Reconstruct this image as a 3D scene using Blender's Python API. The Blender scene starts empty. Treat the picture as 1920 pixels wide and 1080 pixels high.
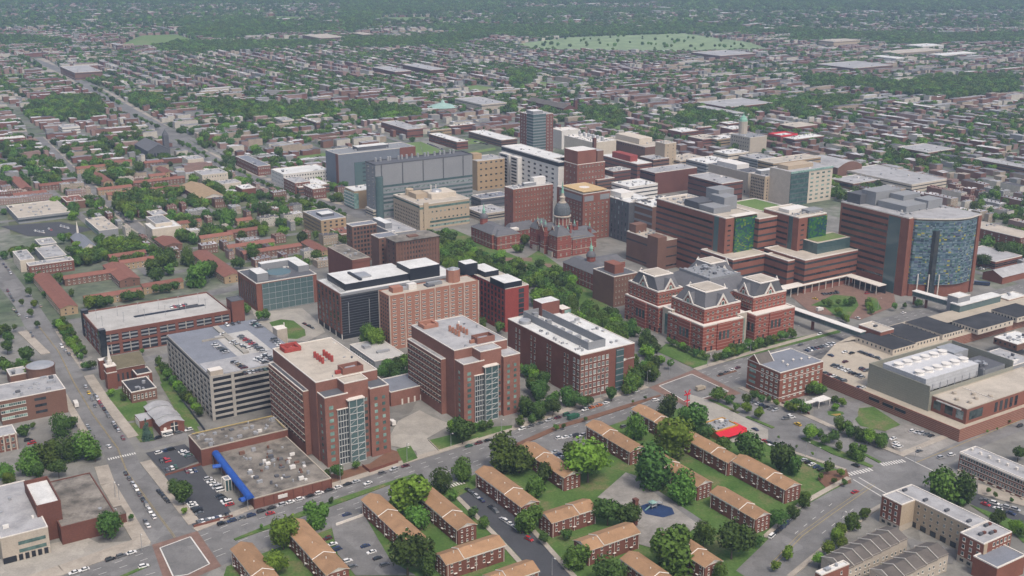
import bpy, math, random
import numpy as np
from mathutils import Vector, Matrix
random.seed(7); RS = np.random.RandomState(7)
rad = math.radians
S = bpy.context.scene
C = S.collection
# ---------------------------------------------------------------- camera model (aerial view, metres)
HC = 270.0; F = 2136.3; PITCH = rad(17.176); ROLL = rad(0.114); AZ = rad(32.634)
cp, sp, cr, sr = math.cos(PITCH), math.sin(PITCH), math.cos(ROLL), math.sin(ROLL)
_R0 = Vector((1,0,0)); _U0 = Vector((0,sp,cp)); _F = Vector((0,cp,-sp))
_R = _R0*cr + _U0*sr; _U = -_R0*sr + _U0*cr
def P(x, y, z=0.0):
    d = (x-960)*_R + (540-y)*_U + F*_F
    t = (z-HC)/d.z
    return Vector((d.x*t, d.y*t))
def pix(X, Y, z=0.0):
    v = Vector((X, Y, z-HC)); c = v.dot(_F)
    return (960+F*v.dot(_R)/c, 540-F*v.dot(_U)/c)
def Hb(x, yt, yb):
    g = P(x, yb); d = (x-960)*_R + (540-yt)*_U + F*_F
    return HC + d.z*(g.y/d.y)
ZO = {'a':(130,480,6),'b':(300,580,6),'c':(500,620,6),'d':(680,460,6),'e':(750,570,6),'f':(940,540,6),'g':(1640,900,6.836),'h':(1600,620,6),
 'A0':(0,0,3),'A1':(640,0,3),'A2':(1280,0,3),'A3':(0,360,3),'A4':(640,360,3),'A5':(1280,360,3),
 'B0':(0,720,3),'B1':(300,540,3),'B2':(480,720,3),'B3':(960,720,3),'B4':(1440,720,3),
 'Z1':(430,340,4.8),'Z2':(620,230,4.8),'Z3':(920,190,4.8),'Z4':(1240,190,4.8),'Z5':(860,340,4.8),'Z6':(1140,340,4.8),'Z7':(1500,330,4.8),
 'Z8':(1120,470,4.8),'Z9':(1520,480,4.8),'Z10':(1180,620,4.8),'Z11':(1380,620,4.8),'Z12':(0,360,4.8),'Z13':(0,560,4.8),'Z14':(0,780,4.8),
 'Z15':(0,200,4.8),'Z16':(300,200,4.8),'r':(0,0,1)}
def q(z, *a):
    """zoomed-view coordinates -> full photo pixels; many points at once"""
    ox, oy, s = ZO[z]
    pts = [(ox+a[i]/s, oy+a[i+1]/s) for i in range(0, len(a), 2)]
    return pts[0] if len(pts) == 1 else pts
EA = Vector((math.cos(AZ), math.sin(AZ))); EB = Vector((-math.sin(AZ), math.cos(AZ)))
# ---------------------------------------------------------------- materials
MATS = {}
def lin(c):
    return tuple(((v/255)/12.92 if v/255 <= .04045 else ((v/255+.055)/1.055)**2.4) for v in c)
def nt(name):
    m = bpy.data.materials.new(name); m.use_nodes = True
    return m, m.node_tree.nodes, m.node_tree.links, m.node_tree.nodes['Principled BSDF']
def tc(n, l, scale):
    g = n.new('ShaderNodeTexCoord'); mp = n.new('ShaderNodeMapping'); mp.inputs['Scale'].default_value = (scale,)*3 if not isinstance(scale, tuple) else scale
    l.new(g.outputs['Object'], mp.inputs[0]); return mp
def noise(n, l, vec, scale, detail=4, rough=.6):
    t = n.new('ShaderNodeTexNoise'); t.inputs['Scale'].default_value = scale; t.inputs['Detail'].default_value = detail; t.inputs['Roughness'].default_value = rough
    if vec is not None: l.new(vec, t.inputs['Vector'])
    return t
def ramp(n, l, fac, stops):
    r = n.new('ShaderNodeValToRGB'); e = r.color_ramp.elements
    while len(e) < len(stops): e.new(.5)
    for k, (p, c) in enumerate(stops): e[k].position = p; e[k].color = (*c, 1)
    l.new(fac, r.inputs[0]); return r
def wpos(n):
    return n.new('ShaderNodeNewGeometry').outputs['Position']
def mat(name, col, rough=.85, var=.18, scale=.25, metal=0, spec=.3, rnd=0, fine=1.3, stain=0, lines=None, patch=0):
    """surface with large soft variation, fine grain, optional dark stains and optional panel/brick courses"""
    if name in MATS: return MATS[name]
    m, n, l, b = nt(name); pos = wpos(n)
    a = noise(n, l, pos, scale, 5); f = noise(n, l, pos, fine, 3)
    lo = tuple(v*(1-var) for v in col); hi = tuple(min(1, v*(1+var)) for v in col)
    r = ramp(n, l, a.outputs['Fac'], [(.25, lo), (.75, hi)])
    mx = n.new('ShaderNodeMix'); mx.data_type = 'RGBA'; mx.blend_type = 'MULTIPLY'; mx.inputs[0].default_value = .35
    g = ramp(n, l, f.outputs['Fac'], [(.3, (.55,.55,.55)), (.7, (1.15,1.15,1.15))])
    l.new(r.outputs[0], mx.inputs[6]); l.new(g.outputs[0], mx.inputs[7]); out = mx.outputs[2]
    if stain:
        s = noise(n, l, pos, .11, 6, .7); sr_ = ramp(n, l, s.outputs['Fac'], [(.45, (1,1,1)), (.68, (1-stain,)*3)])
        m2 = n.new('ShaderNodeMix'); m2.data_type = 'RGBA'; m2.blend_type = 'MULTIPLY'; m2.inputs[0].default_value = 1
        l.new(out, m2.inputs[6]); l.new(sr_.outputs[0], m2.inputs[7]); out = m2.outputs[2]
    if patch:
        vr = n.new('ShaderNodeTexVoronoi'); vr.distance = 'MANHATTAN'; vr.inputs['Scale'].default_value = .06; mp = n.new('ShaderNodeMapping'); mp.inputs['Rotation'].default_value = (0,0,-AZ); l.new(pos,mp.inputs[0]); l.new(mp.outputs[0],vr.inputs['Vector'])
        sp_ = n.new('ShaderNodeSeparateColor'); l.new(vr.outputs['Color'],sp_.inputs[0]); pr = ramp(n,l,sp_.outputs[0],[(0,(1-patch,)*3),(1,(1+patch,)*3)])
        m4 = n.new('ShaderNodeMix'); m4.data_type = 'RGBA'; m4.blend_type = 'MULTIPLY'; m4.inputs[0].default_value = 1; l.new(out,m4.inputs[6]); l.new(pr.outputs[0],m4.inputs[7]); out = m4.outputs[2]
    if lines:
        sx = n.new('ShaderNodeSeparateXYZ'); l.new(pos, sx.inputs[0])
        d = n.new('ShaderNodeMath'); d.operation = 'DIVIDE'; d.inputs[1].default_value = lines[0]; l.new(sx.outputs[2], d.inputs[0])
        fr = n.new('ShaderNodeMath'); fr.operation = 'FRACT'; l.new(d.outputs[0], fr.inputs[0])
        lt = n.new('ShaderNodeMath'); lt.operation = 'LESS_THAN'; lt.inputs[1].default_value = lines[1]; l.new(fr.outputs[0], lt.inputs[0])
        m3 = n.new('ShaderNodeMix'); m3.data_type = 'RGBA'; l.new(lt.outputs[0], m3.inputs[0]); l.new(out, m3.inputs[6]); m3.inputs[7].default_value = (*lines[2], 1); out = m3.outputs[2]
    if rnd:
        oi = n.new('ShaderNodeObjectInfo'); hs = n.new('ShaderNodeHueSaturation')
        mr = n.new('ShaderNodeMapRange'); mr.inputs[3].default_value = 1-rnd; mr.inputs[4].default_value = 1+rnd
        l.new(oi.outputs['Random'], mr.inputs[0]); l.new(mr.outputs[0], hs.inputs['Value']); l.new(out, hs.inputs['Color']); out = hs.outputs[0]
    l.new(out, b.inputs['Base Color']); b.inputs['Roughness'].default_value = rough; b.inputs['Metallic'].default_value = metal
    b.inputs['Specular IOR Level'].default_value = spec
    MATS[name] = m; return m
def glass(name, col, col2=None, rough=.12, blinds=0):
    if name in MATS: return MATS[name]
    m, n, l, b = nt(name); col2 = col2 or tuple(min(1, v*2.2) for v in col)
    oi = n.new('ShaderNodeObjectInfo'); ns = noise(n, l, wpos(n), .35, 2)
    ad = n.new('ShaderNodeMath'); ad.operation = 'ADD'; l.new(oi.outputs['Random'], ad.inputs[0]); l.new(ns.outputs['Fac'], ad.inputs[1])
    mu = n.new('ShaderNodeMath'); mu.operation = 'MULTIPLY'; mu.inputs[1].default_value = .5; l.new(ad.outputs[0], mu.inputs[0])
    r = ramp(n, l, mu.outputs[0], [(.25, col), (.64, col2)]+([(.72, tuple(v*1.25+blinds for v in col2))] if blinds else []))
    l.new(r.outputs[0], b.inputs['Base Color']); b.inputs['Roughness'].default_value = rough; b.inputs['Specular IOR Level'].default_value = .6
    MATS[name] = m; return m
def tiles(name, cols, u, v, rough=.25):
    """curtain wall of small coloured panels, each cell its own colour"""
    m, n, l, b = nt(name); pos = wpos(n)
    mp = n.new('ShaderNodeMapping'); mp.inputs['Rotation'].default_value = (0,0,-AZ); l.new(pos, mp.inputs[0])
    sc = n.new('ShaderNodeVectorMath'); sc.operation = 'DIVIDE'; sc.inputs[1].default_value = (u, u, v); l.new(mp.outputs[0], sc.inputs[0])
    fl = n.new('ShaderNodeVectorMath'); fl.operation = 'FLOOR'; l.new(sc.outputs[0], fl.inputs[0])
    w = n.new('ShaderNodeTexWhiteNoise'); w.noise_dimensions = '3D'; l.new(fl.outputs[0], w.inputs[0])
    r = ramp(n, l, w.outputs['Value'], [(p, c) for p, c in cols]); r.color_ramp.interpolation = 'CONSTANT'
    l.new(r.outputs[0], b.inputs['Base Color']); b.inputs['Roughness'].default_value = rough; b.inputs['Specular IOR Level'].default_value = .5
    MATS[name] = m; return m
brick   = mat('brick_red', (.185,.074,.055), var=.14, scale=.08, stain=.14, lines=(.9,.12,(.14,.055,.042)))
brickd  = mat('brick_dark', (.135,.055,.042), var=.15, scale=.08)
brickb  = mat('brick_brown', (.175,.095,.07), var=.12, scale=.08)
brickp  = mat('brick_pink', (.34,.165,.115), var=.08, scale=.06)
bricko  = mat('brick_orange', (.225,.09,.063), var=.14, scale=.07, stain=.14)
brickt  = mat('brick_tower', (.245,.115,.088), var=.12, scale=.06, stain=.16)
redpan  = mat('red_panel', (.27,.055,.045), var=.1)
stone   = mat('limestone', (.42,.37,.31), var=.1)
beige   = mat('beige_panel', (.42,.34,.25), var=.07, scale=.05)
tan     = mat('tan_panel', (.36,.265,.165), var=.07, scale=.05)
cream   = mat('cream_wall', (.55,.49,.41), var=.1)
whitew  = mat('white_wall', (.66,.64,.61), var=.06)
white   = mat('white_trim', (.66,.62,.57), var=.05)
whiter  = mat('white_roof', (.64,.645,.635), var=.08, scale=.06, stain=.18, patch=.05)
lroof   = mat('light_grey_roof', (.37,.37,.38), var=.12, scale=.07, stain=.3, patch=.07)
croof   = mat('concrete_roof', (.44,.43,.41), var=.08, scale=.07, stain=.22, patch=.05)
broof   = mat('beige_roof', (.45,.405,.345), var=.09, scale=.06, stain=.2, patch=.06)
bgroof  = mat('blue_grey_roof', (.20,.215,.25), var=.08, scale=.08, stain=.15)
droof   = mat('dark_roof', (.042,.043,.049), var=.3, scale=.1, stain=.3, patch=.1)
groof   = mat('gravel_roof', (.22,.20,.175), var=.4, scale=.08, stain=.7, patch=.08)
slate   = mat('slate_roof', (.125,.127,.14), var=.15, scale=.3, lines=(.6,.25,(.105,.107,.118)))
shing   = mat('tan_shingle', (.34,.205,.115), var=.16, scale=.18, rnd=.1, stain=.18, fine=2.2)
shingr  = mat('red_brown_shingle', (.22,.095,.07), var=.15, scale=.25, rnd=.15)
shingg  = mat('grey_brown_shingle', (.12,.107,.098), var=.2, scale=.2, stain=.2)
greyc   = mat('grey_cladding', (.24,.25,.265), var=.06, scale=.06)
greyd   = mat('dark_grey_cladding', (.10,.105,.12), var=.1)
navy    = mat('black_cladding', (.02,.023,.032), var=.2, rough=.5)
metal   = mat('metal', (.38,.39,.41), rough=.45, metal=.3, var=.15)
meshp   = mat('mesh_screen', (.27,.27,.225), rough=.6, var=.1, scale=.05, lines=(1.4,.12,(.21,.21,.175)))
verdi   = mat('green_copper', (.22,.42,.33), var=.2)
conc    = mat('concrete', (.34,.32,.285), var=.12, scale=.12, stain=.15, patch=.1)
asph    = mat('asphalt', (.185,.182,.18), var=.2, scale=.05, stain=.25, patch=.14)
asphd   = mat('fresh_asphalt', (.065,.067,.075), var=.12, scale=.1, stain=.1)
lot     = mat('worn_lot', (.27,.255,.235), var=.2, scale=.12, stain=.3, patch=.15)
pave    = mat('pavement', (.37,.33,.28), var=.15, scale=.15, stain=.2, patch=.08)
pbrick  = mat('brick_paving', (.20,.125,.10), var=.2, stain=.2)
paint   = mat('white_paint', (.62,.61,.58), var=.1)
ypaint  = mat('yellow_paint', (.36,.28,.12), var=.2)
def turf(name, a, b_, c, s=.05):
    m, n, l, bs = nt(name); p = wpos(n); x = noise(n,l,p,s,7,.7); y = noise(n,l,p,.8,4)
    r = ramp(n,l,x.outputs['Fac'],[(.3,a),(.52,b_),(.68,c)]); g = ramp(n,l,y.outputs['Fac'],[(.3,(.7,.7,.7)),(.7,(1.25,1.25,1.25))]); mx = n.new('ShaderNodeMix'); mx.data_type = 'RGBA'; mx.blend_type = 'MULTIPLY'; mx.inputs[0].default_value = .7
    l.new(r.outputs[0],mx.inputs[6]); l.new(g.outputs[0],mx.inputs[7]); l.new(mx.outputs[2],bs.inputs['Base Color']); bs.inputs['Roughness'].default_value = .95; bs.inputs['Specular IOR Level'].default_value = .1; MATS[name] = m; return m
grass   = turf('lawn', (.05,.105,.025), (.085,.145,.04), (.17,.15,.08))
grassl  = turf('field', (.10,.17,.05), (.135,.20,.07), (.20,.20,.11), .015)
mulch   = mat('mulch', (.16,.085,.055), var=.2)
blue    = mat('blue_canopy', (.02,.085,.36), rough=.6, var=.15, stain=.2)
bluepad = mat('blue_play_surface', (.018,.04,.11), var=.25)
redroof = mat('red_canopy', (.55,.02,.035), rough=.5, var=.05)
yellow  = mat('yellow_band', (.50,.27,.06), var=.1)
ductred = mat('red_duct', (.33,.06,.05), var=.1)
bark    = mat('bark', (.085,.065,.05), var=.2)
rubber  = mat('rubber', (.02,.02,.02))
wing    = glass('window_glass', (.018,.028,.032), (.11,.15,.15), blinds=.12)
wind    = glass('window_dark', (.012,.015,.02), (.05,.06,.07))
wint    = glass('window_teal', (.035,.075,.075), (.18,.29,.26), blinds=.05)
gridm   = mat('grey_grid', (.40,.415,.41), var=.08)
precast = mat('precast', (.385,.365,.335), var=.12, scale=.1, stain=.15)
wglas   = glass('curtain_glass', (.045,.085,.09), (.085,.135,.14))
tgreen  = tiles('green_panel_wall', [(0,(.02,.06,.07)),(.22,(.03,.12,.045)),(.5,(.015,.055,.10)),(.66,(.045,.15,.035)),(.84,(.02,.09,.06)),(.93,(.13,.20,.03))], 1.7, 1.05)
tblue   = tiles('blue_panel_wall', [(0,(.05,.09,.13)),(.2,(.10,.155,.205)),(.42,(.035,.055,.08)),(.57,(.17,.225,.26)),(.72,(.075,.15,.13)),(.9,(.09,.10,.18)),(.96,(.33,.32,.05))], 2.0, 1.15)
# ---------------------------------------------------------------- mesh builder
class MB:
    def __init__(s): s.v = []; s.f = []; s.mi = []; s.mats = []
    def mid(s, m):
        if m not in s.mats: s.mats.append(m)
        return s.mats.index(m)
    def face(s, pts, m):
        b = len(s.v); s.v += [tuple(p) for p in pts]; s.f.append(tuple(range(b, b+len(pts)))); s.mi.append(s.mid(m))
    def prism(s, poly, z0, z1, m, mt=None, bottom=False):
        a = sum(poly[i-1][0]*poly[i][1]-poly[i][0]*poly[i-1][1] for i in range(len(poly)))
        if a < 0: poly = poly[::-1]
        n = len(poly); b = len(s.v)
        s.v += [(p[0],p[1],z0) for p in poly] + [(p[0],p[1],z1) for p in poly]
        k = s.mid(m)
        for i in range(n):
            j = (i+1) % n; s.f.append((b+i, b+j, b+n+j, b+n+i)); s.mi.append(k)
        s.f.append(tuple(range(b+n, b+2*n))); s.mi.append(s.mid(mt or m))
        if bottom: s.f.append(tuple(range(b+n-1, b-1, -1))); s.mi.append(k)
    def box(s, x0, x1, y0, y1, z0, z1, m, mt=None, bottom=True):
        s.prism([(x0,y0),(x1,y0),(x1,y1),(x0,y1)], z0, z1, m, mt, bottom)
    def frustum(s, p0, z0, p1, z1, m, mt=None):
        n = len(p0); b = len(s.v)
        s.v += [(p[0],p[1],z0) for p in p0] + [(p[0],p[1],z1) for p in p1]; k = s.mid(m)
        for i in range(n):
            j = (i+1) % n; s.f.append((b+i,b+j,b+n+j,b+n+i)); s.mi.append(k)
        s.f.append(tuple(range(b+n, b+2*n))); s.mi.append(s.mid(mt or m))
    def lathe(s, cx, cy, prof, m, n=16):
        b = len(s.v); k = s.mid(m)
        for r, z in prof:
            for i in range(n): a = 2*math.pi*i/n; s.v.append((cx+r*math.cos(a), cy+r*math.sin(a), z))
        for j in range(len(prof)-1):
            for i in range(n):
                i2 = (i+1) % n; s.f.append((b+j*n+i, b+j*n+i2, b+(j+1)*n+i2, b+(j+1)*n+i)); s.mi.append(k)
        s.f.append(tuple(b+(len(prof)-1)*n+i for i in range(n))); s.mi.append(k)
    def tube(s, pts, r, m, n=6):
        k = s.mid(m); b = len(s.v)
        for i, p in enumerate(pts):
            p = Vector(p); d = (Vector(pts[min(i+1,len(pts)-1)])-Vector(pts[max(i-1,0)])).normalized()
            u = d.cross(Vector((0,0,1)) if abs(d.z) < .9 else Vector((1,0,0))).normalized(); w = d.cross(u)
            rr = r[i] if isinstance(r, (list, tuple)) else r
            for j in range(n): a = 2*math.pi*j/n; s.v.append(tuple(p+(u*math.cos(a)+w*math.sin(a))*rr))
        for i in range(len(pts)-1):
            for j in range(n):
                j2 = (j+1) % n; s.f.append((b+i*n+j, b+(i+1)*n+j, b+(i+1)*n+j2, b+i*n+j2)); s.mi.append(k)
        s.f.append(tuple(b+(len(pts)-1)*n+j for j in range(n))); s.mi.append(k)
    def mesh(s, name, smooth=False):
        me = bpy.data.meshes.new(name); me.from_pydata(s.v, [], s.f)
        for m in s.mats: me.materials.append(m)
        me.polygons.foreach_set('material_index', s.mi)
        if smooth: me.polygons.foreach_set('use_smooth', [True]*len(s.f))
        me.update(); return me
    def obj(s, name, parent=None, smooth=False):
        return link(name, s.mesh(name, smooth), parent)
def link(name, data, parent=None, loc=None, rz=0):
    o = bpy.data.objects.new(name, data); C.objects.link(o)
    if loc is not None: o.location = loc
    if rz: o.rotation_euler = (0,0,rz)
    if parent: o.parent = parent
    return o
def tag(o, label=None, cat=None, group=None, kind=None):
    if label: o['label'] = label
    if cat: o['category'] = cat
    if group: o['group'] = group
    if kind: o['kind'] = kind
    return o
# ---------------------------------------------------------------- windows
WM = {}
def win_mesh(w, h, style):
    k = (round(w,2), round(h,2), style)
    if k in WM: return WM[k]
    b = MB(); g, fr = STY[style]
    if fr: 
        b.box(-w/2, w/2, -.10, .02, -h/2, h/2, fr)
        b.box(-w/2+.14, w/2-.14, -.13, -.09, -h/2+.14, h/2-.14, g)
        b.box(-w/2-.12, w/2+.12, -.26, .02, -h/2-.18, -h/2-.004, fr)
        if w > 1.6: b.box(-.05, .05, -.15, -.128, -h/2+.14, h/2-.14, fr)
    else: b.box(-w/2, w/2, -.10, .02, -h/2, h/2, g)
    WM[k] = b.mesh('window'); return WM[k]
STY = {'g':(wing,None),'gw':(wing,white),'d':(wind,None),'dw':(wind,white),'t':(wint,None),'tw':(wint,white),'gs':(wing,stone),'ts':(wint,stone),'cg':(wglas,metal)}
LAND = []      # landmarks for descriptions: (pixel x, pixel y, words)
class Bld:
    """a building: Empty at its base; local u runs along its right-hand front, v along its left flank"""
    def __init__(s, name, label, cat, c0, cR, cB, h=None, yb=None, w=None, d=None, group=None, ang=None, land=None, z0=0):
        s.h = h if h is not None else Hb(c0[0], c0[1], yb)
        s.ang = AZ if ang is None else ang
        s.a = Vector((math.cos(s.ang), math.sin(s.ang))); s.b = Vector((-s.a.y, s.a.x))
        p = P(*c0, s.h); w = w if w is not None else (P(*cR, s.h)-p).dot(s.a); d = d if d is not None else (P(*cB, s.h)-p).dot(s.b)
        if w < 0: p = p + s.a*w; w = -w
        if d < 0: p = p + s.b*d; d = -d
        s.p, s.w, s.d = p, w, d; s.z0 = z0
        c = p + s.a*w/2 + s.b*d/2; s.c = c
        s.e = bpy.data.objects.new(name, None); C.objects.link(s.e); s.e.location = (p.x, p.y, z0); s.e.rotation_euler = (0,0,s.ang)
        s.e.empty_display_size = 1; tag(s.e, label, cat, group); s.wins = []; s.vol = []
        if land: LAND.append((*pix(c.x, c.y, s.h*.5), land))
        FOOT.append(s)
    def uv(s, pt, z):
        r = P(*pt, z) - s.p; return (r.dot(s.a), r.dot(s.b))
    def rect(s, c0, cR, cB, z):
        """three roof corners in pixels at height z -> u0,u1,v0,v1"""
        a, b, c = s.uv(c0, z), s.uv(cR, z), s.uv(cB, z)
        u = sorted((a[0], b[0])); v = sorted((a[1], c[1])); return u[0], u[1], v[0], v[1]
    def part(s, name, b, smooth=False):
        return b.obj(name, s.e, smooth)
    def body(s, r=None, z0=None, z1=None, wall=brick, roof=lroof, cop=white, par=.7, name='wall', copw=.5):
        z0 = s.z0 if z0 is None else z0; z1 = s.h if z1 is None else z1; L = -s.z0
        u0,u1,v0,v1 = r or (0, s.w, 0, s.d)
        b = MB(); b.box(u0,u1,v0,v1,z0+L,z1+L,wall, bottom=False)
        o = s.part(name, b)
        b = MB(); t = min(copw, (u1-u0)*.2, (v1-v0)*.2); z = z1+L
        b.box(u0+t,u1-t,v0+t,v1-t,z+.004,z+.06,roof); s.part('roof', b)
        if par:
            b = MB(); e = .06
            b.box(u0-e,u1+e,v0-e,v0+t,z,z+par,cop); b.box(u0-e,u1+e,v1-t,v1+e,z,z+par,cop)
            b.box(u0-e,u0+t,v0+t,v1-t,z,z+par,cop); b.box(u1-t,u1+e,v0+t,v1-t,z,z+par,cop); s.part('parapet', b)
        s.r = (u0,u1,v0,v1); return s
    def win(s, face, cols, rows, w, h, z0, z1, u0=0., u1=1., style='g', r=None, sk=0):
        """a grid of windows on face F (front), L (left flank); u0,u1 fractions of the face; z0,z1 lowest and highest centre"""
        R = r or s.r; L = -s.z0; me = win_mesh(w, h, style)
        for i in range(cols):
            t = u0+(u1-u0)*(i+.5)/cols
            for j in range(rows):
                z = z0 if rows == 1 else z0+(z1-z0)*j/(rows-1)
                if sk and random.random() < sk: continue
                if face == 'F': s.wins.append((me, (R[0]+(R[1]-R[0])*t, R[2], z+L), 0))
                elif face == 'L': s.wins.append((me, (R[0], R[2]+(R[3]-R[2])*t, z+L), -math.pi/2))
        return s
    def band(s, face, z, h, m=wing, u0=0., u1=1., r=None, out=.08, name='window_band'):
        R = r or s.r; L = -s.z0; b = MB()
        if face in 'F': a0 = R[0]+(R[1]-R[0])*u0; a1 = R[0]+(R[1]-R[0])*u1; b.box(a0-(out if u0 == 0 else 0),a1,R[2]-out,R[2]+.02,z+L-h/2,z+L+h/2,m)
        else: a0 = R[2]+(R[3]-R[2])*u0; a1 = R[2]+(R[3]-R[2])*u1; b.box(R[0]-out,R[0]+.02,a0-(0 if u0 == 0 else 0),a1,z+L-h/2,z+L+h/2,m)
        s.part(name, b); return s
    def bands(s, face, n, z0, z1, h, m=wing, **k):
        for j in range(n): s.band(face, z0+(z1-z0)*j/max(1,n-1), h, m, **k)
        return s
    def fins(s, face, n, z0, z1, w, m=white, u0=0., u1=1., r=None, out=.35, name='pilaster'):
        R = r or s.r; L = -s.z0
        for i in range(n):
            t = u0+(u1-u0)*(i/(n-1) if n > 1 else .5); b = MB()
            if face == 'F': c = R[0]+(R[1]-R[0])*t; b.box(c-w/2,c+w/2,R[2]-out,R[2]+.05,z0+L,z1+L,m)
            else: c = R[2]+(R[3]-R[2])*t; b.box(R[0]-out,R[0]+.05,c-w/2,c+w/2,z0+L,z1+L,m)
            s.part(name, b)
        return s
    def unit(s, u, v, sx, sy, sz, m=metal, z=None, mt=None, name='rooftop_unit'):
        b = MB(); z = (s.h if z is None else z)-s.z0
        b.box(u-sx/2,u+sx/2,v-sy/2,v+sy/2,z+.05,z+sz,m,mt); return s.part(name, b)
    def clutter(s, n, r=None, z=None, m=metal, big=2.2, seed=1):
        n = int(n*1.7+1)
        R = r or s.r; rg = random.Random(seed)
        for i in range(n):
            k = rg.random(); sx, sy, sz = rg.uniform(.8,big*1.5), rg.uniform(.8,big), rg.uniform(.5,1.8)
            u = rg.uniform(R[0]+2, max(R[0]+2.1,R[1]-2)); v = rg.uniform(R[2]+2, max(R[2]+2.1,R[3]-2))
            if k < .25:
                b = MB(); zz = (s.h if z is None else z)-s.z0; b.lathe(u, v, [(sx*.4, zz+.05),(sx*.4, zz+sz),(sx*.3, zz+sz+.1)], m, 10); s.part('roof_vent', b)
            else: s.unit(u, v, sx, sy, sz, m if k < .8 else (whitew if k < .9 else greyd), z)
        return s
    def gable(s, wall=brick, roof=shing, ridge=2.4, along='B', over=.45, step=None, trim=white, r=None, z=None):
        z = (s.h if z is None else z)-s.z0; u0,u1,v0,v1 = r or (0,s.w,0,s.d)
        b = MB(); b.box(u0,u1,v0,v1,0 if r is None else z-3,z,wall,bottom=False); s.part('wall', b)
        rr = MB(); g = MB(); tr = MB(); t = .22; o = over
        if along == 'B':
            m = (u0+u1)/2; k = (u1-u0)/2; e = z-ridge*o/k
            for (a, c) in ((v0-o, v1+o),):
                rr.face([(u0-o,a,e),(m,a,z+ridge),(m,c,z+ridge),(u0-o,c,e)][::-1], roof); rr.face([(m,a,z+ridge),(u1+o,a,e),(u1+o,c,e),(m,c,z+ridge)], roof)
                rr.face([(u0-o,a,e-t),(u0-o,c,e-t),(u0-o,c,e),(u0-o,a,e)], trim); rr.face([(u1+o,a,e),(u1+o,c,e),(u1+o,c,e-t),(u1+o,a,e-t)], trim)
                for y, fl in ((a,0),(c,1)):
                    f1 = [(u0-o,y,e-t),(m,y,z+ridge-t),(m,y,z+ridge),(u0-o,y,e)]; f2 = [(m,y,z+ridge-t),(u1+o,y,e-t),(u1+o,y,e),(m,y,z+ridge)]
                    rr.face(f1, trim); rr.face(f2, trim)
            g.prism([(u0,v0),(u1,v0),(u1,v0+.01)],0,0,trim) if 0 else None
            for y in (v0, v1): g.face([(u0,y,z),(u1,y,z),(m,y,z+ridge-.1)], trim)
        else:
            m = (v0+v1)/2; k = (v1-v0)/2; e = z-ridge*o/k; a, c = u0-o, u1+o
            rr.face([(a,v0-o,e),(c,v0-o,e),(c,m,z+ridge),(a,m,z+ridge)], roof); rr.face([(a,m,z+ridge),(c,m,z+ridge),(c,v1+o,e),(a,v1+o,e)], roof)
            rr.face([(a,v0-o,e-t),(c,v0-o,e-t),(c,v0-o,e),(a,v0-o,e)], trim)
            for x in (a, c):
                rr.face([(x,v0-o,e-t),(x,m,z+ridge-t),(x,m,z+ridge),(x,v0-o,e)], trim); rr.face([(x,m,z+ridge-t),(x,v1+o,e-t),(x,v1+o,e),(x,m,z+ridge)], trim)
            for x in (u0, u1): g.face([(x,v0,z),(x,v1,z),(x,m,z+ridge-.1)], trim)
        s.part('roof', rr); s.part('gable', g)
        if step:
            k_ = MB(); zt = .42
            if along == 'B':
                vs = v0+(v1-v0)*step; k_.face([(u0-o,vs,e+zt),(m,vs,z+ridge+zt),(m,v1+o,z+ridge+zt),(u0-o,v1+o,e+zt)][::-1],roof); k_.face([(m,vs,z+ridge+zt),(u1+o,vs,e+zt),(u1+o,v1+o,e+zt),(m,v1+o,z+ridge+zt)],roof); k_.face([(u0-o,vs,e),(u0-o,v1+o,e),(u0-o,v1+o,e+zt),(u0-o,vs,e+zt)][::-1],trim); pts = [(u0-o,vs-.05,e+.2),(m,vs-.05,z+ridge+.22),(u1+o,vs-.05,e+.2)]
            else:
                us = u0+(u1-u0)*step; k_.face([(us,v0-o,e+zt),(u1+o,v0-o,e+zt),(u1+o,m,z+ridge+zt),(us,m,z+ridge+zt)],roof); k_.face([(us,m,z+ridge+zt),(u1+o,m,z+ridge+zt),(u1+o,v1+o,e+zt),(us,v1+o,e+zt)],roof); k_.face([(us,v0-o,e),(u1+o,v0-o,e),(u1+o,v0-o,e+zt),(us,v0-o,e+zt)],trim); pts = [(us-.05,v0-o,e+.2),(us-.05,m,z+ridge+.22),(us-.05,v1+o,e+.2)]
            s.part('raised_roof', k_); k_ = MB(); k_.tube(pts,.24,trim,4); s.part('roof_trim', k_)
        s.r = (u0,u1,v0,v1); return s
    def done(s):
        W = s.wins
        if len(W) > 100:
            def dist(w):
                c = s.p + s.a*w[1][0] + s.b*w[1][1]; return c.length
            W = sorted(W, key=dist); rest = W[100:]; W = W[:100]
            vs = []; fs = []; mi = []; mats = []
            for me, loc, rz in rest:
                M = Matrix.Translation(loc) @ Matrix.Rotation(rz, 4, 'Z'); b = len(vs)
                vs += [tuple(M @ v.co) for v in me.vertices]
                for p in me.polygons:
                    fs.append(tuple(b+i for i in p.vertices)); m = me.materials[p.material_index]
                    if m not in mats: mats.append(m)
                    mi.append(mats.index(m))
            me = bpy.data.meshes.new('windows'); me.from_pydata(vs, [], fs)
            for m in mats: me.materials.append(m)
            me.polygons.foreach_set('material_index', mi); tag(link('windows', me, s.e), kind='stuff')
        for me, loc, rz in W: link('window', me, s.e, loc, rz)
        s.wins = []; return s
FOOT = []
vict = mat('brick_victorian',(.235,.068,.052),var=.15,lines=(1.9,.12,(.30,.15,.12)))
# ================================================================ BUILDINGS
def Z(z, *a): return q(z, *a)
def B3(z, x0,y0,x1,y1,x2,y2): return Z(z,x0,y0), Z(z,x1,y1), Z(z,x2,y2)
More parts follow.
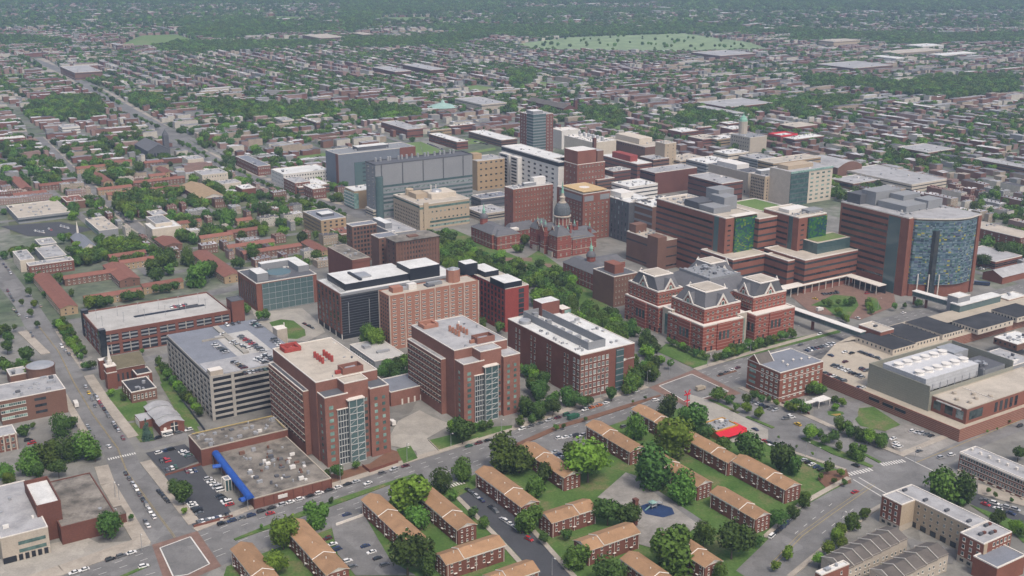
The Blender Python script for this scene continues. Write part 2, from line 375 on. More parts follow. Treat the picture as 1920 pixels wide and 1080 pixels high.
# ---- brick parking garage, left
g = Bld('parking_garage','long brick parking garage with pale concrete top deck and a sunken slot','parking garage',(187.5,626),(427,580),(143,589),yb=669,land='the brick parking garage')
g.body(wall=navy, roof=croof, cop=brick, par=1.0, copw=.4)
nf = 7
for face, nb, L in (('F',7,g.w),('L',4,g.d)):
    b = MB(); h = g.h
    for k in range(nb+1):
        c = L*k/nb; a0, a1 = max(0,c-1.1), min(L,c+1.1)
        (b.box(a0,a1,-.5,0,0,h,brick) if face == 'F' else b.box(-.5,0,a0,a1,0,h,brick))
    for z0, z1 in ((0,.6),(h*.47,h*.47+1.7),(h-1.6,h+.9)):
        (b.box(0,L,-.42,0,z0,z1,brick) if face == 'F' else b.box(-.42,0,0,L,z0,z1,brick))
    g.part('brick_frame', b)
    for z in (h*.2,h*.36,h*.66,h*.82):
        b = MB(); (b.box(0,L,-.25,0,z-.5,z+.5,greyc) if face == 'F' else b.box(-.25,0,0,L,z-.5,z+.5,greyc)); g.part('parking_deck_edge', b)
    g.fins(face, nb*2+1, 0, h, .5, conc, out=.3) if 0 else None
    for k in range(nb):
        b = MB(); c = L*(k+.5)/nb; (b.box(c-.35,c+.35,-.36,0,0,h-1.6,conc) if face == 'F' else b.box(-.36,0,c-.35,c+.35,0,h-1.6,conc)); g.part('pillar', b)
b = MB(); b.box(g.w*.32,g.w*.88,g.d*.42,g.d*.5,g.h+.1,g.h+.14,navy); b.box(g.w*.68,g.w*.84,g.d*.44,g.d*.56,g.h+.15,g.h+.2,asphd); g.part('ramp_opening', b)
b = MB(); b.box(-.7,3.6,-.7,3.6,0,g.h+2.6,wind,greyd); g.part('stair_tower', b)
b = MB(); b.box(-.7,3.6,g.d-4,g.d+.5,0,g.h+3,navy,greyd); g.part('stair_tower', b)
t = Bld('stair_tower','brick and dark glass lift tower at the right end of the brick garage','tower',Z('a',1765,430),Z('a',1880,412),Z('a',1715,400),h=g.h+7)
t.p = g.p+g.a*(g.w+1)-g.b*1; t.e.location = (t.p.x,t.p.y,0); t.w = 9; t.d = 11
t.body(z0=8, wall=brick, roof=greyd, cop=greyd, par=.5); b = MB(); b.box(.2,9,0.2,11,0,8,wglas); t.part('glass_lobby', b); t.fins('F',4,0,8,.25,metal,r=(0,9,0,11))
GAR1 = g
for i in range(12):
    lamp_u = g.w*(.06+.16*(i//2)); lamp_v = g.d*(.3 if i % 2 else .62)
    b = MB(); b.tube([(lamp_u,lamp_v,g.h),(lamp_u,lamp_v,g.h+7)],.12,metal,5); b.box(lamp_u-.5,lamp_u+.5,lamp_v-.2,lamp_v+.2,g.h+7,g.h+7.2,metal); g.part('lamp_post', b)
# ---- grey precast garage
g = Bld('parking_garage','grey concrete parking garage with cars on its open top deck','parking garage',(395,706),(506,621),(312,628),yb=788,land='the grey parking garage')
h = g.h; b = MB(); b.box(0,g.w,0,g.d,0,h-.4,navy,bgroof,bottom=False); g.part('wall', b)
b = MB(); b.box(0,g.w,0,g.d,h-.4,h,conc,bgroof); g.part('roof', b)
b = MB(); b.prism([(g.w*.0+1,1),(g.w-1,1),(g.w-1,g.d*.28),(1,g.d*.28)],h+.01,h+.04,lroof); b.box(g.w*.42,g.w*.8,g.d*.28,g.d*.78,h+.01,h+.045,croof); g.part('pale_deck_surface', b)
for face, L in (('F',g.w),('L',g.d)):
    for j in range(8):
        z = h-1.2-j*(h-1)/7.6; b = MB(); (b.box(-.35,L+.3,-.35,0,z-.1,z+1.25,precast) if face == 'F' else b.box(-.35,0,-.35,L,z-.1,z+1.25,precast))
        if z > 0: g.part('parapet_band', b)
for k in range(4):
    b = MB(); c = [0,.22,.62,1][k]*g.w; b.box(c-.9,c+.9,-.6,0,0,h+.3,precast); g.part('pillar', b)
for k in range(13):
    b = MB(); c = g.d*k/12; b.box(-.6,0,c-.5,c+.5,0,h-3.5,precast); g.part('pillar', b)
b = MB(); b.box(0,7.5,0,6,h,h+3,stone,white); g.part('stair_head', b)
b = MB(); b.box(g.w*.5,g.w*.56,g.d*.3,g.d*.97,h+.05,h+1.1,conc); b.box(g.w*.25,g.w*.55,g.d*.70,g.d*.71,h+.05,h+1.2,conc); g.part('ramp_wall', b)
b = MB(); b.box(g.w+.2,g.w+7,g.d*.52,g.d*.52+8,0,h+4.5,stone,white); g.part('lift_tower', b)
g.e; GAR2 = g
# ---- two stepped brick research towers
def tower(label, O, OR, OB, yb, mr, mb, bump, wr, roof, roofl, land, seed):
    t = Bld('office_tower',label,'tower',O,OR,OB,yb=yb,land=land); h1 = t.h; hm = h1+5.5
    W = t.rect(O,OR,OB,h1); t.body(W,0,h1,brickt,roofl,par=.5)
    M = t.rect(*mr,hm); M = (M[0], M[1], W[3]-3 if 0 else M[2], M[3])
    t.body(M,0,hm,brickt,roof,par=.5); t.main = M
    Bm = t.rect(*bump,hm); Bm = (Bm[0],Bm[1],Bm[2],M[2]+.5); t.body(Bm,0,hm-.3,brickt,roof,par=.5)
    R = t.rect(*wr,h1); t.body(R,0,h1,brickt,roofl,par=.5)
    st = (M[0]-3.2, M[0]+.1, W[3]-.1, M[3]-.5); t.body(st,0,h1-2.5,brickt,roofl,par=.4)
    nL = 9; zs = [3+ (h1-9)*j/(nL-1) for j in range(nL)]
    # left flank: recessed window ribbons with pale sills
    for z in zs[1:]:
        b = MB(); b.box(st[0]-.07,st[0]+.02,st[2]+1,st[3]-1,z+.1,z+1.5,wind); t.part('window_band', b)
        b = MB(); b.box(st[0]-.45,st[0]+.02,st[2]+.5,st[3]-.5,z+1.5,z+1.66,stone); t.part('sunshade', b)
    me = win_mesh(1.3,.9,'gs')
    for z in zs[1:]:
        for k in range(11): t.wins.append((me,(st[0]-.06,st[2]+2+(st[3]-st[2]-4)*(k+.5)/11,z+.7),-math.pi/2))
    t.win('L',2,9,1.7,1.7,4,h1-6,style='t',r=W); t.win('F',1,9,2.4,2.0,4,h1-6,.10,.42,style='t',r=W)
    t.win('F',2,9,1.8,1.8,4,h1-6,.1,.9,style='t',r=R); t.win('L',1,9,1.8,1.8,4,h1-6,.1,.5,style='g',r=R)
    # glazed bay with a pale grid between the wings
    u0, u1 = W[0]+(W[1]-W[0])*.52, R[0]-4.2; v = min(Bm[2], W[2])-.3
    uu = max(W[1]-1.5, u0+(u1-u0)*.42)
    b = MB(); b.box(u0,uu,v,v+8,0,h1-8,wind); t.part('glazed_bay', b)
    b = MB(); b.box(uu,u1,v-1.6,v,0,h1-3.5,wglas); t.part('glazed_bay', b)
    t.win('F',1,9,2.2,1.9,4,h1-6,.75,.98,style='g',r=(Bm[0],R[0],Bm[2],0))
    for k in range(10):
        z = (h1-8)*k/9; b = MB(); b.box(u0,uu,v-.35,v,z,z+.35,gridm); b.box(uu,u1,v-1.9,v-1.6,z,z+.35,gridm); t.part('mullion', b)
    for k in range(5):
        b = MB(); x = u0+(uu-u0)*k/4; b.box(x-.15,x+.15,v-.3,v,0,h1-8,gridm); t.part('mullion', b)
    for k in range(3):
        b = MB(); x = uu+(u1-uu)*k/2; b.box(x-.18,x+.18,v-1.95,v-1.6,0,h1-3.5,gridm); t.part('mullion', b)
    for k in range(6):
        z = (h1-6)*k/6; b = MB(); b.tube([(uu+.3,v-1.8,z),(u1-.3,v-1.8,z+(h1-6)/6)],.14,gridm,4); t.part('brace', b)
    b = MB(); b.box(uu-1,u1+.5,v-2.2,v+6,h1-3.5,h1-3,white); b.box(u0-.5,uu,v-.6,v+6,h1-8,h1-7.6,white); t.part('canopy', b)
    # rooftop exhausts
    col = ductred if seed == 1 else brickp
    cu, cv = (M[0]+M[1])/2, (M[2]+M[3])/2
    for k in range(8):
        b = MB(); x = cu-3+(k//4)*5.5; y = cv+5-(k%4)*3.6; b.lathe(x,y,[(.85,hm),(.85,hm+3.4),(.7,hm+3.5)],col,10); t.part('exhaust_stack', b)
    for (x,y,sx,sy,sz) in ((M[0]+8,M[3]-10,9,1.6,2.2),(M[0]+8,M[3]-4,10,1.6,3.2),(M[0]+4,M[3]-7,1.8,7,2.4),(M[0]+12,M[3]-7,1.8,8,2.8),(M[0]+9,M[3]-7,4,3,1.5)):
        b = MB(); b.box(x-sx/2,x+sx/2,y-sy/2,y+sy/2,hm+.2,hm+sz,col); t.part('duct', b)
    x, y = cu+5, M[2]+6
    b = MB(); b.box(x-6,x+6,y-3.5,y-3,hm,hm+3.6,brickt); b.box(x-6,x-5.5,y-3,y+3.5,hm,hm+3.6,brickt); b.box(x+5.5,x+6,y-3,y+3.5,hm,hm+3.6,brickt); b.box(x-5.5,x+5.5,y+3,y+3.5,hm,hm+3.6,brickt); t.part('penthouse_wall', b)
    b = MB(); b.box(x-3,x+3,y-1.5,y+1.5,hm+.2,hm+2.5,metal); b.box(x-9,x-6,y-.8,y+.8,hm+.2,hm+2,col); t.part('rooftop_unit', b)
    t.clutter(4,M,hm,metal,1.0,seed)
    if seed == 1: A0_ = t.rect(Z('B1',690,692),Z('B1',720,686),Z('B1',620,632),13); t.body((A0_[0],M[0],A0_[2],A0_[3]),0,13,brickt,broof,par=.6,name='side_wing')
    return t.done()
T1 = tower('stepped brick tower with cream roof and red ducts, left twin beside the grey garage',Z('c',650,765),Z('c',905,700),Z('c',480,625),877,
  (Z('c',550,590),Z('c',1235,435),Z('c',205,180)),(0,0),(Z('c',870,597),Z('c',1155,550),Z('c',790,545)),(Z('c',1160,660),Z('c',1365,605),Z('c',1240,520)),broof,greyd,'the left brick tower',1)
T2 = tower('stepped brick tower with pale grey roof and brick ducts, right one of the twin towers',Z('e',715,690),Z('e',945,635),Z('e',520,570),797,
  (Z('e',610,530),Z('e',1200,400),Z('e',125,245)),(0,0),(Z('e',905,540),Z('e',1160,500),Z('e',820,485)),(Z('e',1165,600),Z('e',1345,555),Z('e',1205,480)),lroof,lroof,'the right brick tower',2)
# low link between towers
g = Bld('loading_building','low brick loading block between the two stepped brick towers','building',Z('c',1395,700),Z('c',1700,680),Z('c',1370,600),h=9); g.d = 22; g.w = 30
g.body(wall=brickt,roof=bgroof,par=.5).done(); g.fins('F',6,0,3.5,1.0,white,.25,.95,out=.4,name='dock_door')
# ---- pink brick slab block
g = Bld('apartment_block','tall pink brick slab block with white vertical pilasters','apartment block',Z('d',300,580),Z('d',1290,395),Z('d',170,515),yb=657,land='the pink brick block')
g.body(wall=brickp,roof=broof,par=.5,cop=brickp); pil = mat('pale_pilaster',(.50,.42,.36)); g.fins('F',7,0,g.h+.4,.7,pil,out=.45); g.fins('L',2,0,g.h+.4,.7,pil,out=.4)
g.win('F',12,13,2.6,1.1,3.2,g.h-2.6,.01,.99,style='dw'); g.win('L',4,13,1.2,1.3,3.2,g.h-2.6,.08,.92,style='d')
L = [(math.cos(k*math.pi/4+.39), math.sin(k*math.pi/4+.39)) for k in range(8)]
b = MB(); b.prism([(g.w*.78+5*x,g.d*.55+4.6*y) for x,y in L],g.h,g.h+9,brickp,metal); b.lathe(g.w*.78,g.d*.55,[(3,g.h+9),(2.6,g.h+9.8),(1,g.h+10.4)],metal,12); g.part('lift_tower', b)
b = MB(); b.box(g.w*.08,g.w*.19,g.d*.35,g.d*.75,g.h,g.h+3.6,brickp); g.part('penthouse', b); g.unit(g.w*.3,g.d*.5,6,4,4.2,whitew); g.unit(g.w*.56,g.d*.55,11,4,2.3,greyc); g.unit(g.w*.5,g.d*.5,6,6,1.2,greyd); g.unit(g.w*.23,g.d*.6,4,4,2,metal)
g.done(); PINK = g
g = Bld('low_annex','single storey white roofed annex at the foot of the pink block','annex',Z('c',1215,350),Z('c',1560,270),Z('c',905,165),h=6); g.body(wall=greyc,roof=croof,par=.4); g.unit(g.w*.3,g.d*.7,5,5,2,metal); g.unit(g.w*.55,g.d*.35,9,2.5,1.4,metal); g.win('L',10,1,2.2,2.4,3,3,.05,.95,style='gw').done()
# ---- five storey brick and glass block
g = Bld('office_building','brick building with a teal glass front and white L-shaped penthouse','office building',Z('Z1',240,925),Z('Z1',790,840),Z('Z1',70,810),yb=586,land='the glass fronted brick building')
g.body(wall=bricko,roof=greyd,par=.6); g.win('L',9,1,1.5,g.h-6,g.h/2,g.h/2,.03,.97,style='d')
b = MB(); b.box(g.w*.09,g.w*.93,-.7,.02,0,g.h-.6,wglas); g.part('curtain_wall', b)
for k in range(9): b = MB(); x = g.w*(.09+.105*k); b.box(x-.1,x+.1,-.85,-.7,0,g.h-.6,metal); g.part('mullion', b)
for k in range(5): b = MB(); z = g.h*k/5+.4; b.box(g.w*.09,g.w*.93,-.82,-.7,z-.12,z+.12,metal); g.part('mullion', b)
h = g.h
b = MB(); b.box(g.w*.06,g.w*.24,g.d*.12,g.d*.55,h,h+6,greyc,whiter); g.part('penthouse', b)
b = MB(); b.box(g.w*.34,g.w*.98,g.d*.82,g.d*.98,h,h+5,greyc,whiter); b.box(g.w*.80,g.w*.98,g.d*.3,g.d*.82,h,h+5,greyc,whiter); g.part('penthouse', b)
b = MB(); b.prism([(g.w*(.5+.2*math.cos(a)),g.d*(.42+.26*math.sin(a))) for a in [k*math.pi/6 for k in range(12)]],h,h+1.8,greyc,wglas); g.part('atrium_skylight', b); g.clutter(5,(g.w*.3,g.w*.8,g.d*.6,g.d*.8)); g.done()
# ---- black glass and red brick research building
g = Bld('office_building','long building with red brick end, black glass front and white roof','office building',Z('Z1',1000,1020),Z('d',965,275),Z('Z1',785,890),yb=637,land='the black glass building')
g.body(wall=navy,roof=whiter,cop=greyc,par=.5); b = MB(); b.box(-.35,.3,-.2,g.d*1.0,4,g.h+.45,bricko); g.part('brick_end', b)
g.win('L',6,7,3.0,2.9,6.5,g.h-3,.03,.97,style='d',r=(-.36,g.w,0,g.d)); g.fins('L',5,0,4,.7,white,out=.4)
for j in range(16): g.band('F',3+j*(g.h-5)/15,.35,greyd,out=.3,name='spandrel')
for k in range(6): b = MB(); x = g.w*(.06+.17*k); b.box(x-.2,x+.2,-.4,0,4,g.h*.8,metal); g.part('mullion', b)
g.band('F',g.h-.6,1.2,greyc,out=.5,name='cornice')
h = g.h; b = MB(); b.box(g.w*.07,g.w*.62,g.d*.14,g.d*.9,h,h+5,navy,whiter); g.part('penthouse', b); b = MB(); b.box(g.w*.6,g.w*.86,g.d*.08,g.d*.6,h,h+9,navy,whiter); g.part('penthouse', b)
b = MB(); b.box(g.w*.2,g.w*.22,g.d*.2,g.d*.7,h+5,h+6.4,navy); b.box(g.w*.22,g.w*.32,g.d*.3,g.d*.6,h+5.1,h+6.2,metal); g.part('rooftop_unit', b)
for k in range(7): b = MB(); x = g.w*(.02+.007*k); b.tube([(x,g.d*.1,h+.2),(x,g.d*.8,h+4)],.1,greyd,4); g.part('steel_frame', b)
g.done(); BLK = g
g2 = Bld('office_building','red panelled block with dark square windows behind the pink slab','office building',Z('d',1605,495),Z('d',1845,435),Z('d',1150,290),yb=623,land='the red panelled block')
g2.body(wall=redpan,roof=broof,par=.5); g2.win('L',11,7,2.3,2.5,5,g2.h-3,.02,.98,style='d'); g2.win('F',1,8,4.5,3,3,g2.h-3,.58,.78,style='d')
g2.fins('L',12,3,g2.h,.3,redpan,out=.25); h = g2.h
for (c0,cR,cB,dz,m) in ((B3('d',1155,215,1280,185,1060,180)+(9,navy)),(B3('d',1375,302,1525,272,1285,215)+(4,navy)),(B3('d',1630,445,1800,395,1480,345)+(4.5,navy))):
    r = g2.rect(c0,cR,cB,h+dz); b = MB(); b.box(r[0],r[1],max(0,r[2]),r[3],h,h+dz,m,whiter); g2.part('penthouse', b)
g2.clutter(6,(0,g2.w,0,g2.d),seed=4); g2.done()
# ---- brick laboratory with grey roof screens
g = Bld('laboratory_building','dark red brick laboratory with long grey louvred screen on its white roof','laboratory',Z('f',890,765),Z('f',1505,625),Z('f',75,350),h=28.5,land='the brick laboratory')
g.body(wall=brickd if 0 else brick,roof=whiter,cop=white,par=.5)
for (a,c) in ((.10,.2),(.32,.42),(.55,.63),(.78,.86)): g.win('L',2,6,1.3,2.4,3.5,g.h-4.2,1-c,1-a,style='gs')
g.win('F',7,6,1.9,2.6,3.6,g.h-4.2,.0,.53,style='gw'); g.win('L',2,6,1.9,2.6,3.6,g.h-4.2,.0,.1,style='gw')
b = MB(); b.box(g.w*.65,g.w*.79,-.5,.1,0,g.h-1,wglas); g.part('glass_bay', b)
for k in range(7): b = MB(); z = g.h*(k+.5)/7; b.box(g.w*.65,g.w*.79,-.7,-.5,z,z+.5,greyc); g.part('spandrel', b)
h = g.h; r = g.rect(Z('f',980,615),Z('f',1170,570),Z('f',235,260),h+5)
b = MB(); u0,u1,v0,v1 = r; b.box(u0,u0+.4,v0,v1,h,h+5,greyc); b.box(u1-.4,u1,v0,v1,h,h+5,greyc); b.box(u0+.4,u1-.4,v0,v0+.4,h,h+5,greyc); b.box(u0+.4,u1-.4,v1-.4,v1,h,h+5,greyc); g.part('screen_wall', b)
for k in range(9): g.unit((u0+u1)/2+random.uniform(-1,1), v0+4+(v1-v0-8)*k/8, 3.5, 3, random.uniform(1.5,4), metal if k%2 else greyc)
b = MB(); b.lathe(u0-4.5,v1-9,[(4,h),(4,h+2.2),(3.6,h+2.4)],metal,16); g.part('exhaust_fan', b); g.clutter(9,(1,u0,3,g.d*.7),seed=9,big=1.2); g.clutter(6,(u1+1,g.w-1,3,g.d*.7),seed=3)
r = g.rect(Z('f',455,175),Z('f',645,130),Z('f',360,130),h+9); b = MB(); b.box(r[0],r[1],r[2],r[3],0,h+9,brick,whiter); g.part('stair_tower', b); b = MB(); b.box(r[1],r[1]+7,r[2]-3,r[2]+6,0,h+3,brick,white); b.box(r[1]+2,r[1]+7.2,r[2]-3.2,r[2]+4,h-3,h+2.4,wint); g.part('glass_corner', b)
# the sign on the blank brick end
def text(s, size, parent, loc, rz, m, name='sign_lettering'):
    cu = bpy.data.curves.new(name, 'FONT'); cu.body = s; cu.size = size; cu.extrude = .05; cu.align_x = 'CENTER'
    o0 = bpy.data.objects.new('tmp', cu); C.objects.link(o0); bpy.context.view_layer.update()
    me = bpy.data.meshes.new_from_object(o0); bpy.data.objects.remove(o0); me.materials.clear(); me.materials.append(m)
    o = link(name, me, parent, loc); o.rotation_euler = (math.pi/2, 0, rz); return o
text('JOHNS HOPKINS', 1.35, g.e, (g.w*.89, -.1, h-9.6), 0, white)
b = MB(); b.lathe(0,0,[(.9,0),(.9,.1)],white,10); me = b.mesh('sign_emblem'); o = link('sign_emblem', me, g.e, (g.w*.815,-.06,h-9.1)); o.rotation_euler = (math.pi/2,0,0)
g.done(); LAB = g
# ---- mansard building with four pavilions
g = Bld('pavilion_building','striped red brick building with four slate pavilion roofs and white gables','clinic building',Z('Z8',955,690),Z('Z8',1315,605),Z('Z8',605,565),h=19,land='the slate roofed pavilion building')
bst = mat('brick_banded',(.25,.065,.045),var=.08,lines=(2.3,.15,(.37,.26,.21)))
PV = []
def pav(lo, up, top, hl=19, hu=29, ht=38):
    if lo:
        R = g.rect(*lo,hl); g.body(R,0,hl,bst,white,white,par=.8,copw=1.2)
        g.win('F',7,3,1.9,1.9,7,hl-3,.05,.95,style='gs',r=R); g.win('L',7,3,1.9,1.9,7,hl-3,.05,.95,style='gs',r=R)
        b = MB(); b.box(R[0]-.3,R[1]+.3,R[2]-.3,R[3],0,.9,stone); g.part('plinth', b)
        for face in 'FL':
            c = (R[0]+R[1])/2 if face == 'F' else (R[2]+R[3])/2
            b = MB(); (b.box(c-6,c+6,R[2]-.9,R[2],0,hl+.2,bst) if face == 'F' else b.box(R[0]-.9,R[0],c-6,c+6,0,hl+.2,bst)); g.part('bay', b)
            me = win_mesh(2.2,6,'g')
            for k in (-1,0,1):
                g.wins.append((me,(c+k*3.6,R[2]-.92,10.5) if face == 'F' else (R[0]-.92,c+k*3.6,10.5),0 if face == 'F' else -math.pi/2))
            b = MB()
            for k in range(7):
                t = .08+.14*k; x = R[0]+(R[1]-R[0])*t; y = R[2]+(R[3]-R[2])*t
                (b.box(x-.8,x+.8,R[2]-.12,R[2],0.9,4.2,wind) if face == 'F' else b.box(R[0]-.12,R[0],y-.8,y+.8,.9,4.2,wind))
            g.part('arcade', b)
    U = g.rect(*up,hu); T = g.rect(*top,ht)
    g.body(U,0,hu,bst,greyd,white,par=.9,copw=1.0,name='upper_wall')
    g.win('F',7,2,1.7,1.9,hu-7.3,hu-3.2,.04,.96,style='gs',r=U); g.win('L',7,2,1.7,1.9,hu-7.3,hu-3.2,.04,.96,style='gs',r=U)
    cu, cv = (U[0]+U[1])/2, (U[2]+U[3])/2; tw = (T[1]-T[0]+T[3]-T[2])/4; T = (cu-tw,cu+tw,cv-tw,cv+tw); uw = 1.6
    b = MB(); b.frustum([(U[0]+uw,U[2]+uw),(U[1]-uw,U[2]+uw),(U[1]-uw,U[3]-uw),(U[0]+uw,U[3]-uw)],hu+.1,[(T[0],T[2]),(T[1],T[2]),(T[1],T[3]),(T[0],T[3])],ht,slate); g.part('mansard_roof', b)
    b = MB(); b.box(T[0]-.3,T[1]+.3,T[2]-.3,T[3]+.3,ht,ht+.5,white); b.box(T[0]+1.6,T[1]-1.6,T[2]+1.6,T[3]-1.6,ht+.5,ht+.9,broof); g.part('roof_deck', b)
    gh = 8.8
    for face in ('F','L','K','R'):
        b = MB(); t = MB()
        for (wd, z0, z1, o0, o1, m) in ((5.2,hu-.2,hu+gh-1,0,3.5,bst),):
            tri = [(-wd,z0),(wd,z0),(0,z1)]
            fr = [(-wd-.9,z0),(-wd+.5,z0),(0,z1-1.2),(wd-.5,z0),(wd+.9,z0),(0,z1+1.2)]
            def pt(x, o, z):
                if face == 'F': return (cu+x, U[2]+.3+o, z)
                if face == 'L': return (U[0]+.3+o, cv-x, z)
                if face == 'K': return (cu-x, U[3]-.3-o, z)
                return (U[1]-.3-o, cv+x, z)
            b.face([pt(x,0,z) for x,z in tri], bst)
            b.face([pt(-wd,0,z0),pt(0,0,z1),pt(0,7,z1),pt(-wd,3,z0)][::-1], slate); b.face([pt(0,0,z1),pt(wd,0,z0),pt(wd,3,z0),pt(0,7,z1)][::-1], slate)
            for a_ in ((0,1,2,5),(5,2,3,4)):
                t.face([pt(fr[i][0],-.35,fr[i][1]) for i in a_], white); t.face([pt(fr[i][0],.3,fr[i][1]) for i in a_][::-1], white)
            t.face([pt(fr[0][0],-.35,fr[0][1]),pt(fr[5][0],-.35,fr[5][1]),pt(fr[5][0],.3,fr[5][1]),pt(fr[0][0],.3,fr[0][1])], white)
            t.face([pt(fr[5][0],-.35,fr[5][1]),pt(fr[4][0],-.35,fr[4][1]),pt(fr[4][0],.3,fr[4][1]),pt(fr[5][0],.3,fr[5][1])], white)
            if face in 'FL':
                w = MB(); ar = [(-1.1,z0+.4),(1.1,z0+.4)]+[(1.1*math.cos(k*math.pi/6),z0+2.6+1.1*math.sin(k*math.pi/6)) for k in range(7)]
                ar2 = [(-1.7,z0+.1),(1.7,z0+.1)]+[(1.7*math.cos(k*math.pi/6),z0+2.6+1.7*math.sin(k*math.pi/6)) for k in range(7)]
                w.face([pt(x,-.2,z) for x,z in ar2], white); w.face([pt(x,-.3,z) for x,z in ar], wint); g.part('arched_window', w)
        g.part('gable', b); g.part('gable_trim', t)
    PV.append(U)
pav(B3('Z8',955,690,1315,605,605,565),B3('Z8',965,535,1285,460,660,420),B3('Z8',970,375,1155,330,800,310))
pav(B3('Z8',550,520,700,480,235,400),B3('Z8',545,380,760,330,280,275),B3('Z8',570,225,715,185,415,175))
pav(B3('Z8',1425,590,1730,490,1330,555),B3('Z8',1405,430,1690,360,1215,365),B3('Z8',1420,275,1575,240,1275,215))
pav(None,B3('Z8',1000,265,1270,205,760,180),B3('Z8',1000,125,1155,100,845,90))
D = g.rect(*B3('Z8',1010,275,1280,215,715,180),36)
b = MB(); b.box(D[0]-9.5,D[1]+9.5,D[2]-9.5,D[3]+9.5,0,29,bst); g.part('core', b)
b = MB(); b.frustum([(D[0]-10,D[2]-10),(D[1]+10,D[2]-10),(D[1]+10,D[3]+10),(D[0]-10,D[3]+10)],29,[(D[0],D[2]),(D[1],D[2]),(D[1],D[3]),(D[0],D[3])],36,slate); g.part('mansard_roof', b)
b = MB(); b.box(D[0],D[1],D[2],D[3],36,36.4,greyc); b.box(D[0],D[1],D[2]-.1,D[2]+1,36.4,38,greyc); b.box(D[0],D[0]+1,D[2]+1,D[3],36.4,38,greyc); g.part('roof_deck', b); g.clutter(16,D,36.4,metal,3,5)
F0 = g.rect(*B3('Z8',955,690,1315,605,605,565),19)
for (u0,u1,v0,v1,nm) in ((-2,F0[0]+2,F0[3]-2,F0[3]+6,'L'),(F0[1]-2,F0[1]+7,F0[2]+4,F0[3],'F')):
    b = MB(); b.box(u0 if nm == 'F' else F0[0]+2,u1 if nm == 'F' else F0[0]+10,v0,v1 if nm=='F' else v1+2,0,21,stone,white); g.part('link_bay', b)
    b = MB(); (b.box(F0[1],F0[1]+5,v0-.3,v0,0,17,wint) if nm == 'F' else b.box(F0[0]+1.7,F0[0]+2,v0+2,v1-1,2,17,wint)); g.part('link_window', b)
g.done(); PAV = g
# ---- main hospital: two towers with green glass ends, long flank of window ribbons
def ribbon(t, r, n, z0, z1, hh=1.5, faces='FL', u=(0,1), m=wind):
    for f in faces: t.bands(f,n,z0,z1,hh,m,u0=u[0],u1=u[1],r=r)
HW = Hb(1510,410,531)
g = Bld('hospital_wing','orange brick hospital wing with window ribbons and a green glass end','hospital',Z('Z6',1060,340),Z('Z6',1350,295),Z('Z6',400,165),h=HW,land='the left green glass hospital tower')
g.body(wall=bricko,roof=broof,cop=white,par=.9,copw=1.2); R = g.r
ribbon(g,R,9,8,48,1.7,'L',(.17,1)); g.win('F',1,11,3.2,1.3,7,48,.0,.26,style='d')
b = MB(); b.box(-.25,.02,g.d*.09,g.d*.15,0,g.h,wglas); g.part('glass_strip', b)
b = MB(); b.box(g.w*.28,g.w*.97,-1.6,.5,17,g.h-.8,tgreen); g.part('green_glass_wall', b); b = MB(); b.box(g.w*.26,g.w*1.0,-2,6,g.h+.9,g.h+1.1,white); g.part('roof_edge', b)
for (u,v,sx,sy,sz,m) in ((.35,.30,.55,.2,5,greyc),(.38,.52,.6,.2,6,greyd),(.75,.36,.42,.2,11,greyc),(.95,.5,.5,.18,14,greyc)): g.unit(g.w*u,g.d*v,g.w*sx,g.d*sy,sz,m,name='penthouse')
g.clutter(14,(2,g.w-2,g.d*.62,g.d*.95),seed=11,big=3); g.done()
H1 = g
g = Bld('hospital_wing','middle brick hospital wing with green glass end above the stepped podium','hospital',Z('Z6',1720,335),(1555,402),Z('Z6',1400,250),h=HW,land='the right green glass hospital tower')
g.body(wall=bricko,roof=broof,cop=white,par=.9,copw=1.2); ribbon(g,g.r,7,20,48,1.7,'L',(.3,1)); g.win('F',1,11,3.4,1.3,7,48,.0,.3,style='d')
b = MB(); b.box(-.25,.02,g.d*.16,g.d*.27,0,g.h,wglas); g.part('glass_strip', b)
b = MB(); b.box(g.w*.32,g.w*.98,-1.6,.5,17,g.h-.8,tgreen); g.part('green_glass_wall', b)
for (u,v,sx,sy,sz,m) in ((.5,.55,.7,.3,3,whitew),(.85,.3,.5,.25,2.5,greyc)): g.unit(g.w*u,g.d*v,g.w*sx,g.d*sy,sz,m,name='penthouse')
g.clutter(8,(2,g.w-2,4,g.d*.4),seed=12); g.done(); H2 = g
def inframe(t, px): return t.rect(px, px, px, 0)
# podium pieces built in the frame of the middle wing
o = H2
def podium(label, name, u0,u1,v0,v1,h,n,roof=broof,z1=None,land=None):
    p = o.p+o.a*u0+o.b*v0
    t = Bld(name,label,'hospital',pix(p.x,p.y,h),pix(p.x+o.a.x*10,p.y+o.a.y*10,h),pix(p.x+o.b.x*10,p.y+o.b.y*10,h),h=h,land=land)
    t.w, t.d = u1-u0, v1-v0; t.body((0,t.w,0,t.d),0,h,bricko,roof,white,par=.6,copw=1.0)
    for j in range(n): t.band('F',5+(h-8)*j/max(1,n-1),1.6,wind); t.band('L',5+(h-8)*j/max(1,n-1),1.6,wind)
    return t
c1 = H1.p; c1u = (c1-o.p).dot(o.a); c1v = (c1-o.p).dot(o.b)
def pod2(label, z, c0, cR, cB, h, w, d, n, land=None):
    t = Bld('hospital_podium',label,'hospital',Z(z,*c0),Z(z,*(cR or c0)),Z(z,*(cB or c0)),h=h,w=w,d=d,land=land); t.body(wall=bricko,roof=broof,cop=white,par=.6,copw=1.2)
    for j in range(n): zz = 4.5+(h-7)*j/(n-1); t.band('F',zz,1.7,wind); t.band('L',zz,1.7,wind)
    return t
hp = Hb(1600,464,523)
